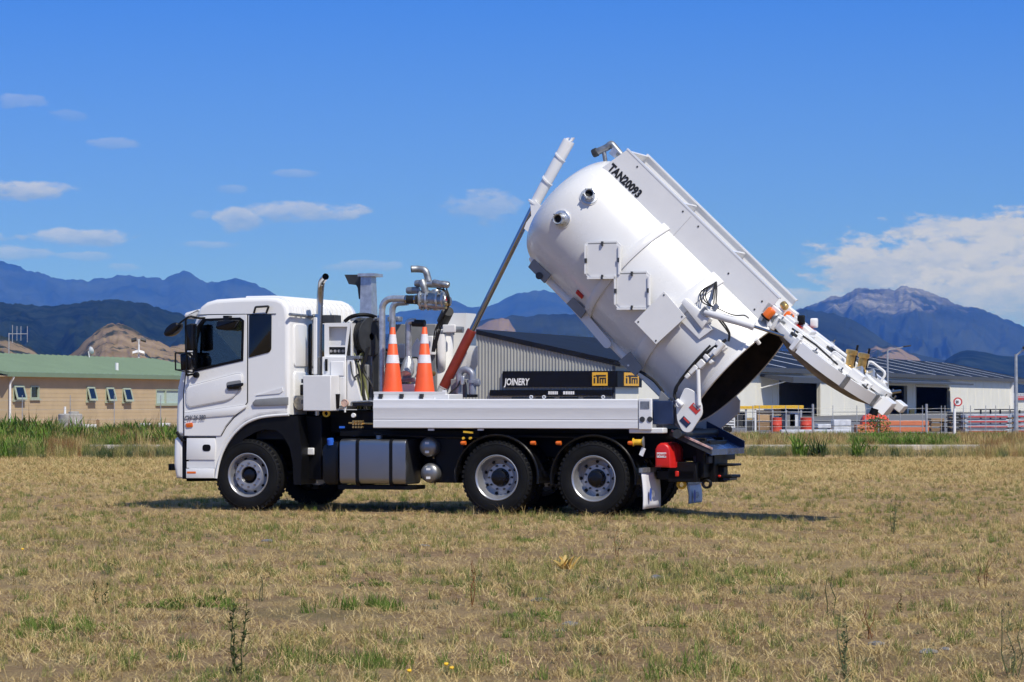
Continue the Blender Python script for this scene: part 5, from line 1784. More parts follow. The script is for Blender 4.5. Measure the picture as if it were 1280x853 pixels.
MB().tube([P3(849, 505, -1.07), P3(849, 505, -.98)], .045, 16).build('hinge_pin', whiteink, hpl)
MB().tube(bend([P3(846, 500, -1.06), P3(848, 503, -1.06), P3(853, 507, -1.06)], .02), .03, 10).build('grease_fitting', whiteink, hpl)
pprism('saddle_plate', [(823, 500), (826, 489), (842, 505), (856, 533), (852, 540), (838, 525)], -.92, -.88, midgrey, tank)
pprism('far_hinge_plate', [(862, 540), (872, 524), (908, 500), (919, 494), (924.5, 501), (924, 516), (893, 542.5), (870, 544)], .84, .88, greyw, tank)
MB().cyl((1.12, -1.05, 1.10), (1.12, 1.05, 1.10), .06, n=14).build('hinge_shaft', darkgrey, truck)
# beacons and lamps at the rear of the box
for (x, y, la) in ((961.5, 392, -.5), (985, 397, .35)):
    c = P3(x, y, la)
    bc = MB().lathe([(0, -.06), (.065, -.06), (.068, .05), (.05, .075), (0, .08)], c, TN, 16).build('beacon', amber, tank)
    MB().lathe([(0, -.09), (.075, -.085), (.075, -.061), (0, -.06)], c, TN, 16).build('beacon_base', black, bc)
for (x, y, r_, m_) in ((969.5, 397.5, .075, galvd), (981, 383, .05, brass)):
    MB().lathe([(0, -.06), (r_, -.05), (r_, .02), (r_ * .9, .03), (0, .02)], P3(x, y, -.45), TT + TY * -.6, 18).build('work_lamp', m_, tank)
pbox('lamp_bracket', 958, 399, 964, 409, -.5, -.46, white2, tank)

# ------------------------------------------------------------------ rear door, swung up on its hinge
DA = R(37.4)
DU, DN = Vector((math.cos(DA), 0, -math.sin(DA))), Vector((math.sin(DA), 0, math.cos(DA)))
DH = P3(985, 398, 0)
DC = (P3(977.6, 407, -.9) + P3(1092.7, 500, -.9) + P3(991.6, 396, .9) + P3(1130.5, 501, .9)) / 4 - DU * .05 - DN * .03


def DK(a, y, h):
    return DC + DU * a + TY * y + DN * h


dprof = [(0, -.30), (.3, -.285), (.6, -.235), (.78, -.17), (.88, -.09), (.93, -.075), (.955, -.075), (.96, -.065), (.96, .02), (.95, .03), (.90, .03), (.885, .025), (.86, .02), (.6, .03), (0, .04)]
tdoor = MB().lathe(dprof, DC, DN, 80).build('tank_door', white, truck, angle=30)
MB().lathe([(0, -.305), (.3, -.29), (.6, -.24), (.78, -.175), (.885, -.093)], DC, DN, 72).build('door_liner', mat('worn_door_lining', (0.30, 0.25, 0.19), .7, var=.35, scale=3, bump=.2, bscale=12), tdoor)
for y in (-.42, .42):
    MB().obox(DK(-.1, y, .06), DU * .80, TY * .05, DN * .045).build('door_rib', white2, tdoor, bevel=.01)
    MB().obox(DK(-.98, y, .06), DU * .12, TY * .06, DN * .09).build('hinge_arm', white2, tdoor, bevel=.015)
for a in (-.45, .1, .6):
    MB().obox(DK(a, 0, .05), DU * .035, TY * .62, DN * .03).build('door_rib', white2, tdoor, bevel=.008)
for k in range(14):                                          # clamp lugs right round the rim
    th = 2 * math.pi * (k + .3) / 14
    er, et_ = DU * math.cos(th) + TY * math.sin(th), DU * -math.sin(th) + TY * math.cos(th)
    lg = MB().obox(DC + er * .93 + DN * .045, er * .045, et_ * .03, DN * .02).build('rim_lug', galvd if k % 3 else darkgrey, tdoor, bevel=.006)
    MB().cyl(DC + er * .95 + DN * .06, DC + er * .95 + DN * .11, .012, n=6).build('lug_bolt', chrome, lg)
for (a, y, sa, sy, hh) in ((-.55, .02, .10, .16, .05), (-.30, .22, .13, .10, .04), (.12, -.22, .12, .10, .05), (.48, -.52, .10, .08, .06), (-.72, -.35, .08, .10, .06), (.55, .52, .12, .08, .05)):
    MB().obox(DK(a, y, .03 + hh), DU * sa, TY * sy, DN * hh).build('door_box', white2, tdoor, bevel=.012)
for (a0, y0, a1, y1) in ((-.6, -.55, .2, -.62), (-.5, .6, .45, .62), (-.1, -.05, .5, -.12)):
    MB().tube([DK(a0, y0, .06), DK((a0 + a1) / 2, (y0 + y1) / 2, .085), DK(a1, y1, .06)], .014, 8).build('hose', hosem, tdoor)
# rim stiffeners on the near edge
for (a0, a1) in ((.0, .62),):
    pts = []
    for k in range(9):
        th = R(-90 - 42 + 84 * k / 8 + 25)
        pts.append((math.cos(th) * .99, math.sin(th) * .99))
    vs, fs = [], []
    for (a, y) in pts:
        vs += [DK(a, y, -.11), DK(a, y, .045), DK(a * .93, y * .93, .045), DK(a * .93, y * .93, -.11)]
    for k in range(8):
        for i in range(4):
            fs.append((4 * k + i, 4 * k + (i + 1) % 4, 4 * k + 4 + (i + 1) % 4, 4 * k + 4 + i))
    fs += [(0, 1, 2, 3), (35, 34, 33, 32)]
    MB().add(vs, fs).build('rim_stiffener', white2, tdoor, angle=40)
for th in (R(-112), R(-62), R(-30), R(-150)):
    MB().obox(DK(math.cos(th) * .965, math.sin(th) * .965, -.03), (DU * -math.sin(th) + TY * math.cos(th)) * .035, (DU * math.cos(th) + TY * math.sin(th)) * .035, DN * .095).build('rim_clamp', galvd if th > R(-100) else white2, tdoor, bevel=.008)
e0 = MB().rprism([(-.20, -.13), (.20, -.13), (.14, .07), (-.14, .07)], .88, 1.06, .02, 2, to3=lambda a, y, b: DK(y, a - .25, b)).build('door_catch', white2, tdoor)
MB().obox(DK(1.03, .35, .0), DU * .07, TY * .13, DN * .06).build('door_catch', white2, tdoor, bevel=.01)
MB().tube([DK(.86, -.05, .1), DK(.98, .0, .22)], .022, 8).build('catch_pin', chrome, tdoor)
MB().lathe([(.15, 0), (.22, 0), (.22, .08), (.15, .10), (.15, 0)], DK(.70, -.1, .05), DN, 20).build('sight_ring', white2, tdoor)
MB().lathe([(0, .01), (.15, .01)], DK(.70, -.1, .05), DN, 20).build('sight_glass', galvd, tdoor)
for (a, y) in ((.30, -.34), (.36, .16)):                        # two brass valves
    b_ = MB().lathe([(.06, 0), (.075, .01), (.075, .05), (.058, .06), (.058, .20), (.08, .21), (.08, .26), (.05, .27), (0, .27)], DK(a, y, .06), (DN + Vector((-.35, 0, .45))).normalized(), 18).build('brass_valve', brass, tdoor)
    MB().lathe([(.05, -.02), (.085, -.02), (.09, .05), (.05, .07)], DK(a + .13, y + .08, .10), (DN + DU).normalized(), 16).build('valve_elbow', galv, tdoor)
    MB().tube([DK(a + .02, y + .12, .1), DK(a - .12, y + .12, .38)], .016, 8).build('valve_lever', black, tdoor)
MB().tube(bend([DK(.35, .38, .06), DK(.32, .38, .24), DK(.60, .40, .24), DK(.62, .40, .06)], .06), .018, 8).build('grab_handle', white, tdoor)
MB().tube(bend([DK(.05, -.55, .06), DK(.03, -.55, .17), DK(.24, -.55, .17), DK(.26, -.55, .06)], .05), .014, 8).build('grab_handle', white, tdoor)
for (a, y, m_) in ((-.66, -.15, black), (-.62, .45, whiteink)):
    lp = MB().rprism(roundpoly(rect(-.05, .05, -.065, .065), .03), -.04, .05, .012, 2, to3=lambda p, yy, q, a=a, y=y: DK(a, y, .17) + Vector((0, 1, 0)) * p + Vector((0, 0, 1)) * q + Vector((1, 0, 0)) * yy).build('work_lamp', m_, tdoor)
    MB().obox(DK(a + .02, y - .06, .085), DU * .07, TY * .07, DN * .02).build('tail_lamp', redlens, tdoor)
wn_ = MB().prism(roundpoly(rect(-.13, .13, -.1, .1), .03), .066, .10, holes=[roundpoly(rect(-.10, .10, -.07, .07), .02)], to3=lambda a, h, b: DK(a - .02, b + .05, h)).build('inspection_frame', darkgrey, tdoor)
MB().lathe([(.03, 0), (.07, 0), (.07, .05), (.03, .06), (.03, 0)], DK(.12, .32, .075), DN, 14).build('inspection_cap', darkgrey, tdoor)
for (a, y) in ((-.3, -.3), (-.15, .1), (.0, .28), (-.05, -.12)):
    MB().obox(DK(a, y, .072), DU * .06, TY * .012, DN * .014).build('door_bolt', darkgrey, tdoor)
c = P3(1090, 518, -.3)
MB().tube([DK(.92, -.45, -.12), DK(.95, -.45, -.2)], [.05, .06], 12).build('drain_bung', black, tdoor)
# steps hung from the near flange of the mouth
MB().tube([TK(-.0, -.75, .62), TK(.06, -.7, .60)], .03, 8).build('hinge_knuckle', white2, tank)
# discharge chute and rear chassis
ch_ = PP([(840, 539), (889, 562), (889, 569), (884, 566), (839, 542)], -.72)
cs = MB().prism(PP([(838, 538.5), (889, 561.5), (889, 568.5), (836, 544)], -.85), -.85, -.80).build('chute_side', darkgrey, truck)
MB().prism(PP([(839, 537.3), (889, 560), (889, 562), (839, 539.5)], -.862), -.862, -.79).build('reflective_edge', mat('red_white_strip', (0.62, 0.40, 0.37), .4, var=.3, scale=14), cs)
x0, z0 = P(842, 541, -.8)
x1, z1 = P(889, 562, -.8)
x2, z2 = P(891, 568.5, -.8)
chs = MB().add([(x0, -.79, z0), (x1, -.79, z1), (x1 + .02, .80, z1), (x0, .80, z0), (x0, -.79, z0 - .02), (x1, -.79, z1 - .08), (x1 + .02, .80, z1 - .08), (x0, .80, z0 - .02)],
               [(0, 1, 2, 3), (4, 7, 6, 5), (0, 4, 5, 1), (1, 5, 6, 2), (2, 6, 7, 3), (3, 7, 4, 0)]).build('chute', chute, truck)
MB().add([(x0, .80, z0), (x1 + .02, .80, z1), (x1 + .02, .83, z1), (x0, .83, z0), (x0, .80, z0 + .14), (x1 + .02, .80, z1 + .09), (x1 + .02, .83, z1 + .09), (x0, .83, z0 + .14)],
         [(0, 1, 2, 3), (4, 7, 6, 5), (0, 4, 5, 1), (1, 5, 6, 2), (2, 6, 7, 3), (3, 7, 4, 0)]).build('chute_side', navy, truck)
# red fire-extinguisher style box
rp = PP([(818.3, 584), (818.3, 562), (820.5, 557), (825, 554), (830, 554), (835, 557.5), (837.5, 563), (837.5, 585)], -1.08)
rb = MB().rprism(rp, -1.08, -.38, .03, 3).build('red_toolbox', redp, truck)
lb_c = P3(827, 569, -1.082)
MB().box(lb_c.x - .065, lb_c.x + .065, -1.086, -1.081, lb_c.z - .033, lb_c.z + .033).build('label_plate', whiteink, rb)
text_obj('lettering', 'POWER', .052, redink, rb, lambda u, v: Vector((lb_c.x + u - .058, -1.088, lb_c.z - .018 + v)), bold=.002, sx=.72)
for y in (-.85, -.6):
    MB().prism([(a_, b_) for a_, b_ in inset(rp, -.006)], y - .012, y + .012).build('box_band', redp, rb)
# tow gear at the tail
tg = MB()
tg.box(1.0, 1.36, -.32, 1.0, .72, .80).box(1.25, 1.36, -.6, .6, .50, 1.0).box(.9, 1.3, -.75, -.55, .45, .72).box(.9, 1.3, .45, .65, .45, .72)
tg.build('rear_crossmember', black, truck, bevel=.012)
for (x, y, la, m_, r_) in ((852, 606, -.62, yellowp, .058), (883.5, 605, -.55, black, .062)):
    c = P3(x, y, la)
    MB().lathe([(r_ - .022, -.014), (r_ - .008, -.02), (r_ + .008, -.01), (r_ + .008, .01), (r_ - .008, .02), (r_ - .022, .014), (r_ - .022, -.014)], c, (.35, 1, 0), 20).build('towing_eye', m_, truck)
pbox('tail_light', 843.5, 589, 848, 596, -.80, -.76, redlens)
pbox('tow_hitch', 870, 566, 893, 603, -.30, .15, black)
pbox('hitch_plate', 890, 580, 916, 583, -.15, .3, black)
pbox('hitch_plate', 893, 594, 915, 598, -.15, .3, black)
pbox('hitch_jaw', 893, 583, 905, 603, -.1, .1, black)
pbox('number_plate', 899, 596, 912, 601, -.1, .3, navy)
pbox('tail_light', 897, 594, 901, 597, -.16, -.12, redlens)
pbox('under_run_bar', 820, 588, 868, 600, -.75, -.2, black)
pbox('hydraulic_valve', 866, 570, 886, 580, -.5, -.1, darkgrey)

# ------------------------------------------------------------------ two traffic cones standing on the locker
def make_cone(x, y, z):
    k = empty('traffic_cone', (0, 0, 0))
    MB().rprism(roundpoly(rect(-.17, .17, -.17, .17), .05), 0, .035, .012, 2, to3=lambda a, h, b: (a, b, h)).lathe([(.142, .03), (.138, .06), (.031, .925), (.026, .93), (.0, .93)], (0, 0, 0), (0, 0, 1), 32).build('cone_body', orangep, k)
    for h0, h1 in ((.43, .545), (.70, .83)):
        rr0 = .138 - (h0 - .06) * (.107 / .865) + .003
        rr1 = .138 - (h1 - .06) * (.107 / .865) + .003
        MB().lathe([(rr0 - .004, h0), (rr0, h0), (rr1, h1), (rr1 - .004, h1)], (0, 0, 0), (0, 0, 1), 32).build('reflective_band', reflect, k)
    k.location = (x, y, z)
    return k


bpy.context.view_layer.update()
for (px_, lab) in ((490.8, 'tall orange cone with two white bands, beside the upright galvanised pipe'), (530.6, 'tall orange cone with two white bands, nearer the red tipping ram')):
    x, z = P(px_, 492.5, -.90)
    wpt = Vector((TO[0] + x * CYW + -.90 * SYW, TO[1] - x * SYW + -.90 * CYW, lz1 + .001))
    k = make_cone(*wpt)
    k.rotation_euler = (0, 0, -YAW + .2)
    tag(k, lab, 'traffic cone', 'cones on the truck deck')
# ================================================================== yard, street furniture and things round the buildings
def world_thing(name, label, cat, loc, rz=0.0, group=None):
    o = empty(name, loc, rz)
    return tag(o, label, cat, group)


def gpos(px, Y, z=0.0):
    """ground point seen in pixel column px at distance Y"""
    return Vector(((px - CX) / FPX * Y, Y, z))


def wz(py, Y):
    return CAMH + (HORIZON - py) / FPX * Y


postm = mat('galvanised_post', (0.42, 0.44, 0.46), 0.45, 0.4, var=0.15, scale=5)
wirem = mat('fence_wire', (0.30, 0.31, 0.32), 0.5, 0.4, var=0.1)
conc = mat('weathered_concrete', (0.40, 0.385, 0.35), 0.85, var=0.18, scale=4, bump=0.3, bscale=14)
timber = mat('brown_timber', (0.30, 0.19, 0.10), 0.8, var=0.25, scale=3, stretch=(1, 12, 12))
orangetim = mat('orange_treated_timber', (0.62, 0.19, 0.085), 0.7, var=0.15, scale=3, stretch=(1, 14, 14))
wrap = mat('grey_plastic_wrap', (0.42, 0.45, 0.50), 0.35, var=0.18, scale=5, bump=0.5, bscale=6)
wrapw = mat('white_plastic_wrap', (0.66, 0.68, 0.72), 0.35, var=0.15, scale=5, bump=0.5, bscale=6)
tarpred = mat('red_tarpaulin', (0.66, 0.07, 0.035), 0.5, var=0.12, scale=4, bump=0.3, bscale=8)
darkst = mat('dark_stack', (0.035, 0.036, 0.04), 0.6, var=0.3, scale=4)
plyb = mat('plywood', (0.52, 0.34, 0.18), 0.7, var=0.15, scale=2, stretch=(1, 8, 8))


def fence(name, label, pxs, Y0, Y1, h, wires, thick=()):
    t = world_thing(name, label, 'fence', gpos(pxs[0], Y0))
    base = gpos(pxs[0], Y0)
    pts = []
    for i, p in enumerate(pxs):
        Y = Y0 + (Y1 - Y0) * (p - pxs[0]) / (pxs[-1] - pxs[0])
        g_ = gpos(p, Y) - base
        pts.append(g_)
        r_ = .05 if p in thick else .016
        MB().cyl(g_ + Vector((0, 0, -.1)), g_ + Vector((0, 0, h * (1.05 if p in thick else 1.0))), r_, n=8).build('post', postm, t)
    for k in range(wires):
        z = h * (k + .6) / (wires + .1)
        MB().tube([p + Vector((0, 0, z - .015 * (i % 2))) for i, p in enumerate(pts)], .005, 5).build('wire', wirem, t)
    return t


fence('wire_fence', 'thin steel post and wire fence in front of the beige building', [-40, 28, 88, 143, 201, 262], 122, 127, 1.75, 4)
yf = fence('yard_fence', 'galvanised post and rail fence along the warehouse yard', [880, 903, 922, 941, 949, 965, 982, 998, 1016, 1041, 1071, 1082, 1098, 1125, 1153, 1158, 1176.5, 1181, 1204, 1213, 1232, 1244.5, 1262, 1290, 1330], 119, 121, 1.30, 5, thick=(1016, 1158))
for (a, b) in ((903, 1016), (1041, 1082), (1158, 1204)):
    ya = 119 + 2 * (a - 880) / 450
    p0, p1 = gpos(a, ya) - yf.location, gpos(b, ya + .4) - yf.location
    for z in (1.02,):
        MB().tube([p0 + Vector((0, 0, z)), p1 + Vector((0, 0, z))], .016, 6).build('rail', postm, yf)


def lamp_post(px, Y, ytop, label, arm):
    base = gpos(px, Y)
    t = world_thing('lamp_post', label, 'lamp post', base)
    h = wz(ytop, Y)
    MB().tube([(0, 0, -.1), (0, 0, h * .5), (0, 0, h)], [.09, .075, .06], 12).build('pole', postm, t)
    MB().tube(bend([(0, 0, h - .05), (.1, 0, h + .02), (arm, -.1, h + .25)], .2), .035, 8).build('arm', postm, t)
    MB().rprism(roundpoly(rect(0, .55, -.05, .06), .03), -.12, .12, .03, 2, to3=lambda a, y, b: (arm - .1 + a, y - .1, h + .25 + b + a * .12)).build('lamp_head', darkgrey, t)
    return t


lamp_post(1109.5, 200, 438, 'slim street lamp rising behind the orange timber stack', 1.2)
lamp_post(1270, 113, 443, 'grey street lamp beside the red and white notice board', .35)
# round speed sign
Y = 114
t = world_thing('road_sign', 'round white sign with red border on a white post', 'road sign', gpos(1193, Y))
MB().cyl((0, 0, -.1), (0, 0, wz(511, Y)), .055, n=12).build('post', whiteink, t)
MB().cyl((0, 0, wz(511, Y)), (0, 0, wz(500, Y)), .04, n=10).build('post_top', postm, t)
zc = wz(502.6, Y)
rr = .185
pl_ = MB().lathe([(0, -.045), (rr, -.045), (rr, -.06), (0, -.06)], (.12, 0, zc), (-.15, 1, 0), 28).build('sign_plate', redink, t)
MB().lathe([(0, -.063), (rr * .70, -.063), (rr * .70, -.061)], (.12, 0, zc), (-.15, 1, 0), 28).build('sign_face', whiteink, pl_)
text_obj('lettering', '30', .16, inked, pl_, lambda u, v: Vector((.04 + u, -.072 + .15 * (u - .08), zc - .055 + v)), bold=.006, sx=.75)
# floodlight mast and aerial beyond the beige building
Y = 168
t = world_thing('floodlight_mast', 'floodlight mast with two pairs of lamps behind the green roof', 'mast', gpos(173.5, Y))
h = wz(424.5, Y)
MB().cyl((0, 0, 0), (0, 0, h), .07, .05, 10).build('pole', white2, t)
for z, w, m_ in ((h - .05, .28, darkgrey), (wz(441.5, Y), .2, white2)):
    MB().tube([(-w, 0, z), (w, 0, z + .02)], .03, 8).build('crossbar', postm, t)
    for s in (-1, 1):
        MB().obox((s * w, -.08, z + .02), (.15, 0, -.04 * s), (0, .12, -.05), (0, .03, .07)).build('floodlight', m_, t)
Y = 160
t = world_thing('aerial', 'tall thin aerial of four rods on a crossbar above the green roof', 'aerial', gpos(11, Y))
MB().cyl((0, 0, 0), (0, 0, wz(416.5, Y)), .028, n=8).build('mast', postm, t)
x1 = (33.5 - 11) / FPX * Y
MB().tube([(0, 0, wz(417.5, Y)), (x1, 0, wz(417.5, Y))], .022, 6).build('crossbar', postm, t)
for p, a, b in ((15.4, 406.5, 429), (21, 408, 426), (26, 408, 426), (34, 408, 428)):
    x = (p - 11) / FPX * Y
    MB().cyl((x, 0, wz(b, Y)), (x, 0, wz(a, Y)), .02, n=6).build('rod', postm, t)
# septic tank, box and post beside the beige building
Y = 126
t = world_thing('water_tank', 'round concrete tank with a lid and white pipe by the beige building', 'tank', gpos(88, Y))
rr = 15 / FPX * Y
ht = wz(517.5, Y)
MB().lathe([(0, -.1), (rr, -.1), (rr, ht - .04), (rr - .04, ht), (0, ht + .015)], (0, 0, 0), (0, 0, 1), 36).build('tank_body', conc, t)
MB().lathe([(0, ht + .01), (.24, ht + .01), (.24, ht + .09), (.2, ht + .11), (0, ht + .11)], (.16, 0, 0), (0, 0, 1), 24).build('lid', conc, t)
MB().cyl((-.22, -.1, ht - .05), (-.22, -.1, wz(508.5, Y)), .05, n=10).build('vent_pipe', white2, t)
MB().tube(bend([(.32, -.58, .25), (.32, -.58, .62), (.42, -.58, .62)], .05), .03, 8).build('tap', white2, t)
bx_ = tag(MB().box(-.3, .3, -.2, .2, 0, .44).build('meter_box', white2, bevel=.02), 'white box standing beside the round concrete tank', 'box')
bx_.location = gpos(113, Y)
ps_ = tag(MB().box(-.07, .07, -.07, .07, -.1, .62).prism([(-.07, .62), (.07, .62), (0, .69)], -.07, .07).build('timber_post', timber, bevel=.01), 'short brown timber post beside the white box', 'post')
ps_.location = gpos(122.5, Y)
for p, w, lab in ((182, .24, 'white air conditioning unit under the green framed wide window, with open grille'), (205.5, .27, 'white air conditioning unit with dark fan, close to the truck cab')):
    t = world_thing('air_conditioner', lab, 'air conditioner', gpos(p, 128), R(20), 'air conditioners by the beige building')
    MB().box(-w, w, -.15, .15, .02, .48).build('casing', white2, t, bevel=.02)
    MB().lathe([(.0, -.152), (.16, -.152), (.16, -.14)], (.02, 0, .25), (0, 1, 0), 20).build('fan_grille', darkgrey, t)
# ---- yard stock
rk_ = random.Random(5)
Y = 128


def stack(px0, px1, ytop, n, m, name, label, cat, Yd=Y, depth=1.2, gap=.03, band=None, zbase=0.0, group=None):
    x0, x1 = (px0 - CX) / FPX * Yd, (px1 - CX) / FPX * Yd
    t = world_thing(name, label, cat, (x0, Yd, 0), 0, group)
    h = wz(ytop, Yd) - zbase
    for k in range(n):
        z0 = zbase + h * k / n
        dz = rk_.uniform(-.03, .03)
        nb = max(1, int((x1 - x0) / 1.6))
        for j in range(nb):
            a, b = (x1 - x0) * j / nb + .01, (x1 - x0) * (j + 1) / nb - .01
            o = MB().box(a, b + dz * .2, -depth / 2 + rk_.uniform(-.04, .04), depth / 2, z0 + gap, z0 + h / n - .01).build('bundle', m, t, bevel=.02)
            if band:
                MB().box(a + .15, b - .2, -depth / 2 - .055, -depth / 2 - .045, z0 + h / n * .3, z0 + h / n * .55).build('printed_band', band, o)
        if k:
            for j in range(nb + 1):
                MB().box((x1 - x0) * j / nb - .05, (x1 - x0) * j / nb + .05, -depth / 2 + .05, depth / 2, z0 - .005, z0 + gap - .002).build('bearer', timber, t)
    return t


stack(1203, 1262, 517.5, 4, wrap, 'timber_pack', 'stack of grey plastic wrapped timber packs beside the street lamp', 'timber stack', gap=.05, band=redink)
stack(1263.5, 1340, 517.0, 4, wrap, 'timber_pack', 'stack of grey plastic wrapped timber packs running past the street lamp', 'timber stack', Yd=129.5, gap=.05, band=redink)
stack(1098, 1159, 526, 2, orangetim, 'timber_stack', 'orange brown timber stacked in two layers beside the gate', 'timber stack', gap=.08)
stack(1069, 1090, 531, 2, orangetim, 'timber_stack', 'short orange timber stack by the leafy bush', 'timber stack', Yd=127)
stack(1161, 1178, 523, 3, timber, 'timber_stack', 'low brown timber stack behind the gate rails', 'timber stack', Yd=131, gap=.06)
stack(1186, 1202, 516, 4, darkst, 'steel_stack', 'dark stack of steel sections behind the round sign', 'stack', Yd=130, gap=.05)
stack(1020, 1037, 530, 2, wrapw, 'wrapped_pallet', 'low white wrapped pallet nearest the thick fence post', 'pallet', Yd=128)
stack(1040, 1062, 524.5, 2, wrapw, 'wrapped_pallet', 'taller white wrapped pallet left of the orange timber', 'pallet', Yd=129)
stack(1130, 1158, 525.5, 1, plyb, 'board_stack', 'pale boards lying on top of the orange timber rows', 'boards', Yd=130, zbase=.55)
stack(975, 1062, 537, 1, wrapw, 'wrapped_pallet', 'long flat white wrapped pack lying on the yard', 'pallet', Yd=125, depth=.8)
# red tarpaulin heap
vs, fs = [], []
for i in range(25):
    for j in range(9):
        a, b = i / 24 * math.pi, j / 8
        x = -math.cos(a) * .62
        y = (b - .5) * 1.0
        z = .50 + .42 * math.sin(a) ** .6 * (1 - (2 * b - 1) ** 4 * .6) + .03 * math.sin(i * 1.7 + j)
        vs.append((x, y, z))
for i in range(24):
    for j in range(8):
        q = i * 9 + j
        fs.append((q, q + 1, q + 10, q + 9))
tp_ = MB().add(vs, fs)
tp_.box(-.62, .62, -.5, .5, 0, .52)
tp_ = tag(tp_.build('tarpaulin_heap', tarpred, angle=50), 'rounded heap under a bright red tarpaulin behind the bush', 'tarpaulin')
tp_.location = gpos(1093, 129.5)
# table rack in front of the cream wall
t = world_thing('steel_rack', 'long flat steel rack standing against the cream wall', 'rack', gpos(1219, 150))
L_ = (1270 - 1219) / FPX * 150
MB().box(0, L_, -.4, .4, wz(512.8, 150), wz(511.5, 150)).build('rack_top', darkst, t)
for k in range(5):
    MB().box(L_ * k / 4.2 + .25, L_ * k / 4.2 + .33, -.05, .05, 0, wz(512.8, 150)).build('rack_leg', darkst, t)
# yellow steel shed rack with stock and machines under it
t = world_thing('cantilever_rack', 'yellow topped steel rack filled with timber and machinery', 'rack', gpos(905, 131))
L_ = (1003 - 905) / FPX * 131
zt, zb = wz(508.3, 131), wz(511.8, 131)
MB().box(0, L_ * .39, -.5, .5, zb, zt + .02).build('top_beam', yellowp, t, bevel=.01)
MB().box(L_ * .392, L_, -.5, .5, zb + .02, zt + .05).build('top_beam', yellowp, t, bevel=.01)
for q in (0.04, .27, .39, .61, .78, .97):
    MB().box(L_ * q - .04, L_ * q + .04, -.45, -.37, 0, zb).build('upright', postm if q != .39 else white2, t)
for q0, q1, z0, z1, m_ in ((.42, .60, .55, 1.05, plyb), (.62, .72, .8, 1.1, plyb), (.42, .60, .12, .5, timber), (.2, .36, .62, .66, yellowp), (.05, .26, .25, 1.0, darkst), (.28, .38, .1, .55, darkst), (.74, .90, .1, .9, midgrey), (.83, .96, .3, 1.0, wrapw), (.62, .73, .05, .45, darkst)):
    MB().box(L_ * q0, L_ * q1, -.3, .4, z0, z1).build('stock', m_, t, bevel=.01)
for px_, y0_, y1_, r_, lab in ((970.5, 520.5, 533, .24, 'dull red steel drum under the yellow topped rack'), (1007.5, 516.5, 533.5, .26, 'bright red steel drum beside the thick fence post')):
    d = tag(MB().lathe([(0, 0), (r_, 0), (r_ + .01, .02), (r_, .05), (r_, .3), (r_ + .012, .32), (r_, .34), (r_, .6), (r_ + .01, .63), (r_ - .02, .64), (0, .62)], (0, 0, .1), (0, 0, 1), 24).build('steel_drum', tarpred), lab, 'drum', 'red drums in the yard')
    d.location = gpos(px_, 126.5)
# small white truck behind the fence
t = world_thing('trailer', 'small white trailer with slatted sides at the end of the yellow rack', 'trailer', gpos(908, 125))
MB().box(-.45, .35, -.4, .4, .30, .36).build('trailer_bed', white2, t)
for z in (.42, .54, .66):
    MB().box(-.45, .35, -.42, -.38, z, z + .06).build('slat', white2, t)
for x in (-.42, -.05, .32):
    MB().box(x - .02, x + .02, -.43, -.37, .3, .75).build('stake', white2, t)
for s in (-.42, .42):
    MB().lathe([(0, -.06), (.1, -.06), (.2, -.05), (.22, 0), (.2, .05), (0, .06)], (0, s, .22), (0, 1, 0), 18).build('wheel', rubber, t)

# ================================================================== vegetation
def leaf_mat(name, cols, trans=0.3):
    m, nt, N, L, b = nodes_of(name)
    N.remove(b)
    oi = N.new('ShaderNodeObjectInfo')
    gm = N.new('ShaderNodeNewGeometry')
    ad = N.new('ShaderNodeMath')
    ad.operation = 'ADD'
    mu = N.new('ShaderNodeMath')
    mu.operation = 'MULTIPLY'
    mu.inputs[1].default_value = 0.45
    fr = N.new('ShaderNodeMath')
    fr.operation = 'FRACT'
    L.new(gm.outputs['Random Per Island'], mu.inputs[0])
    L.new(oi.outputs['Random'], ad.inputs[0])
    L.new(mu.outputs[0], ad.inputs[1])
    L.new(ad.outputs[0], fr.inputs[0])
    r = N.new('ShaderNodeValToRGB')
    el_ = r.color_ramp.elements
    while len(el_) < len(cols):
        el_.new(0.5)
    for i, c in enumerate(cols):
        el_[i].position = i / (len(cols) - 1)
        el_[i].color = (*c, 1)
    L.new(fr.outputs[0], r.inputs[0])
    df = N.new('ShaderNodeBsdfDiffuse')
    tl = N.new('ShaderNodeBsdfTranslucent')
    mx = N.new('ShaderNodeMixShader')
    mx.inputs[0].default_value = trans
    L.new(r.outputs[0], df.inputs[0])
    L.new(r.outputs[0], tl.inputs[0])
    L.new(df.outputs[0], mx.inputs[1])
    L.new(tl.outputs[0], mx.inputs[2])
    L.new(mx.outputs[0], N['Material Output'].inputs[0])
    return m


strawm = leaf_mat('straw_blades', [(0.66, 0.50, 0.22), (0.44, 0.31, 0.125), (0.78, 0.62, 0.32), (0.32, 0.21, 0.085), (0.56, 0.43, 0.18)], .1)
olivem = leaf_mat('half_green_blades', [(0.27, 0.27, 0.085), (0.42, 0.36, 0.14), (0.19, 0.22, 0.065), (0.33, 0.31, 0.11)], .2)
greenm = leaf_mat('green_blades', [(0.09, 0.16, 0.028), (0.15, 0.23, 0.045), (0.19, 0.25, 0.065), (0.12, 0.19, 0.035)])
greyg = leaf_mat('grey_green_blades', [(0.12, 0.15, 0.075), (0.18, 0.20, 0.10), (0.10, 0.125, 0.06)])
flaxm = leaf_mat('bright_leaf', [(0.10, 0.19, 0.03), (0.17, 0.28, 0.05), (0.07, 0.13, 0.025), (0.22, 0.30, 0.08)])
rustm = leaf_mat('rusty_stems', [(0.24, 0.10, 0.045), (0.33, 0.17, 0.07), (0.16, 0.075, 0.04)])
darkweed = leaf_mat('dark_weed', [(0.045, 0.075, 0.025), (0.07, 0.10, 0.04), (0.10, 0.13, 0.05)])


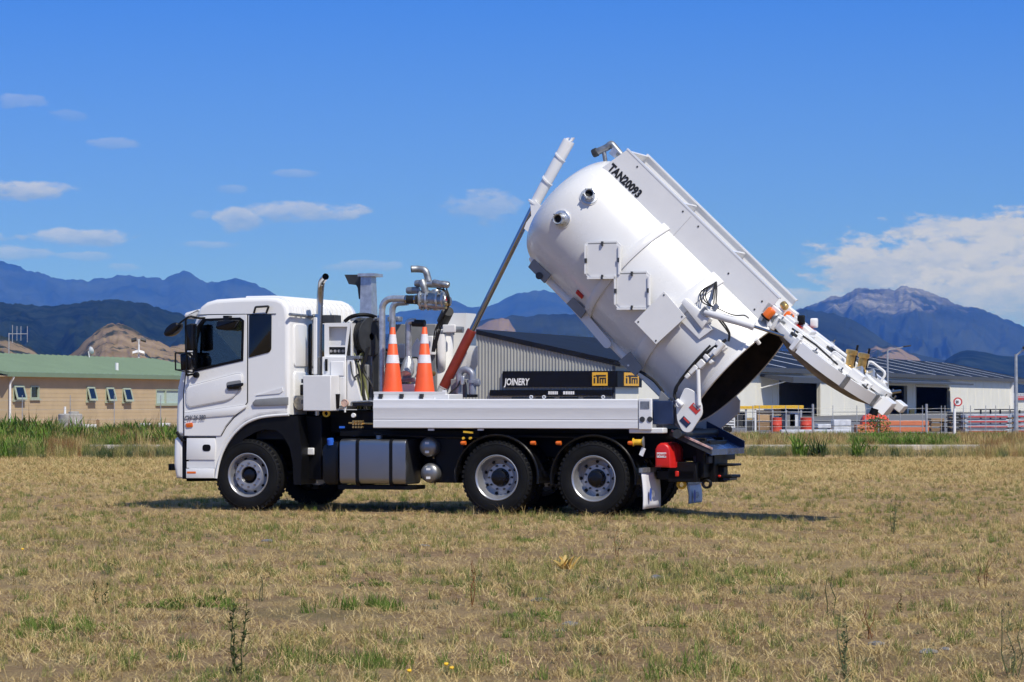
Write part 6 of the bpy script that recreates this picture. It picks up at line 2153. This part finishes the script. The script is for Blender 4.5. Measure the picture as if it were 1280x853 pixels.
def blades(n, h0, h1, w, spread, lean, curl, rnd, seg=3, upright=0.0):
    vs, fs = [], []
    for k in range(n):
        a = rnd.uniform(0, 2 * math.pi)
        rr = spread * math.sqrt(rnd.random())
        p = Vector((math.cos(a) * rr, math.sin(a) * rr, -.01))
        b = rnd.uniform(0, 2 * math.pi)
        d = Vector((math.cos(b), math.sin(b), 0))
        side = Vector((-d.y, d.x, 0))
        h = rnd.uniform(h0, h1)
        ln = rnd.uniform(.1, 1) * lean
        cu = rnd.uniform(.2, 1) * curl
        o = len(vs)
        for i in range(seg):
            t = i / seg
            q = p + Vector((0, 0, h * (t - cu * .35 * t * t))) + d * h * (ln * t + cu * t * t)
            ww = w * rnd.uniform(.8, 1.2) * (1 - .55 * t)
            vs += [q - side * ww / 2, q + side * ww / 2]
        t = 1.0
        vs.append(p + Vector((0, 0, h * (1 - cu * .45))) + d * h * (ln + cu))
        for i in range(seg - 1):
            fs.append((o + 2 * i, o + 2 * i + 1, o + 2 * i + 3, o + 2 * i + 2))
        fs.append((o + 2 * seg - 2, o + 2 * seg - 1, o + 2 * seg))
    return vs, fs


def proto(name, parts, m, col):
    me = bpy.data.meshes.new(name)
    vs, fs = [], []
    for v, f in parts:
        o = len(vs)
        vs += [tuple(q) for q in v]
        fs += [tuple(i + o for i in t) for t in f]
    me.from_pydata(vs, [], fs)
    me.materials.append(m)
    ob = bpy.data.objects.new(name, me)
    col.objects.link(ob)
    return ob


def scatter(name, col, pts, rots, scl, idx, label=None):
    """one object of stuff: points carrying rotation, size and kind, instanced by geometry nodes"""
    me = bpy.data.meshes.new(name)
    n = len(pts)
    me.vertices.add(n)
    me.vertices.foreach_set('co', np.asarray(pts, dtype=np.float32).ravel())
    for nm, ty, key, arr in (('rot', 'FLOAT_VECTOR', 'vector', rots), ('scl', 'FLOAT', 'value', scl), ('idx', 'INT', 'value', idx)):
        at = me.attributes.new(nm, ty, 'POINT')
        at.data.foreach_set(key, np.asarray(arr, dtype=np.int32 if ty == 'INT' else np.float32).ravel())
    ob = bpy.data.objects.new(name, me)
    COL.objects.link(ob)
    ng = bpy.data.node_groups.new(name + '_nodes', 'GeometryNodeTree')
    ng.interface.new_socket('Geometry', in_out='INPUT', socket_type='NodeSocketGeometry')
    ng.interface.new_socket('Geometry', in_out='OUTPUT', socket_type='NodeSocketGeometry')
    N, L = ng.nodes, ng.links
    gi, go = N.new('NodeGroupInput'), N.new('NodeGroupOutput')
    ci = N.new('GeometryNodeCollectionInfo')
    ci.inputs['Collection'].default_value = col
    ci.inputs['Separate Children'].default_value = True
    ci.inputs['Reset Children'].default_value = True
    ip = N.new('GeometryNodeInstanceOnPoints')
    ip.inputs['Pick Instance'].default_value = True

    def attr(nm, ty):
        a = N.new('GeometryNodeInputNamedAttribute')
        a.data_type = ty
        a.inputs['Name'].default_value = nm
        return a.outputs['Attribute']
    L.new(gi.outputs[0], ip.inputs['Points'])
    L.new(ci.outputs[0], ip.inputs['Instance'])
    L.new(attr('idx', 'INT'), ip.inputs['Instance Index'])
    e2r = N.new('FunctionNodeEulerToRotation')
    L.new(attr('rot', 'FLOAT_VECTOR'), e2r.inputs[0])
    L.new(e2r.outputs[0], ip.inputs['Rotation'])
    cx3 = N.new('ShaderNodeCombineXYZ')
    s_ = attr('scl', 'FLOAT')
    for i in range(3):
        L.new(s_, cx3.inputs[i])
    L.new(cx3.outputs[0], ip.inputs['Scale'])
    L.new(ip.outputs[0], go.inputs[0])
    md = ob.modifiers.new('scatter', 'NODES')
    md.node_group = ng
    return tag(ob, kind='stuff')


rg = random.Random(21)
gc = bpy.data.collections.new('grass_kinds')
# names sort in this order inside the collection
for k in range(4):
    proto('a%d_straw' % k, [blades(26, .015, .05, .0045, .15, 1.0, .7, rg)], strawm, gc)
for k in range(3):
    proto('b%d_thatch' % k, [blades(22, .03, .10, .0045, .16, 2.2, 1.2, rg)], strawm, gc)
for k in range(2):
    proto('c%d_wisp' % k, [blades(8, .12, .28, .0038, .07, .45, .9, rg, 5)], strawm, gc)
for k in range(3):
    proto('d%d_olive' % k, [blades(30, .04, .12, .0045, .05, .35, .35, rg)], olivem, gc)
for k in range(2):
    proto('e%d_green' % k, [blades(34, .05, .15, .0055, .06, .4, .4, rg)], greenm, gc)
proto('f0_mat', [blades(46, .03, .07, .012, .13, 1.3, .6, rg)], greenm, gc)
proto('f1_greymat', [blades(30, .04, .10, .006, .10, .8, .4, rg)], greyg, gc)
KIND = dict(a=(0, 4), b=(4, 3), c=(7, 2), d=(9, 3), e=(12, 2), f=(14, 1), g=(15, 1))
rs = np.random.RandomState(3)
pts, idx, scl = [], [], []


def fld(x, y, s, o):
    return noise.noise(Vector((x * s + o, y * s - o, o * 1.7)))


def put(x, y, k, s):
    pts.append((x, y, gz(x, y)))
    i0, n = KIND[k]
    idx.append(i0 + rs.randint(n))
    scl.append(s)


def sample(y0, y1, dens):
    area_n = 0
    ymid = (y0 + y1) / 2
    hw = .205 * ymid + 2.2
    n = int(dens * (y1 - y0) * 2 * hw)
    return zip(rs.uniform(-hw, hw, n), rs.uniform(y0, y1, n))


bands = [(12.5, 18, 115), (18, 26, 95), (26, 38, 70), (38, 55, 58), (55, 74, 52)]
for (y0, y1, dens) in bands:
    for x, y in sample(y0, y1, dens):
        bare = fld(x, y, .42, 4.0) + .5 * fld(x, y, 1.3, 11.0)
        lush = fld(x, y, .25, 17.0) + .4 * fld(x, y, .9, 23.0)
        far = max(0.0, min(1.0, (y - 44) / 14))
        r = rs.rand()
        if r > .63 - 1.15 * bare + .33 * far:
            if rs.rand() < .3:
                put(x, y, 'b', rs.uniform(.5, .9))
            continue
        q = rs.rand()
        gr = .20 + .40 * max(0, lush + .15) - .16 * far
        if q < gr * .62:
            put(x, y, 'd', rs.uniform(.45, 1.1))
        elif q < gr * .80:
            put(x, y, 'g', rs.uniform(.4, .9))
        elif q < gr:
            put(x, y, 'e', rs.uniform(.35, .9))
        elif q < .91 - .03 * far:
            put(x, y, 'a' if rs.rand() < .45 else 'b', rs.uniform(.4, 1.05) * (1 + .6 * far))
        else:
            put(x, y, 'c', rs.uniform(.35, .85))
# the tufts under the truck that the wheels did not flatten, and scattered greener spots
for (px_, py_, n, k, sp, sc0) in ((457, 760, 16, 'e', .22, 1.0), (55, 786, 16, 'e', .22, .9), (85, 788, 8, 'f', .25, .8), (270, 757, 14, 'f', .3, .9), (285, 755, 6, 'e', .2, .8), (475, 730, 7, 'f', .15, .8), (402, 828, 9, 'e', .2, 1.0), (474, 830, 8, 'e', .15, .9),
                             (160, 825, 5, 'e', .12, .8), (585, 832, 5, 'e', .1, .9), (655, 680, 4, 'f', .12, .8), (1268, 625, 5, 'f', .4, .9), (970, 728, 6, 'f', .25, .8), (812, 785, 6, 'f', .25, .7), (668, 768, 6, 'f', .2, .7), (690, 800, 5, 'e', .1, .8), (645, 785, 6, 'd', .12, 1.1), (100, 650, 10, 'f', .4, .7),
                             (985, 748, 5, 'g', .2, 1.0), (1140, 690, 4, 'g', .15, 1.1), (875, 845, 8, 'e', .2, 1.0), (20, 720, 4, 'e', .15, .8), (655, 605, 6, 'f', .5, .9), (500, 610, 5, 'f', .4, .8)):
    d = CAMH * FPX / (py_ - HORIZON)
    c = gpos(px_, d)
    for j in range(n):
        put(c.x + rs.normal() * sp, c.y + rs.normal() * sp * 1.4, k, sc0 * rs.uniform(.7, 1.2))
n = len(pts)
rots = np.stack([rs.normal(0, .12, n), rs.normal(0, .12, n), rs.uniform(0, 6.283, n)], 1)
scatter('dry_grass', gc, pts, rots, scl, idx)

# tall weeds along the verge
vc = bpy.data.collections.new('verge_kinds')
for k in range(2):
    proto('a%d_talldry' % k, [blades(60, .30, .70, .008, .22, .25, .35, rg, 4)], strawm, vc)
for k in range(2):
    proto('b%d_tallolive' % k, [blades(60, .30, .65, .009, .24, .25, .3, rg, 4)], olivem, vc)
for k in range(2):
    proto('c%d_leafy' % k, [blades(38, .35, .75, .04, .22, .45, .55, rg, 5)], flaxm, vc)
for k in range(2):
    proto('d%d_greenbank' % k, [blades(60, .18, .42, .012, .28, .4, .4, rg, 4)], greyg, vc)
proto('e0_rusty', [blades(50, .30, .75, .007, .2, .18, .2, rg, 3)], rustm, vc)
proto('f0_dock', [blades(5, .7, 1.05, .012, .12, .12, .1, rg, 3), blades(26, .04, .12, .03, .10, .8, .5, rg, 3)], rustm, vc)
proto('g0_darkbank', [blades(60, .16, .45, .014, .26, .4, .4, rg, 4)], darkweed, vc)
VK = dict(a=(0, 2), b=(2, 2), c=(4, 2), d=(6, 2), e=(8, 1), f=(9, 1), g=(10, 1))
vp, vi, vsx = [], [], []


def vput(x, y, k, s):
    i0, n_ = VK[k]
    vp.append((x, y, gz(x, y)))
    vi.append(i0 + rs.randint(n_))
    vsx.append(s)


def pick(w):
    ks, ps = zip(*w)
    ps = np.array(ps) / sum(ps)
    return ks[rs.choice(len(ks), p=ps)]


for i in range(5800):                                     # between the field and the kerb
    y = rs.uniform(72.5, 85.2)
    x = rs.uniform(-.235 * y - 3, .235 * y + 3)
    px_ = CX + x / y * FPX
    edge = 74.5 + 2.2 * fld(x, y, .25, 31.0) + (2.5 if 900 < px_ < 1050 else 0)
    if y < edge or fld(x, y, .5, 37.0) < -.28:
        continue
    if (1105 < px_ < 1225 or 125 < px_ < 205) and y > 79 and rs.rand() < .8:
        continue
    if px_ < 60:
        k = pick((('b', 3), ('d', 3), ('a', 1), ('c', 1)))
    elif px_ < 100:
        k = pick((('e', 5), ('b', 2), ('a', 2)))
    elif px_ < 300:
        k = pick((('d', 4), ('g', 3.5), ('a', 1.5), ('b', 2)))
    elif px_ > 1210:
        k = pick((('a', 4), ('e', 2), ('b', 2), ('d', 2)))
    else:
        k = pick((('d', 5), ('a', 2), ('b', 2.5), ('g', 1.2)))
    vput(x, y, k, rs.uniform(.45, .9) * (1.0 if px_ < 300 else .8))
for i in range(10500):                                     # beyond the kerb
    y = rs.uniform(86.5, 99.5)
    x = rs.uniform(-.235 * y - 3, .235 * y + 3)
    px_ = CX + x / y * FPX
    wob = fld(x, y, .22, 43.0)
    if px_ < 300:
        k = pick((('c', 2.6 + 7 * max(0, wob) + (4 if px_ < 70 else 0)), ('b', 3.5), ('a', 2.6), ('e', 1.4 + 3 * max(0, -wob)), ('f', .5), ('g', .8)))
        s = rs.uniform(.55, 1.2) * (1 + .9 * fld(x, y, .45, 53.0))
    elif px_ < 1060:
        k = pick((('a', 4.5), ('b', 3), ('e', 1.5 + 2 * max(0, wob)), ('d', 1.5), ('c', .25)))
        s = rs.uniform(.5, .92)
    elif px_ < 1200:
        k = pick((('c', 3.5 + 3 * max(0, wob)), ('b', 4), ('a', 2.5), ('e', 1)))
        s = rs.uniform(.45, .8)
    else:
        k = pick((('e', 3.4), ('a', 4), ('b', 2.5), ('c', .5)))
        s = rs.uniform(.55, .95)
    vput(x, y, k, s)
for i in range(2900):                                     # far verge at the foot of the fences
    y = rs.uniform(112.5, 121)
    x = rs.uniform(-.235 * y - 3, .235 * y + 3)
    px_ = CX + x / y * FPX
    if px_ > 900 and y > 118.5:
        continue
    k = pick((('a', 3), ('b', 3), ('e', 1.4), ('c', 2.2 if px_ < 300 else .3)))
    vput(x, y, k, rs.uniform(.4, .75) * (1.1 if px_ < 300 else .6))
n = len(vp)
rots = np.stack([rs.normal(0, .08, n), rs.normal(0, .08, n), rs.uniform(0, 6.283, n)], 1)
scatter('verge_weeds', vc, vp, rots, vsx, vi)


# ---- plants one can pick out
def simple(name, parts, m, label, cat, loc, group=None):
    mb = MB()
    for v, f in parts:
        mb.add(v, f)
    me = bpy.data.meshes.new(name)
    me.from_pydata(mb.v, [], mb.f)
    me.materials.append(m)
    o = bpy.data.objects.new(name, me)
    COL.objects.link(o)
    o.location = loc
    return tag(o, label, cat, group)


def weed_stalk(px_, py_, hpx, label, m_leaf, m_stem, seed, nst=3, leaves=16, lw=.022, ll=.07, lean=.12):
    d = CAMH * FPX / (py_ - HORIZON)
    c = gpos(px_, d)
    c.z = gz(c.x, c.y)
    h = hpx / FPX * d
    rn = random.Random(seed)
    t = world_thing('weed', label, 'weed', c)
    for s in range(nst):
        a = rn.uniform(0, 6.28)
        tip = Vector((math.cos(a) * h * lean * rn.uniform(.4, 1.4), math.sin(a) * h * lean, h * rn.uniform(.75, 1.0)))
        base = Vector((math.cos(a) * .02, math.sin(a) * .02, -.02))
        path = [base, base + (tip - base) * .35 + Vector((rn.uniform(-.03, .03), 0, .02)), base + (tip - base) * .7 + Vector((rn.uniform(-.03, .03), 0, 0)), tip]
        MB().tube(path, [.004, .0035, .0028, .0015], 5).build('stem', m_stem, t)
        vs, fs = [], []
        for k in range(leaves):
            q = rn.uniform(.05, .98)
            p = base + (tip - base) * q
            b = rn.uniform(0, 6.28)
            dd = Vector((math.cos(b), math.sin(b), rn.uniform(.3, 1.1))).normalized()
            sd_ = dd.cross(Vector((0, 0, 1))).normalized()
            L2 = ll * rn.uniform(.5, 1.2) * (1.15 - .6 * q)
            o = len(vs)
            vs += [p, p + dd * L2 * .45 - sd_ * lw / 2, p + dd * L2 * .45 + sd_ * lw / 2, p + dd * L2 - Vector((0, 0, L2 * .15))]
            fs += [(o, o + 1, o + 3, o + 2)]
        MB().add(vs, fs).build('leaves', m_leaf, t, angle=80)['kind'] = 'stuff'
    return t


weed_stalk(300, 842, 100, 'tall dark green leafy weed with two upright stalks by the bare soil', darkweed, darkweed, 1, 3, 40, .016, .07, .1)
weed_stalk(127, 756, 42, 'small dark weed leaning beside a bare patch on the left', darkweed, darkweed, 2, 2, 22, .016, .05, .2)
weed_stalk(327, 752, 40, 'thin pale weed stalk standing just behind the tall dark weed', greyg, greyg, 3, 2, 10, .01, .04, .1)
weed_stalk(1115, 658, 50, 'grey green weed tuft with upright stalks, alone out on the field', greyg, greyg, 4, 4, 24, .014, .06, .2)
weed_stalk(592, 757, 60, 'dull brown seeded stalk beside a green tuft', rustm, rustm, 5, 2, 20, .010, .03, .06)
weed_stalk(770, 700, 46, 'wiry grey weed with small leaves near the corn husk', greyg, rustm, 6, 2, 14, .012, .04, .1)
weed_stalk(1126, 765, 26, 'dark seed head on a short stalk in dry grass', darkweed, rustm, 7, 1, 40, .014, .03, .05)
weed_stalk(1053, 842, 40, 'dark drooping seed head among wispy straw', darkweed, rustm, 8, 1, 40, .013, .03, .3)
weed_stalk(1087, 800, 44, 'thin reddish stalk with few leaves standing over pebbles', rustm, rustm, 9, 3, 5, .008, .03, .15)
weed_stalk(1228, 735, 40, 'small reddish dock with sparse leaves', rustm, rustm, 10, 3, 8, .012, .03, .25)
weed_stalk(1062, 850, 95, 'thin grey stalk with leaves crowded at its base', greyg, greyg, 12, 2, 40, .014, .07, .12)
weed_stalk(1265, 845, 90, 'slender branching grey stem with sparse leaves, right of the pebbles', greyg, greyg, 13, 3, 26, .01, .05, .2)
weed_stalk(1037, 770, 60, 'green stalk with narrow leaves beside short brown grass', greyg, darkweed, 14, 2, 14, .012, .05, .06)
for (px_, py_, s, lab) in ((1000, 571, .9, 'broad leaved green clump with silvery leaves by the kerb'), (1022, 571, .8, 'dark green strappy clump, middle of three at the kerb'), (1072, 573, .8, 'bright green strappy clump below the leafy bush'), (1086, 571, .55, 'small green strappy clump beside the leafy bush')):
    d = CAMH * FPX / (py_ - HORIZON)
    rr_s = random.Random(px_)
    simple('flax_clump', [blades(46, .25 * s, .85 * s, .05, .18, .45, .5, rr_s, 5)], flaxm if px_ != 1022 else darkweed, lab, 'plant', gpos(px_, d), 'strappy plants at the kerb')
# leafy bush
d = 100.0
rn = random.Random(77)
bush = world_thing('bush', 'small leafy green bush in front of the orange timber', 'bush', gpos(1095, d))
top = wz(525, d)
MB().tube([(0, 0, -.1), (-.05, 0, .35), (0, .05, top * .7)], [.03, .022, .01], 6).build('trunk', timber, bush)
for k in range(6):
    a = k * 1.05
    MB().tube([(0, 0, .25 + .08 * k), (math.cos(a) * .25, math.sin(a) * .2, .5 + .1 * k)], [.012, .005], 5).build('branch', timber, bush)
for nm, m_, nlf in (('leaves', darkweed, 420), ('leaves', greenm, 240)):
    vs, fs = [], []
    for k in range(nlf):
        a, q = rn.uniform(0, 6.28), rn.random()
        cl = rn.choice(((0, 0, .95, .34), (.28, .1, .62, .3), (-.3, -.05, .45, .34), (.1, -.1, .35, .4), (-.05, .1, .75, .3), (.4, 0, .3, .22)))
        p = Vector((cl[0], cl[1], cl[2])) + Vector((rn.gauss(0, 1), rn.gauss(0, 1), rn.gauss(0, 1))).normalized() * cl[3] * rn.uniform(.5, 1)
        if p.z < .05:
            continue
        dd = Vector((rn.uniform(-1, 1), rn.uniform(-1, 1), rn.uniform(-.4, .8))).normalized()
        sd_ = dd.orthogonal().normalized()
        o = len(vs)
        s = rn.uniform(.05, .09)
        vs += [p, p + dd * s * .5 + sd_ * s * .35, p + dd * s, p + dd * s * .5 - sd_ * s * .35]
        fs += [(o, o + 1, o + 2, o + 3)]
    MB().add(vs, fs).build(nm, m_, bush)['kind'] = 'stuff'
# dry corn husk, stones and a few dandelions lying in the field
huskm = leaf_mat('dry_husk', [(0.66, 0.42, 0.12), (0.72, 0.60, 0.30), (0.46, 0.34, 0.11), (0.55, 0.32, 0.08)], .2)
d = CAMH * FPX / (714 - HORIZON)
husk = simple('corn_husk', [blades(10, .08, .16, .04, .06, 1.0, 1.0, random.Random(3), 5), blades(8, .08, .16, .045, .06, 1.9, .7, random.Random(8), 4)], huskm, 'curled dry yellow corn husk lying on the bare ground', 'husk', gpos(709, d, .03))
stm = mat('field_stone', (0.19, 0.185, 0.18), .9, var=.2, scale=20, bump=.3)
for (px_, py_, s, lab) in ((821, 723, .07, 'flat pale grey stone by a green tuft'), (675, 752, .06, 'small rounded light stone on bare soil'), (714, 781, .06, 'dark flat stone beside low clover'), (700, 790, .035, 'tiny pebble next to the dark flat stone'), (1095, 806, .05, 'broad grey stone among the pebbles'), (1160, 815, .06, 'wide flat blue grey stone half buried'), (1180, 812, .035, 'narrow grey stone touching the wide flat one'), (530, 683, .05, 'small grey stone in short straw'), (335, 676, .06, 'flat grey stone in sparse grass')):
    d = CAMH * FPX / (py_ - HORIZON)
    rn = random.Random(px_)
    vs, fs = [], []
    bm = bmesh.new()
    bmesh.ops.create_icosphere(bm, subdivisions=2, radius=1)
    for v in bm.verts:
        f = 1 + .25 * noise.noise(v.co * 1.7 + Vector((px_, 0, 0)))
        v.co = Vector((v.co.x * s * f * 1.3, v.co.y * s * f, v.co.z * s * f * .4))
    me = bpy.data.meshes.new('stone')
    bm.to_mesh(me)
    bm.free()
    me.materials.append(stm)
    o = bpy.data.objects.new('stone', me)
    COL.objects.link(o)
    c = gpos(px_, d)
    o.location = (c.x, c.y, gz(c.x, c.y) + s * .06)
    o.rotation_euler = (0, 0, rn.uniform(0, 3))
    tag(o, lab, 'stone')
yel = mat('dandelion_yellow', (0.85, 0.50, 0.02), .7, var=.1)
for (px_, py_, lab) in ((29, 692, 'single yellow flower in the dry grass, far from the others'), (557, 840, 'yellow flower, left one of a close pair'), (564, 845, 'yellow flower, right one of a close pair'), (511, 848, 'small yellow flower beside a green tuft')):
    d = CAMH * FPX / (py_ - HORIZON)
    c = gpos(px_, d)
    t = world_thing('dandelion', lab, 'flower', (c.x, c.y, gz(c.x, c.y)), 0, 'yellow flowers in the field')
    MB().tube([(0, 0, -.01), (.005, 0, .06)], .002, 5).build('stem', greenm, t)
    MB().lathe([(0, .055), (.012, .058), (.013, .066), (.008, .068), (0, .069)], (0.005, 0, 0), (0, -.5, 1), 12).build('flower_head', yel, t)
